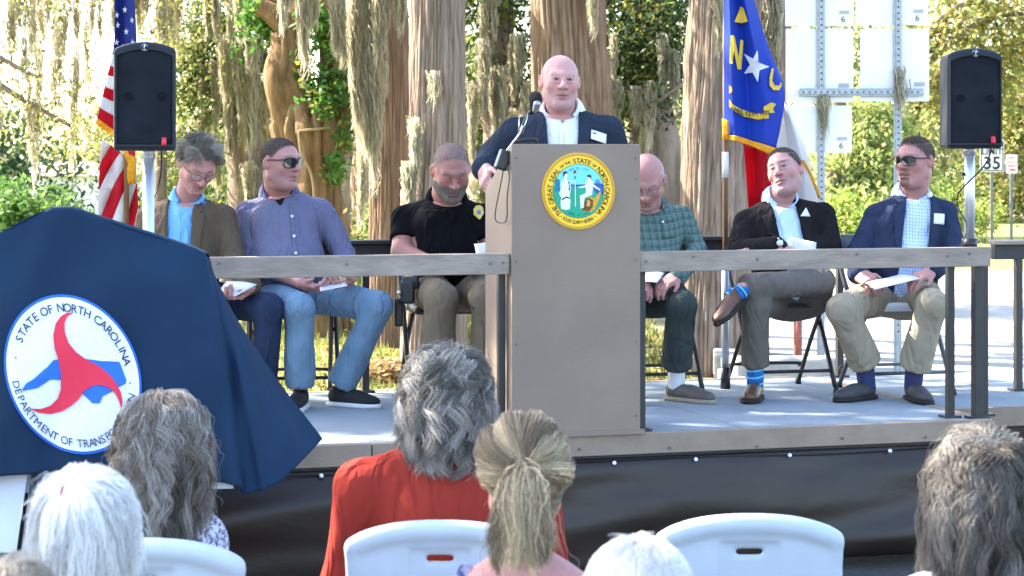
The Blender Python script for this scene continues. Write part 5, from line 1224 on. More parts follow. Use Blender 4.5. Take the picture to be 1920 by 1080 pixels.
class Person:
    def __init__(s, label, J, base, seed, back=False):
        s.J = {k: P(*v) for k, v in J.items()}; s.rng = np.random.default_rng(seed); s.seed = seed
        s.root = empty('person', tuple(base), label, 'person', None)
        J = s.J; rt = norm(J['sb'] - J['sa']) if back else norm(J['sa'] - J['sb'])
        up = norm(J['neck'] - J['pelvis']); fw = norm(np.cross(up, rt)); rt = np.cross(fw, up); s.R = np.stack([rt, fw, up], 1)
        for k in 'ab': J['s' + k] = J['s' + k] - up * .012
        s.skinV, s.skinF, s.skinC, s.off = [], [], [], 0
    def add_skin(s, V, Q, C):
        s.skinV.append(V); s.skinF.append(Q + s.off); s.skinC.append(C); s.off += len(V)
    def head(s, c, ang, sc, skin, h=.0042, hkw=None, ckw=None, nr=.058):
        s.hc = P(*c) if len(c) == 3 else np.asarray(c); s.hR = head_R(*ang); s.hs = sc
        nk = (s.J['neck'] - s.hc) @ s.hR / sc; nk = nk + norm(nk - np.array([0, -.02, -.055])) * .05
        s.hf = head_sdf(nk, rn=nr, **(hkw or {})); s.hs_ = head_sdf(nk, rn=nr, **dict(hkw or {}, front=False)); V, Q = sdf_mesh(s.hf, h)
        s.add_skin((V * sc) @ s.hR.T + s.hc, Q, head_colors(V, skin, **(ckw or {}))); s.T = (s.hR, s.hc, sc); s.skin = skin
        return s
    def H(s, pts): return (np.asarray(pts, float) * s.hs) @ s.hR.T + s.hc
    def hands(s, specs, bare=()):
        for sp in specs:
            f = Sdf(); hand_sdf(f, *sp[:4], **(sp[4] if len(sp) > 4 else {})); V, Q = sdf_mesh(f, s.hand_h, pad=.03)
            n = sdf_normal(f, V); c = np.tile(np.array(s.skin) * .97, (len(V), 1)) * (1 + .05 * np.sin(V @ np.array([300, 170, 210]))[:, None]) ; s.add_skin(V, Q, c)
        if bare:
            f = Sdf()
            for a, b, ra, rb in bare: f.cap(a, b, ra, rb, k=.03)
            V, Q = sdf_mesh(f, .009); s.add_skin(V, Q, np.tile(np.array(s.skin) * .97, (len(V), 1)))
        return s
    def finish(s):
        J = s.J; f = Sdf(); s.limbs(f, -.016); V, Q = sdf_mesh(f, .032); s.add_skin(V, Q, np.tile(np.array(s.skin), (len(V), 1)))
        part('body', np.vstack(s.skinV), np.vstack(s.skinF), skin_mat, s.root, True, col=np.vstack(s.skinC))
    def limbs(s, f, g):
        J = s.J; b = s.bulk
        s.torso(f, g); 
        for k in 'ab':
            if 'h' + k in J and 'k' + k in J: f.cap(J['h' + k], J['k' + k], b['th'] + g, b['kn'] + g, k=.04); f.cap(J['k' + k], J['a' + k], b['kn'] - .006 + g, b['an'] + g, k=.03)
    hand_h = .0052
    bulk = dict(cw=.175, cd=.115, bw=.165, bd=.125, sh=.049, ua=.047, el=.045, wr=.034, th=.084, kn=.059, an=.047)
    def torso(s, f, g, arms=True, sleeve=1.0, k0=.07):
        J, b, R = s.J, s.bulk, s.R; ch = (J['neck'] - J['chest']).dot(R[:, 2])
        f.ell(J['chest'], (b['cw'] + g, b['cd'] + g, max(ch * .98, .12)), R, k=k0)
        f.ell(J['belly'], (b['bw'] + g, b['bd'] + g, .16), R, k=.08); f.ell(J['pelvis'], (b['bw'] + g * .8, b['bd'] * .95 + g, .12), R, k=.08)
        for k in 'ab':
            f.cap(J['neck'] * .8 + J['s' + k] * .2 - R[:, 2] * .020, J['s' + k], b['sh'] * .72 + g, b['sh'] + g, k=.06)
            if arms:
                f.cap(J['s' + k], J['e' + k], b['ua'] + .004 + g, b['el'] + .002 + g, k=.016)
                if sleeve > 0: w_ = J['e' + k] + (J['w' + k] - J['e' + k]) * sleeve; f.cap(J['e' + k], w_, b['el'] + g, b['wr'] + .006 + g, k=.018)
        return f
    def uv(s, V):
        q = (V - s.J['chest']) @ s.R; return np.stack([q[:, 0] + q[:, 1] * .35, q[:, 2] + q[:, 1] * .15], 1)
    def garment(s, name, f, h, m, parent=None):
        V, Q = sdf_mesh(f, h, slack=.014); return part(name, V, Q, m, parent or s.root, True, uv=s.uv(V))
    def folds(s, amp=.004, pamp=.006, keys=('ea', 'eb', 'sa', 'sb')):
        J = s.J; pts = []
        for k in keys:
            if k[0] == 'e': ax = J['w' + k[1]] - J['s' + k[1]]
            elif k[0] == 's': ax = (J['e' + k[1]] - J['s' + k[1]]) + (J['chest'] - J['s' + k[1]])
            elif k[0] == 'k': ax = J['a' + k[1]] - J['h' + k[1]]
            elif k[0] == 'h': ax = J['k' + k[1]] - J['h' + k[1]]
            else: ax = J['k' + k[1]] - J['a' + k[1]]
            pts.append((J[k], ax))
        return fold_fn(amp, s.seed, pts=pts, pamp=pamp)
    def shirt(s, m, g=.0, sleeve=1.0, arms=True, name='shirt', h=.0105, amp=.0035, cutz=None, pamp=.006, short=None, neck=None, vneck=None):
        f = Sdf(); s.torso(f, g, arms and short is None, sleeve)
        if short is not None:
            for k in 'ab':
                e = s.J['s' + k] + (s.J['e' + k] - s.J['s' + k]) * short; f.cap(s.J['s' + k], e, s.bulk['ua'] + .004 + g, s.bulk['ua'] + .008 + g, k=.018)
        f.disp(s.folds(amp, pamp))
        if short is not None:
            for k in 'ab':
                d = norm(s.J['e' + k] - s.J['s' + k]); e = s.J['s' + k] + (s.J['e' + k] - s.J['s' + k]) * (short + .02)
                f.cut(lambda p, d=d, e=e: np.maximum(-((p - e) @ d), np.sqrt(((p - e - ((p - e) @ d)[:, None] * d) ** 2).sum(1)) - .09), k=.006)
        nk = s.J['neck']; up = norm(s.hc - s.hR[:, 2] * .07 * s.hs - nk) if hasattr(s, 'hc') else s.R[:, 2]
        neck_cut(f, nk + up * .016, up, .085)
        if vneck:
            dp, vw_ = vneck; Rf = s.R.astype(np.float32); nf = (nk + s.R[:, 2] * .02).astype(np.float32)
            def vf(p):
                q = (p - nf) @ Rf; return np.maximum(np.maximum(.02 - q[:, 1], np.abs(q[:, 0]) - vw_ * (q[:, 2] + dp) / dp), -(q[:, 2] + dp))
            f.cut(vf, k=.004)
        s.sf = f; s.garment(name, f, h, m); return f
    def jacket(s, m, g=.014, w_top=.075, w_bot=.02, z_bot=-.16, x0=0.0, name='jacket', amp=.004, sleeve=.97, h=.0098, w_hem=.05):
        f = Sdf(); s.torso(f, g, True, sleeve); f.disp(s.folds(amp * .8, .008))
        ch, R = s.J['chest'], s.R; zt = (s.J['neck'] - ch).dot(R[:, 2])
        def fn(p):
            q = (p - ch.astype(np.float32)) @ R.astype(np.float32)
            w_ = np.interp(q[:, 2], [-.5, z_bot, zt - .0, zt + .1], [w_hem, w_bot, w_top, w_top + .01]).astype(np.float32)
            return np.maximum(np.abs(q[:, 0] + x0) - w_, -q[:, 1] + .0)
        s.vw = lambda z: np.interp(z, [-.5, z_bot, zt, zt + .1], [w_hem, w_bot, w_top, w_top + .01])
        f.cut(fn, k=.006); up = norm(s.hc - s.hR[:, 2] * .07 * s.hs - s.J['neck']); neck_cut(f, s.J['neck'] + up * .020, up, .095)
        s.jf = f; o = s.garment(name, f, h, m)
        # lapels laid on the front edges
        for sg in (-1, 1):
            zb = z_bot + .01; e = lambda z, d: (sg * (s.vw(z) + d) - x0, z)
            pts = [e(zb, -.002), e(zt * .3 + zb * .7, -.003), e(zt * .7 + zb * .3, -.003), e(zt - .005, -.002), e(zt - .02, .035), e(zt - .055, .046), e(zt - .062, .036), e(zt - .072, .062), e(zt * .45 + zb * .55, .044), e(zt * .15 + zb * .85, .014)]
            s.decal(pts if sg < 0 else pts[::-1], 'lapel', m, f, off=.010, thick=.006, parent=o, cuts=3)
        return f
    def decal(s, poly, name, m, f, off=.003, thick=.002, parent=None, cuts=2, origin=None):
        """polygon in chest coordinates (x to the person's right, z up) laid on the body from the front"""
        V, Fs = tri_fill(poly, cuts); o = s.J['chest'] if origin is None else origin
        W_ = o + V[:, :1] * s.R[:, 0] + V[:, 1:] * s.R[:, 2] + s.R[:, 1] * .34
        W_ = trace(f, W_, -s.R[:, 1]); W_ = W_ + s.R[:, 1] * off
        return part(name, W_, Fs[:, ::-1], m, parent or s.root, True, uv=s.uv(W_), solid=thick)
    def px_decal(s, poly, name, m, f, off=.004, thick=.002, cuts=2, parent=None, back=.4):
        """polygon given in photo px, laid on the body along the view"""
        V, Fs = tri_fill(poly, cuts); d = s.J['chest'][1] - back; W_ = np.array([P(x, y, d) for x, y in V]); D = W_ - np.array([0, 0, CZ]); D /= np.linalg.norm(D, axis=1)[:, None]
        p = W_.copy()
        for _ in range(50): e = np.clip(f(p) * .9, -.03, .08); p = p + D * e[:, None]
        p = p - D * off
        return part(name, p, Fs[:, ::-1], m, parent or s.root, True, uv=s.uv(p), solid=thick)
    def collar(s, m, rn=.066, open_=26, drop=.07, h=.034, name='collar', tilt=0.0, up=None, parent=None, fwd=None):
        """folded shirt collar round the neck, points falling at the front"""
        c = s.J['neck'] - s.R[:, 2] * .004; up = norm(s.hc - s.hR[:, 2] * .06 * s.hs - s.hR[:, 1] * .02 - s.J['neck']) if up is None else up
        fw = s.R[:, 1] if fwd is None else fwd; fw = norm(fw - up * fw.dot(up)); rt = np.cross(fw, up)
        V, n = [], 44; th = np.radians(np.linspace(open_, 360 - open_, n))
        for t in th:
            fr = max(0, math.cos(t)); dirv = fw * math.cos(t) + rt * math.sin(t); pt = np.exp(-((min(t, 2 * math.pi - t) - math.radians(open_)) / .5) ** 2)
            low = fr * .018
            for rr, zz in ((rn * 1.0, -.012 - low), (rn * .98, h + .008 - low), (rn * 1.08, h + .012 - low), (rn * 1.22 + .006, h * .35 - low), (rn * 1.36 + .016 * fr + .016 * pt, -.008 - low * 1.2 - drop * pt)): V.append(c + dirv * rr + up * zz)
        Fs = [(i * 5 + k, (i + 1) * 5 + k, (i + 1) * 5 + k + 1, i * 5 + k + 1) for i in range(n - 1) for k in range(4)]
        V = np.array(V); return part(name, V, Fs, m, parent or s.root, True, uv=s.uv(V), solid=.003)
    def trousers(s, m, g=.010, hem=True, name='trousers', amp=.0025, pamp=.006, keys=('ka', 'kb', 'ha', 'hb', 'aa', 'ab'), flare=.010, h=.0118):
        J, b = s.J, s.bulk; f = Sdf(); R = s.R
        f.ell(J['pelvis'], (b['bw'] + g * .5, b['bd'] + g * .4, .12), R, k=.06)
        for k in 'ab':
            if 'k' + k not in J: continue
            f.cap(J['h' + k], J['k' + k], b['th'] + g, b['kn'] + g, k=.05); d = norm(J['a' + k] - J['k' + k]); f.cap(J['k' + k], J['a' + k] + d * .03, b['kn'] + g - .002, b['an'] + g + flare, k=.03)
        f.disp(s.folds(amp, pamp, [k for k in keys if k in J]))
        for k in 'ab':
            if 'k' + k not in J: continue
            d = norm(J['a' + k] - J['k' + k]); c = J['a' + k] - d * .012
            f.cut(lambda p, d=d, c=c: np.maximum(-((p - c.astype(np.float32)) @ d.astype(np.float32)), np.sqrt(((p - c.astype(np.float32)) ** 2).sum(1)) - .17), k=.006)
        V, Q = sdf_mesh(f, h, slack=.014); s.tf = f
        return part(name, V, Q, m, s.root, True, uv=s.uv(V))
    def shoe(s, k, toe_yaw, m, sole_m, L=.295, kind='shoe', frame=None, at=None):
        """toe_yaw: 0 points at the camera, positive to the right of the picture"""
        J = s.J
        if frame is None:
            y = math.radians(toe_yaw); fw = np.array([math.sin(y), -math.cos(y), 0]); up = np.array([0, 0, 1.0])
        else: fw, up = norm(frame[0]), norm(np.asarray(frame[1]) - norm(frame[0]) * np.dot(frame[1], norm(frame[0])))
        sd = np.cross(fw, up); R = np.stack([fw, sd, up], 1)
        o = (J['a' + k] * [1, 1, 0] + np.array([0, 0, STZ])) - fw * .055 if at is None else np.asarray(at)
        B = lambda a, b_, c: o + R @ np.array([a, b_, c]) * (L / .295)
        f = Sdf().ell(B(.05, 0, .045), (.055, .036, .045), R).ell(B(.135, 0, .042), (.08, .041, .042), R, k=.03).ell(B(.215, .002, .032), (.07, .043, .030), R, k=.03).cap(B(.045, 0, .06), B(.05, 0, .085), .034, .034, k=.02)
        f.ell(B(.052, 0, .105), (.045, .027, .022), R, k=.006, op='sub'); f.plane(B(0, 0, .008), -up, k=.004)
        V, Q = sdf_mesh(f, .0075); e = part(kind, V, Q, m, s.root, True)
        g = Sdf().ell(B(.065, 0, .012), (.072, .039, .05), R).ell(B(.2, .002, .012), (.092, .049, .05), R, k=.05).cap(B(.03, 0, .0), B(.2, 0, .0), .03, .03, k=.05); g.plane(B(0, 0, .0), -up, k=.003); g.plane(B(0, 0, .022), up, k=.003)
        V, Q = sdf_mesh(g, .0085); part('sole', V, Q, sole_m, e, True)
        return B
    def sock(s, k, m, to, r=.042):
        V, Q = sdf_mesh(Sdf().cap(s.J['a' + k] + (s.J['k' + k] - s.J['a' + k]) * .12, to, r, r * .95), .010); return part('sock', V, Q, m, s.root, True, uv=s.uv(V))
    def glasses(s, dark=True, w_=.060, hgt=.046, frame=(.012, .012, .012), thin=.0022, lens_col=(.012, .012, .014), y0=.116, z0=.001):
        fm = mat('frame_%02d' % int(frame[0] * 100), frame, .3, var=0, spec=.6); g = None
        g = empty('glasses_dummy', (0, 0, 0)) if False else None
        root = None
        for sx in (-1, 1):
            cx = sx * .0335; pts = []
            for i in range(20):
                t = 2 * math.pi * i / 20; ex = 4 if dark else 2.6
                ct, st_ = math.cos(t), math.sin(t); rr = (abs(ct) ** ex + abs(st_) ** ex) ** (-1 / ex)
                x = cx + w_ / 2 * rr * ct; z = z0 + hgt / 2 * rr * st_ - (0.003 * abs(ct) if dark else 0); pts.append((x, y0 - 6.8 * x ** 2, z))
            pts = np.array(pts)
            if root is None:
                root = part('sunglasses' if dark else 'glasses', *(lambda b: (b.V, b.F))(MB().tube(s.H(np.vstack([pts, pts[:1]])), thin * s.hs, 6, False)), fm, s.root, True); fr = root
            else: MB().tube(s.H(np.vstack([pts, pts[:1]])), thin * s.hs, 6, False).put('frame', fm, root, True)
            if dark: part('lens', s.H(pts), [tuple(range(20))], mat('lens_dark', lens_col, .06, var=0, spec=.9, coat=.6), root, False, solid=.0015)
            else:
                lm = mat('lens_clear', (.9, .9, .9), .05, var=0); lm.node_tree.nodes['Principled BSDF'].inputs['Alpha'].default_value = .12; part('lens', s.H(pts), [tuple(range(20))], lm, root, False)
            MB().tube(s.H(spline([(sx * (.0335 + w_ / 2), y0 - .026, z0 + hgt * .28), (sx * .078, .06, z0 + .010), (sx * .0835, .01, z0 + .008), (sx * .083, -.012, z0 - .004)], 14)), (.0036 if dark else .002) * s.hs, 6).put('temple', fm, root, True)
        MB().tube(s.H([(-.0075, y0 - .0, z0 + .006), (0, y0 + .002, z0 + .008), (.0075, y0, z0 + .006)]), thin * 1.2 * s.hs, 6).put('bridge', fm, root, True)
        return root

def folding_chair(px, d, yaw, label, seat_col, frame_col=(.03, .028, .028), zf=STZ, pad=False, shape='metal'):
    o = np.array([GX(px, d), d, zf]); R = frame_z(math.radians(yaw)); B = lambda x, y, z: o + R @ np.array([x, y, z])
    e = empty('folding_chair', tuple(o), label, 'chair', 'folding chairs on the stage')
    fm = mat('chair_frame_%d' % int(frame_col[2] * 1000), frame_col, .45, var=.15, spec=.5, metal=.3); sm = mat('chair_seat_%d' % int(seat_col[0] * 1000), seat_col, .45, var=.1, spec=.4)
    V, Q = sdf_mesh(Sdf().box(B(0, -.01, .445), (.195, .195, .022 if pad else .013), .012, R), .012); part('seat', V, Q, sm, e, True)
    n = 9; V = []; 
    for i in range(n):
        x = -.2 + .4 * i / (n - 1); y = .235 + .035 * (1 - (x / .2) ** 2)
        for z in (.63, .68, .74, .79): V.append(B(x, y + (z - .63) * .12, z - .012 * abs(x / .2) ** 3 * (1 if z > .7 else -1)))
    part('backrest', V, [(i * 4 + k, (i + 1) * 4 + k, (i + 1) * 4 + k + 1, i * 4 + k + 1) for i in range(n - 1) for k in range(3)], sm if not pad else fm, e, True, solid=.012)
    for sx in (-1, 1):
        MB().tube(spline([B(sx * .205, .25, .80), B(sx * .21, .20, .62), B(sx * .215, .02, .40), B(sx * .22, -.215, .015)], 14), .0125, 10).put('leg', fm, e, True)
        MB().tube(spline([B(sx * .19, -.10, .425), B(sx * .195, .06, .25), B(sx * .20, .245, .015)], 10), .0115, 10).put('leg', fm, e, True)
        for y in (-.215, .245): MB().tube([B(sx * (.22 if y < 0 else .2), y, 0), B(sx * (.22 if y < 0 else .2), y, .03)], .016, 10).put('foot_cap', blk, e, True)
    MB().tube(spline([B(-.20, .235, .10), B(-.19, .20, .115), B(0, .2, .118), B(.19, .2, .115), B(.2, .235, .10)], 20), .009, 8).put('crossbar', fm, e, True)
    MB().tube([B(-.215, -.16, .11), B(.215, -.16, .11)], .009, 8).put('crossbar', fm, e, True)
    return e
def paper(poly, d, label, tilt=0.0, bend=.006):
    """sheet of paper; photo px corner list with a depth for each corner"""
    q = np.array([P(x, y, dd) for (x, y, dd) in poly]); n = 7; V = []
    for i in range(n):
        for j in range(n):
            a, b = i / (n - 1), j / (n - 1); p = (q[0] * (1 - a) + q[1] * a) * (1 - b) + (q[3] * (1 - a) + q[2] * a) * b; V.append(p + np.array([0, 0, bend * math.sin(math.pi * a)]))
    Fs = [(i * n + j, (i + 1) * n + j, (i + 1) * n + j + 1, i * n + j + 1) for i in range(n - 1) for j in range(n - 1)]
    o = put('paper_sheet', mesh_np('paper_sheet', V, Fs, True), mat('paper', (.58, .58, .64), .7, var=.03)); m = o.modifiers.new('thick', 'SOLIDIFY'); m.thickness = .0012
    return tag(o, label, 'paper', 'programmes held on the stage')
# ------------------------------------------------------------------ chairs on the stage
DK = (.035, .032, .032)
folding_chair(395, 10.18, 8, 'dark folding chair under the man in the brown blazer', DK)
folding_chair(548, 10.38, 8, 'dark folding chair under the man in light blue jeans', DK)
folding_chair(838, 10.42, 12, 'dark folding chair under the man in the black polo', DK, pad=True)
folding_chair(1215, 10.56, 14, 'dark folding chair under the man in the green plaid shirt', DK)
folding_chair(1462, 10.70, 14, 'dark folding chair under the man with crossed legs', DK)
folding_chair(1678, 10.62, 14, 'white seated folding chair under the man in the blue blazer', (.72, .73, .75), (.10, .105, .115), pad=True)
B0 = Person.bulk
GREY = (.23, .205, .18)
def beard_full(a): return np.clip((-.028 - a[:, 2] - .25 * np.clip(.05 - a[:, 1], 0, 1)) / .012, 0, 1) * np.clip((a[:, 1] + .005) / .02, 0, 1) * np.clip((.045 - np.abs(a[:, 2] + .07) * 0 - 0) / .01, 0, 1) * (a[:, 2] > -.135)
def goatee(a): return np.clip((.030 - a[:, 0]) / .006, 0, 1) * np.clip((-.040 - a[:, 2]) / .006, 0, 1) * (a[:, 1] > .06) * (a[:, 2] > -.125)
black_sh = mat('shoe_black', (.018, .018, .02), .75, var=.2, scale=60); white_sole = mat('sole_white', (.70, .70, .70), .6, var=.08); brown_sh = mat('shoe_brown', (.10, .045, .022), .38, var=.35, scale=25, spec=.5)
dark_sole = mat('sole_dark', (.02, .018, .017), .8, var=.1); grey_sh = mat('shoe_grey', (.055, .055, .058), .65, var=.2, scale=40); taupe_sh = mat('shoe_taupe', (.11, .095, .085), .6, var=.25, scale=40); tan_sole = mat('sole_tan', (.30, .26, .20), .7, var=.1)

# ---- man in the brown blazer, head bowed
p = Person('seated man in brown blazer and blue shirt reading with bowed head', dict(neck=(351, 372, 10.14), sa=(280, 405, 10.15), sb=(418, 403, 10.15), ea=(266, 492, 10.08), eb=(436, 482, 10.06), wa=(385, 556, 9.80), wb=(470, 536, 9.82), chest=(350, 440, 10.12), belly=(352, 500, 10.10), pelvis=(355, 560, 10.16),
    ha=(318, 562, 10.12), hb=(400, 562, 10.12), ka=(405, 588, 9.74), kb=(505, 578, 9.78), aa=(398, 735, 9.80), ab=(492, 728, 9.86)), ST(*ST_inv(P(355, 740, 9.95)), STZ), 901)
p.bulk = dict(B0, cw=.155, bw=.142)
hm_ = lambda q: std_mask(q, drop=-.004, recede=.004)
p.head((371, 306, 9.99), (26, 40, 4), 1.02, SKIN['pink'], ckw=dict(brow=((.2, .15, .11), .7), eyes=False, hairfn=hm_, buzz=((.16, .14, .12), .8), beard=((.25, .15, .12), .25), beard_fn=beard_full))
f = p.shirt(cloth_mat('shirt_blue', srgb(118, 172, 222), var=.04), g=.0, vneck=(.06, .03), h=.012)
p.collar(cloth_mat('shirt_blue', srgb(118, 172, 222)), open_=24, drop=.045, rn=.063)
p.jacket(cloth_mat('blazer_brown', (.108, .078, .054), bscale=60, bump=.15, var=.12), w_top=.062, w_bot=.055, z_bot=-.22, x0=-.018, w_hem=.06)
p.decal([(-.006 + .018, .10), (.006 + .018, .10), (.006 + .018, -.3), (-.006 + .018, -.3)], 'placket', cloth_mat('shirt_blue', srgb(118, 172, 222)), f, off=.002, thick=.002)
jd = cloth_mat('jeans_dark', srgb(46, 57, 80), bscale=45, var=.14); p.trousers(jd, g=.008)
p.hands([(P(470, 536, 9.80), P(432, 566, 9.74) - P(470, 536, 9.80), (-.2, -.3, 1), (-.4, -.9, 0), dict(curl=(.5, .8, .6), thumb=(.8, .3, .5))),
         (P(392, 556, 9.80), P(425, 560, 9.74) - P(392, 556, 9.80), (.3, -.3, 1), (0, -1, 0), dict(curl=(.4, .6, .5)))])
for k, yw in (('a', 0), ('b', 15)): p.shoe(k, yw, black_sh, dark_sole); p.sock(k, mat('sock_black', (.02, .02, .022), .9, var=.1), p.J['a' + k] + np.array([0, 0, -.05]))
p.glasses(dark=False, frame=(.10, .05, .03), w_=.046, hgt=.033, thin=.0019)
HAIR1 = p
p.finish()
paper([(410, 545, 9.80), (440, 556, 9.68), (482, 533, 9.72), (425, 527, 9.86)], 9.8, 'white programme in the hands of the man in the brown blazer')

# ---- man in checked shirt and sunglasses
p = Person('seated man in blue checked shirt, light jeans and dark sunglasses looking right', dict(neck=(523, 360, 10.27), sa=(466, 396, 10.27), sb=(600, 392, 10.31), ea=(472, 488, 10.18), eb=(646, 480, 10.24), wa=(565, 530, 9.93), wb=(656, 522, 9.98), chest=(534, 432, 10.22), belly=(542, 495, 10.17), pelvis=(545, 550, 10.26),
    ha=(510, 554, 10.20), hb=(592, 552, 10.22), ka=(560, 578, 9.82), kb=(708, 576, 9.98), aa=(563, 728, 9.90), ab=(636, 730, 10.0)), ST(*ST_inv(P(548, 745, 10.1)), STZ), 902)
p.bulk = dict(B0, cw=.170, bw=.172, cd=.125, bd=.150, ua=.056, el=.051, wr=.04, th=.086, kn=.062, an=.052)
p.head((526, 303, 10.17), (50, 3, 0), 1.02, SKIN['pink'], nr=.066, hkw=dict(jaw=1.06, fat=.010), ckw=dict(brow=((.12, .08, .06), .5), eyes=False, hairfn=lambda q: std_mask(q, drop=-.002, recede=.006), buzz=((.075, .06, .055), .7)))
sm = cloth_mat('shirt_check', srgb(104, 104, 128), lines=[(0, .008, .35, srgb(128, 126, 150), .6), (1, .008, .35, srgb(84, 84, 110), .5)], var=.06)
p.shirt(mat('tee_black', (.012, .012, .014), .9, var=.1, spec=.05), g=-.006, arms=False, name='undershirt', h=.014)
f = p.shirt(sm, sleeve=.55, g=.006, amp=.0045, pamp=.009, vneck=(.095, .055))
p.collar(sm, open_=34, drop=.075, rn=.074, h=.03)
p.px_decal([(543, 382), (548, 382), (556, 478), (550, 478)], 'placket', sm, f, off=.005, cuts=3)
for y_ in (403, 440, 472): p.px_decal([(545 + (y_ - 400) * .1, y_), (550 + (y_ - 400) * .1, y_), (550 + (y_ - 400) * .1, y_ + 5), (545 + (y_ - 400) * .1, y_ + 5)], 'button', mat('button_white', (.75, .75, .75), .3, var=0), f, off=.009, cuts=0)
jl = cloth_mat('jeans_light', srgb(112, 138, 160), bscale=42, var=.16, bump=.3); p.trousers(jl, g=.010, flare=.012)
p.hands([(P(572, 534, 9.92), P(612, 546, 9.84) - P(572, 534, 9.92), (.1, .5, 1), (.1, -.6, .8), dict(curl=(.45, .7, .5))),
         (P(654, 526, 9.96), P(622, 542, 9.84) - P(654, 526, 9.96), (-.1, .5, 1), (-.1, -.6, .8), dict(curl=(.5, .7, .5)))],
        bare=[(p.J['ea'] * .6 + p.J['wa'] * .4, p.J['wa'], .045, .032), (p.J['eb'] * .6 + p.J['wb'] * .4, p.J['wb'], .045, .032)])
p.shoe('a', -6, black_sh, white_sole); p.shoe('b', 62, black_sh, white_sole)
p.glasses(dark=True)
short_hair(p.root, p.hs_, p.T, lambda q: std_mask(q, drop=0, recede=.008), 3800, .011, (0, .6, .3), (.065, .05, .045), p.rng, lift=.9, width=.0010, m=3)
p.finish()
paper([(598, 528, 9.9), (600, 546, 9.80), (652, 536, 9.82), (640, 524, 9.93)], 9.9, 'folded white paper in the hands of the man in light jeans')

# ---- officer in black polo
p = Person('seated bearded man in black polo with a gold badge and khaki trousers, looking down', dict(neck=(838, 372, 10.27), sa=(760, 408, 10.28), sb=(905, 404, 10.30), ea=(755, 474, 10.18), eb=(922, 480, 10.2), wa=(820, 500, 9.98), wb=(880, 500, 9.98), chest=(834, 430, 10.24), belly=(838, 490, 10.20), pelvis=(842, 542, 10.28),
    ha=(806, 545, 10.22), hb=(884, 545, 10.22), ka=(828, 560, 9.84), kb=(912, 560, 9.84), aa=(816, 724, 9.92), ab=(915, 724, 9.92)), ST(*ST_inv(P(838, 745, 10.1)), STZ), 903)
p.bulk = dict(B0, cw=.182, bw=.168, cd=.128, bd=.140, ua=.062, el=.054, wr=.04, th=.088, kn=.064, an=.058, sh=.064)
p.head((846, 317, 10.10), (14, 30, -2), 1.07, SKIN['ruddy'], nr=.072, hkw=dict(jaw=1.08, fat=.006, brow=1.2), ckw=dict(brow=((.16, .11, .08), .5), eyes=False, hairfn=lambda q: std_mask(q, recede=.012), buzz=((.21, .17, .15), .5), beard=((.20, .165, .14), .6), beard_fn=beard_full))
pm = cloth_mat('polo_black', (.0055, .0055, .007), bscale=30, var=.1, bump=.3); f = p.shirt(pm, short=.62, g=.006, pamp=.008)
p.collar(pm, open_=20, drop=.03, rn=.078, h=.026)
p.px_decal([(843, 385), (852, 385), (854, 418), (846, 418)], 'placket', pm, f, off=.006)
p.px_decal([(847, 379), (852, 379), (852, 383), (847, 383)], 'button', mat('button_grey', (.4, .4, .4), .3, var=0), f, off=.012, cuts=0)
badge = p.px_decal([(888, 392), (892, 386), (900, 385), (906, 390), (907, 400), (902, 409), (899, 412), (894, 408), (888, 402)], 'badge', mat('badge_gold', srgb(215, 185, 90), .4, var=.25, scale=300, metal=.3), f, off=.010, thick=.004)
p.px_decal([(894, 395), (901, 394), (902, 401), (896, 402)], 'badge_seal', mat('badge_blue', srgb(90, 120, 170), .5, var=.3, scale=300), f, off=.014, parent=badge)
p.px_decal([(873, 352), (880, 355), (893, 375), (888, 376)], 'radio_strap', mat('strap_tan', srgb(190, 165, 120), .6, var=.3, scale=200), f, off=.010)
p.hands([(P(830, 500, 9.96), (1, -.3, -.1), (0, .3, 1), (0, -1, .2), {}), (P(880, 500, 9.96), (-1, -.3, -.1), (0, .3, 1), (0, -1, .2), {})],
        bare=[(p.J['sa'] * .45 + p.J['ea'] * .55, p.J['ea'], .060, .052), (p.J['ea'], p.J['wa'], .052, .036), (p.J['sb'] * .45 + p.J['eb'] * .55, p.J['eb'], .060, .052), (p.J['eb'], p.J['wb'], .052, .036)])
kh = cloth_mat('khaki_dark', (.185, .145, .10), bscale=36, var=.1, bump=.35); p.trousers(kh, g=.012, flare=.014, pamp=.007)
for k in 'ab': p.shoe(k, 5, black_sh, dark_sole)
# belt gear on the hip
gear = p.root; gm = mat('gear_black', (.012, .012, .013), .45, var=.2, spec=.5)
V, Q = sdf_mesh(Sdf().box(P(764, 548, 10.02), (.035, .03, .055), .012).box(P(748, 585, 10.06), (.022, .025, .07), .012).box(P(770, 530, 10.03), (.04, .03, .03), .01), .006); part('belt_gear', V, Q, gm, gear, True)
MB().tube([P(748, 549, 9.985), P(748, 549, 9.975)], .012, 14).put('snap', mat('snap_steel', (.6, .6, .6), .3, var=0, metal=.8), gear, True)
short_hair(p.root, p.hs_, p.T, lambda q: std_mask(q, recede=.016), 3000, .008, (0, .5, .4), (.24, .20, .17), p.rng, lift=.9, width=.0009, m=3)
short_hair(p.root, p.hf, p.T, lambda q: beard_full(np.abs(q) * [1, 0, 0] + q * [0, 1, 1]) * (1 - gauss(np.abs(q) * [1, 0, 0] + q * [0, 1, 1], (0, .1, -.0685), (.026, .04, .009))), 1500, .016, (0, .3, -1), (.26, .22, .185), p.rng, lift=.6, width=.0010, m=4, name='beard')
p.finish()
paper([(893, 478, 10.0), (889, 458, 10.03), (928, 452, 10.0), (932, 478, 9.97)], 10, 'white page rising beside the lectern in the lap of the man in the black polo')

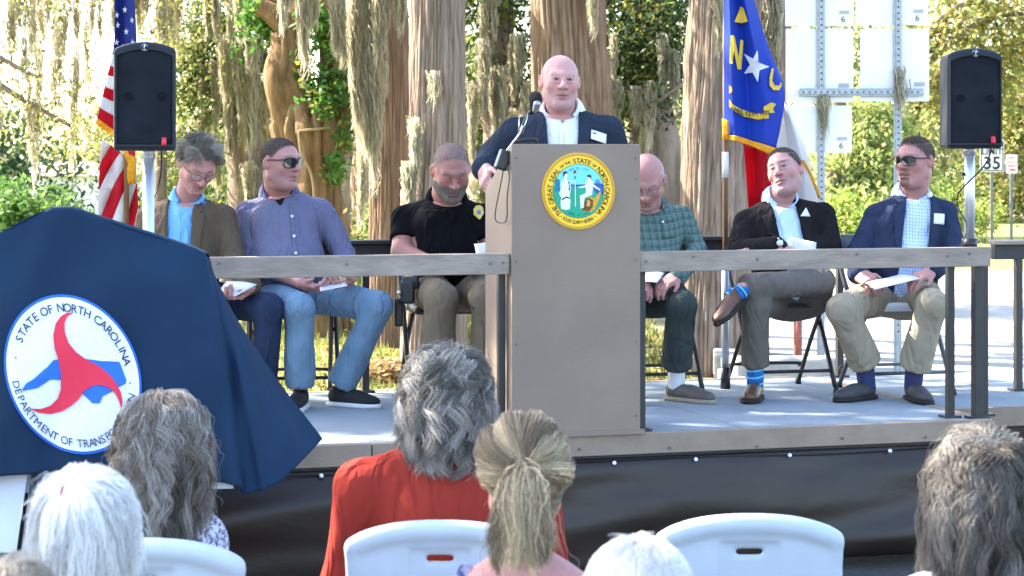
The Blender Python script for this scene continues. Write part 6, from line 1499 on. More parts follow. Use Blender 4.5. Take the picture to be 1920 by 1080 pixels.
# ---- the speaker
p = Person('man in navy blazer and white open shirt standing at the lectern', dict(neck=(1053, 207, 9.44), sa=(966, 244, 9.44), sb=(1138, 242, 9.46), ea=(932, 322, 9.50), eb=(1168, 330, 9.5), wa=(906, 322, 9.34), wb=(1105, 372, 9.34), chest=(1052, 290, 9.42), belly=(1052, 370, 9.38), pelvis=(1052, 440, 9.44),
    ha=(1018, 452, 9.45), hb=(1086, 452, 9.45), ka=(1018, 600, 9.43), kb=(1088, 600, 9.43), aa=(1016, 752, 9.46), ab=(1090, 752, 9.46)), ST(*ST_inv(P(1052, 760, 9.45)), STZ), 904)
p.J['ea'] = P(922, 296, 9.56); p.J['wa'] = P(908, 316, 9.33)
for k in 'ab': p.J['a' + k][2] = STZ + .09
p.bulk = dict(B0, cw=.190, bw=.195, cd=.128, bd=.165, ua=.058, el=.053, wr=.042, th=.10)
p.head((1050, 151, 9.35), (7, 1, 2), 1.0, SKIN['pale'], nr=.068, h=.0036, hkw=dict(jaw=1.04, fat=.008, nose=1.1), ckw=dict(brow=((.5, .36, .28), .35), eyes=True))
ws_ = cloth_mat('shirt_white', (.74, .76, .80), var=.02); f = p.shirt(ws_, g=.0, amp=.003, vneck=(.085, .045), h=.012)
p.collar(ws_, open_=30, drop=.06, rn=.076, h=.030)
p.px_decal([(1049, 246), (1056, 246), (1056, 275), (1049, 275)], 'placket', ws_, f, off=.003)
nb_ = cloth_mat('blazer_navy', (.026, .034, .052), bscale=40, bump=.15, var=.08); jf = p.jacket(nb_, w_top=.078, w_bot=.055, z_bot=-.12, w_hem=.03)
p.px_decal([(1109, 243), (1137, 252), (1136, 270), (1108, 260)], 'name_tag', mat('tag_white', (.78, .78, .78), .4, var=.02), jf, off=.018, thick=.003)
p.px_decal([(1112, 247.5), (1118, 249.5), (1118, 252), (1112, 250)], 'tag_mark', mat('tag_blue', srgb(40, 70, 130), .5, var=0), jf, off=.0215, thick=.001, cuts=0)
p.trousers(cloth_mat('trousers_grey', (.10, .10, .11), var=.1))
w0 = P(908, 318, 9.31)
p.hands([(w0, P(911, 352, 9.215) - w0, (.85, .45, -.1), (.5, -.7, .2), dict(curl=(.5, .9, .7), s=1.08, thumb=(.7, .5, .2))), (P(1105, 372, 9.34), (-.6, -.5, -.2), (0, .2, -1), (-.3, -1, 0), {})])
for k in 'ab': p.shoe(k, 0, black_sh, dark_sole)
short_hair(p.root, p.hs_, p.T, lambda q: std_mask(q) * (q[:, 2] < .055) * (q[:, 1] < .02), 900, .010, (0, -.6, -.6), (.62, .58, .54), p.rng, lift=.4, width=.0009, m=3, var=.1)
p.finish()

# ---- man in green plaid
p = Person('seated balding man in green plaid shirt and glasses looking down beside the lectern', dict(neck=(1216, 385, 10.43), sa=(1150, 408, 10.45), sb=(1278, 406, 10.45), ea=(1136, 478, 10.35), eb=(1306, 470, 10.40), wa=(1182, 522, 10.12), wb=(1272, 518, 10.12), chest=(1216, 440, 10.40), belly=(1216, 500, 10.36), pelvis=(1216, 552, 10.45),
    ha=(1184, 555, 10.4), hb=(1252, 555, 10.4), ka=(1160, 572, 10.04), kb=(1278, 572, 10.06), aa=(1158, 702, 10.18), ab=(1268, 690, 10.22)), ST(*ST_inv(P(1216, 740, 10.3)), STZ), 905)
p.bulk = dict(B0, cw=.165, bw=.165, bd=.145, ua=.052)
p.head((1212, 336, 10.25), (-8, 36, 0), 1.06, SKIN['pink'], nr=.062, hkw=dict(fat=.006), ckw=dict(brow=((.4, .3, .26), .5), eyes=False))
pl = cloth_mat('plaid_green', srgb(96, 116, 110), lines=[(0, .036, .5, srgb(66, 88, 86), .6), (1, .036, .5, srgb(66, 88, 86), .6), (0, .036, .10, srgb(150, 170, 164), .45), (1, .036, .10, srgb(150, 170, 164), .45), (0, .018, .12, srgb(52, 72, 72), .4), (1, .018, .12, srgb(52, 72, 72), .4)], var=.06)
f = p.shirt(pl, g=.008, amp=.005, pamp=.009); p.collar(pl, open_=18, drop=.045, rn=.070, h=.028)
p.px_decal([(1240, 413), (1262, 411), (1264, 414), (1242, 416)], 'pocket_flap', pl, f, off=.006); p.px_decal([(1240, 416), (1264, 414), (1266, 446), (1243, 448)], 'pocket', pl, f, off=.004)
p.px_decal([(1241, 414), (1245, 414), (1245, 418), (1241, 418)], 'button', mat('button_white'), f, off=.010, cuts=0)
tg_ = cloth_mat('trousers_green', (.050, .062, .060), bscale=34, var=.12, bump=.35); p.trousers(tg_, g=.012, flare=.02)
p.hands([(P(1268, 519, 10.12), P(1236, 536, 10.04) - P(1268, 519, 10.12), (-.1, .3, -1), (-.3, -.9, .2), dict(curl=(.35, .6, .5))), (P(1184, 522, 10.12), (.8, -.5, -.3), (0, 0, -1), (0, -1, 0), {})])
MB().tube([P(1277, 512, 10.10), P(1275, 522, 10.08), P(1273, 526, 10.12)], .006, 8).put('watch_band', mat('watch_black', (.02, .02, .02), .5, var=0), p.root, True)
ws2 = mat('sock_white', (.70, .70, .74), .9, var=.06, bump=.3, bscale=200)
for k, yw in (('a', 10), ('b', 48)): p.shoe(k, yw, taupe_sh, tan_sole, L=.30); p.sock(k, ws2, p.J['a' + k] * [1, 1, 0] + np.array([0, 0, STZ + .07]), .044)
p.glasses(dark=False, frame=(.12, .10, .09), w_=.046, hgt=.030, thin=.0013)
short_hair(p.root, p.hs_, p.T, lambda q: std_mask(q) * (q[:, 2] < .06) * (q[:, 1] < .03), 2000, .020, (0, -.7, -.5), (.58, .55, .52), p.rng, lift=.3, width=.001, m=4, var=.12)
p.finish()
paper([(1198, 530, 10.08), (1232, 530, 10.02), (1246, 512, 10.12), (1212, 508, 10.16)], 10.1, 'white programme in the hand of the man in the plaid shirt')

# ---- man with crossed legs
p = Person('seated man in dark jacket and pale blue shirt with one ankle on his knee', dict(neck=(1464, 373, 10.66), sa=(1400, 412, 10.65), sb=(1542, 400, 10.70), ea=(1383, 474, 10.52), eb=(1556, 462, 10.62), wa=(1458, 462, 10.36), wb=(1424, 478, 10.42), chest=(1468, 444, 10.64), belly=(1474, 505, 10.60), pelvis=(1492, 558, 10.66),
    ha=(1456, 560, 10.62), hb=(1528, 554, 10.64), ka=(1416, 572, 10.20), kb=(1538, 528, 10.38), aa=(1416, 690, 10.28), ab=(1392, 540, 10.14)), ST(*ST_inv(P(1462, 735, 10.4)), STZ), 906)
p.bulk = dict(B0, cw=.168, bw=.162, th=.082, kn=.060, an=.050)
p.head((1471, 319, 10.58), (-27, -7, -14), 1.02, SKIN['pale'], nr=.064, h=.0036, hkw=dict(jaw=1.0, fat=.004), ckw=dict(brow=((.10, .07, .06), .8), eyes=True, hairfn=lambda q: std_mask(q, recede=.004), buzz=((.10, .08, .07), .8)))
pb = cloth_mat('shirt_pale', srgb(196, 220, 248), var=.03); f = p.shirt(pb, vneck=(.06, .028), h=.012); p.collar(pb, open_=24, drop=.055, rn=.072, h=.03)
p.px_decal([(1458, 398), (1463, 398), (1452, 462), (1446, 462)], 'placket', pb, f, off=.003, cuts=3)
ch_ = cloth_mat('jacket_charcoal', (.018, .016, .017), bscale=40, bump=.2, var=.1); jf = p.jacket(ch_, w_top=.062, w_bot=.062, z_bot=-.2, x0=.012, w_hem=.09)
p.px_decal([(1501, 405), (1511, 389), (1519, 406)], 'pocket_square', mat('cloth_white', (.78, .78, .82), .8, var=.03), jf, off=.019, thick=.004)
gt = cloth_mat('trousers_taupe', (.145, .125, .11), bscale=34, var=.10, bump=.3); p.trousers(gt, g=.010, pamp=.008, flare=.008)
stripes = cloth_mat('sock_stripe', srgb(45, 110, 180), lines=[(1, .07, .22, srgb(50, 45, 80), 1), (1, .035, .28, srgb(120, 200, 235), .9)])
fw = np.array([-.46, -.74, -.34]); upv = np.array([-.45, -.1, .85]); fwn = norm(fw)
Bf = p.shoe('b', 0, brown_sh, dark_sole, frame=(fw, upv), at=P(1372, 556, 10.11) - fwn * .055 - norm(upv - fwn * np.dot(upv, fwn)) * .06, L=.28)
sk = p.sock('b', stripes, P(1372, 556, 10.12), .041)
for o_ in (sk,): 
    V = np.array([v.co[:] for v in o_.data.vertices]); ax = norm(P(1372, 556, 10.12) - p.J['ab']); uvl = o_.data.uv_layers['UVMap']
    for l in o_.data.loops: uvl.data[l.index].uv = (0, float(V[l.vertex_index] @ ax))
p.shoe('a', -14, brown_sh, dark_sole, L=.30); p.sock('a', stripes, p.J['aa'] * [1, 1, 0] + np.array([0, 0, STZ + .07]), .044)
p.hands([(P(1456, 463, 10.35), (.9, -.15, -.1), (0, .4, -1), (-.1, -1, .2), dict(curl=(.6, .8, .6))), (P(1428, 480, 10.42), (-1, -.2, 0), (0, 1, -.3), (0, 0, 1), dict(curl=(.7, .8, .5)))])
MB().tube([P(1456, 452, 10.36), P(1460, 448, 10.33), P(1466, 451, 10.32), P(1467, 462, 10.33)], .007, 8).put('watch_band', chrome, p.root, True)
MB().tube([P(1462, 456, 10.315), P(1462.5, 455.5, 10.300)], .016, 16).put('watch_face', mat('watch_white', (.7, .72, .75), .3, var=0), p.root, True)
short_hair(p.root, p.hs_, p.T, lambda q: std_mask(q, recede=.006), 4200, .026, lambda q: np.stack([.5 + 0 * q[:, 0], np.where(q[:, 2] > .07, -.5, -.6), np.where(q[:, 2] > .07, .1, -.9)], 1), (.075, .058, .050), p.rng, lift=.35, width=.0012, m=5, var=.3)
p.finish()
paper([(1475, 470, 10.32), (1478, 444, 10.36), (1531, 455, 10.36), (1529, 474, 10.32)], 10.3, 'white page tucked in the folded arms of the man in the dark jacket')

# ---- man in blue blazer
p = Person('seated man in blue blazer, tan trousers and dark sunglasses looking left', dict(neck=(1710, 363, 10.62), sa=(1645, 402, 10.64), sb=(1772, 396, 10.60), ea=(1612, 474, 10.55), eb=(1790, 474, 10.50), wa=(1608, 514, 10.36), wb=(1748, 508, 10.26), chest=(1704, 440, 10.58), belly=(1694, 502, 10.54), pelvis=(1690, 556, 10.60),
    ha=(1652, 556, 10.55), hb=(1728, 554, 10.55), ka=(1580, 580, 10.14), kb=(1748, 572, 10.12), aa=(1625, 684, 10.28), ab=(1712, 692, 10.24)), ST(*ST_inv(P(1680, 740, 10.3)), STZ), 907)
p.bulk = dict(B0, cw=.166, bw=.168, bd=.140, th=.084, kn=.062, an=.060)
p.head((1716, 300, 10.54), (-46, 2, 0), 1.04, SKIN['pink'], nr=.068, hkw=dict(jaw=1.08, fat=.010, mouth_open=.003), ckw=dict(brow=((.14, .09, .06), .5), eyes=False, hairfn=lambda q: std_mask(q, recede=.003), buzz=((.12, .095, .08), .8), beard=((.17, .10, .075), .55), beard_fn=goatee))
cs = cloth_mat('shirt_windowpane', srgb(205, 220, 245), lines=[(0, .016, .16, srgb(110, 145, 215), .75), (1, .016, .16, srgb(110, 145, 215), .75)], var=.03); f = p.shirt(cs, vneck=(.06, .028), h=.012); p.collar(cs, open_=24, drop=.055, rn=.074, h=.03)
rb = cloth_mat('blazer_blue', (.028, .038, .074), bscale=40, bump=.15, var=.08); jf = p.jacket(rb, w_top=.062, w_bot=.070, z_bot=-.18, x0=.028, w_hem=.10)
p.px_decal([(1733, 399), (1771, 401), (1770, 421), (1733, 418)], 'name_tag', mat('tag_white'), jf, off=.020, thick=.003)
p.px_decal([(1743 + 5.5 * math.cos(a), 365 + 5.5 * math.sin(a)) for a in np.linspace(0, 2 * math.pi, 14)[:-1]], 'lapel_pin', mat('pin_white', (.75, .75, .78), .3, var=.1, scale=400), jf, off=.020, thick=.003, cuts=1)
kt = cloth_mat('khaki_light', (.33, .28, .205), bscale=34, var=.08, bump=.3); p.trousers(kt, g=.012, flare=.014, pamp=.006)
sn = mat('sock_navy', (.035, .045, .12), .9, var=.1, bump=.3, bscale=200)
p.shoe('a', -48, grey_sh, dark_sole, L=.31); p.shoe('b', 8, grey_sh, dark_sole, L=.30)
for k in 'ab': p.sock(k, sn, p.J['a' + k] * [1, 1, 0] + np.array([0, 0, STZ + .07]), .047)
p.hands([(P(1612, 516, 10.34), P(1640, 534, 10.22) - P(1612, 516, 10.34), (.5, .2, -.9), (.5, -.8, .5), dict(curl=(.4, .5, .4))), (P(1744, 511, 10.25), P(1702, 526, 10.16) - P(1744, 511, 10.25), (-.1, .2, -1), (-.3, -.9, .4), dict(curl=(.35, .5, .4)))])
p.glasses(dark=True, w_=.060, hgt=.042)
short_hair(p.root, p.hs_, p.T, lambda q: std_mask(q, recede=.004), 4200, .017, lambda q: np.stack([0 * q[:, 0], np.where(q[:, 2] > .08, .5, -.5), np.where(q[:, 2] > .08, .4, -.7)], 1), (.105, .08, .065), p.rng, lift=.55, width=.0011, m=4, var=.3)
short_hair(p.root, p.hf, p.T, lambda q: goatee(np.abs(q) * [1, 0, 0] + q * [0, 1, 1]) * (1 - gauss(np.abs(q) * [1, 0, 0] + q * [0, 1, 1], (0, .1, -.0685), (.026, .04, .010))), 320, .010, (0, .4, -1), (.18, .11, .08), p.rng, lift=.5, width=.0010, m=3, name='beard')
p.finish()
paper([(1622, 530, 10.2), (1640, 543, 10.10), (1726, 522, 10.14), (1690, 514, 10.28)], 10.2, 'open white pages held by the man in the blue blazer')
# ------------------------------------------------------------------ the audience, seen from behind
def long_hair(p, n, mask, Lf, crown, col, thick=.02, wave=.006, wfreq=9.0, grav=.35, m=14, locks=140, clump=.5, width=.0016, colvar=.25, name='hair', hl=None, spreadout=0.0, hlshare=.2, seedk=0, fly=.05):
    """strands that leave the crown along the head, then fall; gathered in locks"""
    n = int(n * 1.9); rng = np.random.default_rng(p.seed + 77 + seedk); f = p.hs_; st = scalp(f, n, mask, rng); n = len(st); crown = np.asarray(crown, float)
    g = p.hR.T @ np.array([0, 0, -1.0]); nn = sdf_normal(f, st); d = st - crown; d -= nn * (d * nn).sum(1)[:, None]; d /= np.linalg.norm(d, axis=1)[:, None] + 1e-9
    li = rng.integers(0, n, locks); lock = np.argmin(((st[:, None, :] - st[li][None]) ** 2).sum(2), 1)
    L = Lf(st) * rng.uniform(.85, 1.12, n) * (1 + rng.normal(0, .07, locks))[lock]; lay = thick * rng.random(n) ** .7 + .001
    ph = rng.uniform(0, 6.28, locks)[lock]; ph2 = rng.uniform(0, 6.28, locks)[lock]; wv = wave * rng.uniform(.5, 1.5, locks)[lock]; wf = wfreq * rng.uniform(.7, 1.3, locks)[lock]
    q = st + nn * .001; path = [q]; sl = (L / (m - 1))[:, None]
    for k in range(1, m):
        s_ = k / (m - 1); d = d * (1 - grav) + g * grav + rng.normal(0, .03, (n, 3)); d /= np.linalg.norm(d, axis=1)[:, None]
        q = q + d * sl; e = f(q); want = lay * min(1, .3 + 2.0 * s_); push = np.clip(want - e, 0, .03); nrm = sdf_normal(f, q); q = q + nrm * push[:, None]
        if spreadout: q = q + (q - crown) * np.array([1, 1, 0]) * spreadout * s_
        dd = q - path[-1]; d = dd / (np.linalg.norm(dd, axis=1)[:, None] + 1e-9); path.append(q)
    path = np.stack(path, 1); s_ = np.linspace(0, 1, m)[None, :]
    side = np.cross(nn, g); side /= np.linalg.norm(side, axis=1)[:, None] + 1e-9
    path = path + (side[:, None] * np.sin(s_ * wf[:, None] + ph[:, None])[..., None] + nn[:, None] * (.6 * np.cos(s_ * wf[:, None] * 1.1 + ph2[:, None]))[..., None]) * (wv[:, None] * np.clip(s_ * 2.2, 0, 1))[..., None]
    cen = np.zeros((locks, m, 3)); cnt = np.bincount(lock, minlength=locks)
    for k in range(m):
        for a in range(3): cen[:, k, a] = np.bincount(lock, path[:, k, a], locks) / np.maximum(cnt, 1)
    path = path + (cen[lock] - path) * (clump * 1.0 * s_ ** .7)[..., None] + rng.normal(0, .0022, (n, 1, 3)) * s_[..., None] + np.cumsum(rng.normal(0, .0009, path.shape), 1) + (rng.random(n) < fly)[:, None, None] * np.cumsum(rng.normal(0, .0032, path.shape), 1)
    c = np.array(col) * np.clip(1 + rng.normal(0, colvar * 1.35, (locks, 1)), .3, 2.0)[lock] * np.clip(1 + rng.normal(0, colvar * .6, (n, 1)), .4, 1.8)
    if hl is not None: h_ = (rng.random(locks) < hlshare)[lock][:, None]; c = np.where(h_, np.array(hl) * np.clip(1 + rng.normal(0, .15, (n, 1)), .5, 1.5), c)
    R, o, sc = p.T
    return hair_obj(name, (path * sc) @ R.T + o, width * .40 * rng.uniform(.6, 1.4, n), c, p.root)
long_hair(HAIR1, 2600, lambda q: std_mask(q, drop=-.010, recede=.014), lambda q: np.where(q[:, 2] > .05, .050, .026), (.035, .055, .105), (.20, .17, .135), thick=.020, wave=.006, wfreq=8, grav=.10, m=8, locks=70, clump=.45, width=.0016, hl=(.34, .30, .25), hlshare=.35)
def full_mask(q): return std_mask(q, drop=-.012)
def scalp_cap(p, col, mask=full_mask, th=.006):
    """thin dense underlayer so no bare scalp shows between strands"""
    V, Q = sdf_mesh(p.hs_, .006); m = mask(V) > .3; n = sdf_normal(p.hs_, V); keep = m[Q].all(1); Q = Q[keep]; use = np.unique(Q); mp_ = np.zeros(len(V), int); mp_[use] = np.arange(len(use))
    W_ = V[use] + n[use] * th * np.clip(.6, 0, 1); R, o, sc = p.T
    return part('hair_base', (W_ * sc) @ R.T + o, mp_[Q], hair_mat(), p.root, True, col=np.tile(np.array(col), (len(use), 1)))
def sitter(label, hx, hy, d, seed, skin, neck_dy, sh, sh_y, yaw=180, pitch=0, sc=1.0, body_dy=None, tilt=0, bulk=None, nr=.056, ears=False):
    """a person seated with the back to the camera; sh: px half distance of the shoulder joints"""
    s_ = F / d; J = dict(neck=(hx, hy + neck_dy, d - .01), sa=(hx - sh, sh_y, d), sb=(hx + sh, sh_y, d), ea=(hx - sh - .05 * s_, sh_y + .27 * s_, d + .04), eb=(hx + sh + .05 * s_, sh_y + .27 * s_, d + .04), wa=(hx - sh * .6, sh_y + .40 * s_, d + .28), wb=(hx + sh * .6, sh_y + .40 * s_, d + .28),
        chest=(hx, sh_y + .10 * s_, d + .01), belly=(hx, sh_y + .27 * s_, d + .02), pelvis=(hx, sh_y + .44 * s_, d + .04), ha=(hx - .10 * s_, sh_y + .46 * s_, d + .06), hb=(hx + .10 * s_, sh_y + .46 * s_, d + .06), ka=(hx - .12 * s_, sh_y + .46 * s_, d + .47), kb=(hx + .12 * s_, sh_y + .46 * s_, d + .47), aa=(hx - .12 * s_, sh_y + .5 * s_, d + .45), ab=(hx + .12 * s_, sh_y + .5 * s_, d + .45))
    p = Person(label, J, (GX(hx, d), d, 0), seed, back=True); p.hand_h = .009; p.bulk = dict(B0, cw=.165, bw=.17, cd=.11, **{}); p.bulk.update(bulk or {})
    for k in 'ab': p.J['a' + k][2] = .09
    p.head((hx, hy, d), (yaw, pitch, tilt), sc, skin, h=.0085, hkw=dict(front=False, ears=ears), ckw=dict(eyes=False), nr=nr)
    return p
def dress(p, top_m, low_m, name='top', g=.004, skip=False, amp=.004, neck_r=.085):
    p.shirt(top_m, g=g, name=name, amp=amp, h=.015); p.trousers(low_m, g=.008, h=.022)
    hs = [(p.J['w' + k], (0, 1, -.3), (0, .2, -1), (1 if k == 'a' else -1, 0, 0), {}) for k in 'ab']; p.hands(hs)
    for k in 'ab':
        J = p.J; b = dict(p.J); 
        V, Q = sdf_mesh(Sdf().ell(J['a' + k] * [1, 1, 0] + np.array([0, .05, .045]), (.045, .13, .045)).plane(J['a' + k] * [1, 1, 0], (0, 0, -1)), .012); part('shoe', V, Q, black_sh, p.root, True)
    p.finish()
print_m = None
def print_mat(name, base, spots, scale):
    if name in _M: return _M[name]
    m = cloth_mat(name, base); N, L = m.node_tree.nodes, m.node_tree.links; b = N['Principled BSDF']
    v = N.new('ShaderNodeTexVoronoi'); v.inputs['Scale'].default_value = scale; tc = N.new('ShaderNodeTexCoord'); L.new(tc.outputs['Object'], v.inputs['Vector'])
    r = N.new('ShaderNodeValToRGB'); L.new(v.outputs['Color'], r.inputs['Fac']); e = r.color_ramp.elements; e[0].color = (*base, 1); e[1].color = (*spots[-1], 1); r.color_ramp.interpolation = 'CONSTANT'
    for i, c in enumerate(spots[:-1]): q = e.new((i + 1) / (len(spots) + 1)); q.color = (*c, 1)
    e[len(e) - 1].position = .8
    L.new(r.outputs['Color'], b.inputs['Base Color']); return m
dkt = cloth_mat('slacks_dark', (.04, .04, .05))
# long grey hair
p = sitter('woman with long wavy grey-brown hair and speckled blouse before the draped sign', 302, 828, 5.3, 951, SKIN['fair'], 96, 82, 1000, yaw=205, sc=1.04)
scalp_cap(p, (.20, .17, .15)); long_hair(p, 4000, full_mask, lambda q: .16 + .085 * (q[:, 2] < .05) + 0 * q[:, 0], (0, .03, .125), (.20, .17, .143), thick=.030, wave=.012, wfreq=14, grav=.34, width=.0016, m=12, hl=(.36, .33, .30), hlshare=.35, spreadout=.006, locks=150)
dress(p, print_mat('blouse_speckle', (.36, .38, .46), [(.10, .11, .17), (.55, .57, .65), (.16, .17, .25)], 160), dkt, 'blouse')
# red sweater
p = sitter('woman in rust red turtleneck with wavy grey bobbed hair', 838, 733, 5.65, 952, SKIN['fair'], 100, 158, 905, yaw=180, sc=1.05, bulk=dict(cw=.205, bw=.21, cd=.135, ua=.066, el=.056, sh=.066))
scalp_cap(p, (.13, .12, .125)); long_hair(p, 4300, full_mask, lambda q: .12 + .045 * (q[:, 2] < .06) + 0 * q[:, 0], (.008, .0, .125), (.15, .138, .125), thick=.030, wave=.014, wfreq=13, grav=.30, hl=(.36, .33, .295), hlshare=.38, spreadout=.010, locks=130, clump=.5, m=11, width=.0017)
red = cloth_mat('sweater_red', srgb(140, 50, 42), bscale=18, bump=.2, var=.06)
dress(p, red, dkt, 'sweater', g=.006, amp=.006)
c = p.J['neck']; fr = []
for i in range(4): t = np.linspace(0, 2 * math.pi, 33); fr.append([c + np.array([(.072 + .012 * (3 - i) * .6) * math.cos(a), (.066 + .012 * (3 - i) * .6) * math.sin(a), -.028 + i * .020 + .006 * math.sin(2 * a + i)]) for a in t])
for i, ring_ in enumerate(fr): MB().tube(ring_, .0145, 10, False).put('roll_collar', red, p.root, True)
# blonde ponytail
p = sitter('blonde woman with a loose ponytail and bare shoulders in the near row', 984, 884, 4.4, 953, SKIN['pink'], 150, 128, 1128, yaw=180, sc=1.02, bulk=dict(sh=.05, cw=.15))
scalp_cap(p, (.17, .145, .115))
rng = np.random.default_rng(953); n = 9500; st = scalp(p.hs_, n, full_mask, rng); Gp = np.array([-.006, -.118, .022]); c0 = np.array([0, -.01, .015]); n = len(st)
lk = 80; li = rng.integers(0, n, lk); lock = np.argmin(((st[:, None] - st[li][None]) ** 2).sum(2), 1); m_ = 11; s_ = np.linspace(0, 1, m_)
va = (st - c0) / np.linalg.norm(st - c0, axis=1)[:, None]; vb = norm(Gp - c0); path = []
sag = np.clip(rng.normal(.16, .16, lk), -.15, .5)[lock] + rng.normal(0, .03, n); swl = rng.normal(0, .13, lk)[lock] + rng.normal(0, .02, n); loose = .006 * rng.random(n) + .013 * rng.random(lk)[lock] ** 2
for k in range(m_):
    v = va * (1 - s_[k]) + vb * s_[k] + 1e-3; sg_ = math.sin(math.pi * s_[k] ** .8); v[:, 2] -= sag * sg_; v[:, 0] += swl * sg_; v /= np.linalg.norm(v, axis=1)[:, None]; q = trace(p.hs_, c0 + v * .15, -v, 8); q = q + v * (.003 + loose * math.sin(math.pi * s_[k]) * 1.6 + .012 * s_[k] ** 4)[:, None]
    path.append(q)
path = np.stack(path, 1); ph = rng.uniform(0, 6.28, lk)[lock]; bend_ = rng.normal(0, .002, n)[:, None] * np.sin(np.pi * s_ ** .8)[None]; path += np.cross(va, vb)[:, None] * (np.sin(s_[None] * 7 + ph[:, None]) * .005 + bend_)[..., None]; path[..., 2] -= (.004 * rng.random(lk)[lock])[:, None] * np.sin(np.pi * s_)[None]
mixc = np.clip(rng.normal(.45, .40, (lk, 1))[lock] + rng.normal(0, .12, (n, 1)), 0, 1); col = mixc * np.array((.54, .42, .265)) + (1 - mixc) * np.array((.17, .125, .078)); col = col * np.clip(1 + rng.normal(0, .2, (lk, 1)), .5, 1.6)[lock] * np.clip(1 + rng.normal(0, .12, (n, 1)), .5, 1.6)
R, o, sc = p.T; path += np.cumsum(rng.normal(0, .0010, path.shape), 1) * np.sin(np.pi * s_)[None, :, None]; hair_obj('hair', (path * sc) @ R.T + o, .0007 * rng.uniform(.6, 1.4, n), col, p.root)
nt_ = 5200; lk = 46; lock = rng.integers(0, lk, nt_); az = rng.normal(0, 1.0, lk); L = rng.uniform(.08, .24, lk)[lock] * rng.uniform(.7, 1.1, nt_); m_ = 16; s_ = np.linspace(0, 1, m_)
g = p.hR.T @ np.array([0, 0, -1.0]); q = Gp + rng.normal(0, .008, (nt_, 3)); d = np.stack([np.sin(az)[lock], np.full(nt_, -.75), np.cos(az)[lock] * .25 - .1], 1) + rng.normal(0, .10, (nt_, 3)); path = [q]
for k in range(1, m_):
    d = d / np.linalg.norm(d, axis=1)[:, None]; d = d * .76 + g * .24; q = q + d / np.linalg.norm(d, axis=1)[:, None] * (L / (m_ - 1))[:, None]; e = p.hs_(q); q = q + np.array([0, -1, 0]) * np.clip(.012 + .02 * rng.random(nt_) - e, 0, .02)[:, None]; path.append(q)
path = np.stack(path, 1); ph = rng.uniform(0, 6.28, lk)[lock]; path[..., 0] += .010 * np.sin(s_[None] * 8 + ph[:, None]) * s_[None]; cen = np.stack([path[lock == i].mean(0) if (lock == i).any() else path[0] for i in range(lk)]); path += (cen[lock] - path) * (.55 * s_)[None, :, None]
col = np.where((rng.random(lk) < .5)[lock][:, None], (.54, .42, .265), (.21, .155, .098)) * np.clip(1 + rng.normal(0, .2, (lk, 1)), .5, 1.6)[lock] * np.clip(1 + rng.normal(0, .12, (nt_, 1)), .5, 1.6)
path += np.cumsum(rng.normal(0, .0009, path.shape), 1) + (rng.random(nt_) < .04)[:, None, None] * np.cumsum(rng.normal(0, .0045, path.shape), 1); hair_obj('ponytail', (path * sc) @ R.T + o, .0007 * rng.uniform(.6, 1.4, nt_), col, p.root)
t = np.linspace(0, 2 * math.pi, 21); MB().tube([(np.array([Gp[0] + .016 * math.cos(a), -.112, Gp[2] + .016 * math.sin(a)]) * sc) @ R.T + o for a in t], .0045 * sc, 8, False).put('hair_tie', mat('tie_brown', (.09, .07, .05), .8, var=.1), p.root, True)
f = Sdf(); p.torso(f, .0); V, Q = sdf_mesh(f, .012); p.add_skin(V, Q, np.tile(np.array(p.skin), (len(V), 1)))
dp = print_mat('dress_floral', (.10, .11, .22), [(.30, .30, .45), (.07, .08, .18), (.45, .42, .52)], 60)
f2 = Sdf(); p.torso(f2, .006, arms=False); f2.plane(p.J['sa'] * .5 + p.J['sb'] * .5 + np.array([0, 0, .0]), (0, 0, 1), k=.02); f2.cap(p.J['sa'] + [-.0, -.05, -.08], p.J['sa'] + [.02, 0, .075], .024, .02, k=.03); f2.cap(p.J['sb'] + [0, -.05, -.08], p.J['sb'] + [-.02, 0, .045], .02, .018, k=.03); p.garment('dress', f2, .010, dp)
p.trousers(dp, g=.008, h=.022, name='skirt'); p.hands([(p.J['w' + k], (0, 1, -.3), (0, .2, -1), (1 if k == 'a' else -1, 0, 0), {}) for k in 'ab']); p.finish()
# white hair
p = sitter('person with short thick white hair and a pink parting at the lower left', 160, 1000, 3.8, 954, SKIN['pink'], 150, 150, 1260, yaw=178, sc=1.03)
cr = np.array([-.012, -.075, .085])
pm_ = lambda q: full_mask(q) * (1 - .85 * np.exp(-((q[:, 0] + .014 + .1 * (q[:, 2] - .05)) / .005) ** 2) * (q[:, 1] < -.04) * (q[:, 2] < .10) * (q[:, 2] > -.02))
scalp_cap(p, (.62, .60, .58), mask=lambda q: pm_(q)); long_hair(p, 4300, pm_, lambda q: .075 + .02 * (q[:, 2] < .06) + 0 * q[:, 0], cr, (.68, .68, .67), thick=.010, wave=.0022, wfreq=5, grav=.34, colvar=.09, locks=90, clump=.35, m=9, width=.0017)
dress(p, cloth_mat('shirt_lightgrey', (.5, .5, .52)), dkt, 'shirt')
# bald
p = sitter('head with thin white hair at the bottom between the ponytail and the empty chair', 1195, 1142, 3.3, 955, (.55, .44, .42), 160, 170, 1400, yaw=185, sc=1.0, nr=.062, ears=True)
long_hair(p, 3600, lambda q: full_mask(q) * np.where(q[:, 2] > .085, .55, 1), lambda q: .035 + 0 * q[:, 0], (0, .05, .12), (.70, .69, .69), thick=.004, wave=.0010, grav=.4, colvar=.06, m=6, locks=140, clump=.1, width=.0016, fly=0)
dress(p, cloth_mat('shirt_lightblue', (.42, .5, .62)), dkt, 'shirt')
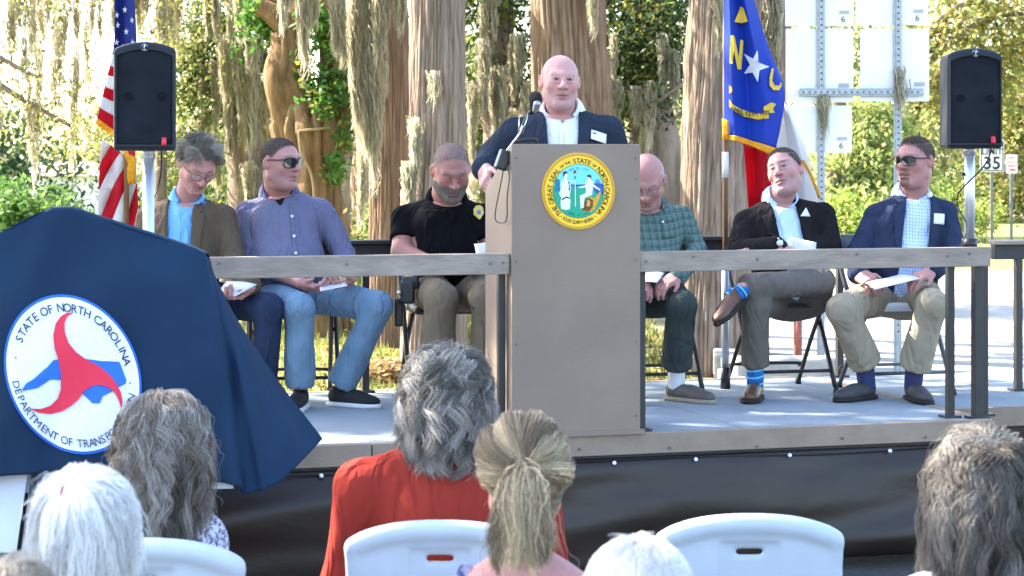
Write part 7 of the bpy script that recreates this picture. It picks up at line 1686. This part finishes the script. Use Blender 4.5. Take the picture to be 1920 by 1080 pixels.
# grey-brown bob at right
p = sitter('woman with layered grey-brown bob at the far right of the near row', 1842, 924, 4.3, 956, SKIN['fair'], 148, 150, 1140, yaw=176, sc=1.06, bulk=dict(cw=.19, sh=.062))
scalp_cap(p, (.12, .11, .11)); long_hair(p, 4300, full_mask, lambda q: .115 + .075 * (q[:, 2] < .07) + 0 * q[:, 0], (.012, -.050, .112), (.12, .103, .088), thick=.026, wave=.012, wfreq=9, grav=.31, hl=(.25, .222, .19), hlshare=.3, spreadout=.004, locks=110, clump=.5, m=11, width=.0017)
dress(p, print_mat('top_bluewhite', (.45, .50, .62), [(.16, .24, .45), (.68, .70, .75), (.30, .38, .58)], 45), dkt, 'top')
# sandy hair in the corner
p = sitter('sandy grey haired person cut off by the lower left corner', 8, 1190, 3.2, 957, SKIN['pink'], 160, 170, 1440, yaw=180, sc=1.0)
scalp_cap(p, (.25, .21, .17)); long_hair(p, 2200, full_mask, lambda q: .07 + 0 * q[:, 0], (0, -.03, .12), (.36, .31, .25), thick=.016, wave=.004, grav=.2, colvar=.2, m=8, locks=90, width=.0016)
dress(p, cloth_mat('shirt_lightgrey', (.5, .5, .52)), dkt, 'shirt')
# white plastic folding chairs
wp = mat('chair_plastic', (.44, .50, .55), .42, var=.06, scale=6, spec=.4, bump=.08, bscale=200); wl = mat('chair_leg_grey', (.45, .47, .5), .4, var=.1, metal=.4)
def plastic_chair(px, ytop, d, label, yaw=0.0, W_=.485):
    zt = P(px, ytop, d)[2]; o = np.array([GX(px, d), d, 0.0]); R = frame_z(yaw); B = lambda x, y, z: o + R @ np.array([x, y, z])
    e = empty('plastic_chair', tuple(o), label, 'chair', 'white plastic chairs of the audience')
    f = Sdf().box(B(0, 0, zt - .21), (W_ / 2, .016, .21), .014, R); arc = lambda x: zt - .020 - .050 * np.abs(x / (W_ / 2)) ** 2.6
    Rf = R.astype(np.float32); of = o.astype(np.float32)
    def loc(p): return (p - of) @ Rf
    f.cut(lambda p: -(loc(p)[:, 2] - arc(loc(p)[:, 0])), k=.01) if False else f.cut(lambda p: (arc(loc(p)[:, 0]) - loc(p)[:, 2]), k=.01)
    xs = np.linspace(-W_ / 2 + .018, W_ / 2 - .018, 27)
    for a, b in zip(xs[:-1], xs[1:]): f.cap(B(a, 0, arc(a)), B(b, 0, arc(b)), .020, .020, k=.02)
    f.cap(B(xs[0], 0, arc(xs[0])), B(xs[0] + .0, 0, zt - .11), .019, .015, k=.012); f.cap(B(xs[-1], 0, arc(xs[-1])), B(xs[-1], 0, zt - .11), .019, .015, k=.012)
    f.box(B(-.0, -.022, zt - .16), (.078, .014, .095), .008, R, k=.008, op='sub'); f.box(B(0, 0, zt - .092), (.037, .06, .0085), .007, R, k=.003, op='sub')
    V, Q = sdf_mesh(f, .0085, pad=.04); part('backrest', V, Q, wp, e, True)
    V, Q = sdf_mesh(Sdf().box(B(0, .24, .44), (.215, .215, .018), .016, R), .016); part('seat', V, Q, wp, e, True)
    for sx in (-1, 1):
        MB().tube([B(sx * .218, .012, zt - .10), B(sx * .222, .1, .5), B(sx * .225, .44, .0)], .013, 10).put('leg', wl, e, True); MB().tube([B(sx * .20, .36, .42), B(sx * .205, -.02, .0)], .013, 10).put('leg', wl, e, True)
    MB().tube([B(-.2, .02, .08), B(.2, .02, .08)], .01, 8).put('crossbar', wl, e, True)
plastic_chair(1405, 968, 5.4, 'empty white plastic chair in front of the stage skirt', .03)
plastic_chair(825, 980, 5.36, 'white plastic chair behind the woman in red')
plastic_chair(268, 1014, 5.0, 'white plastic chair behind the woman with long grey hair')
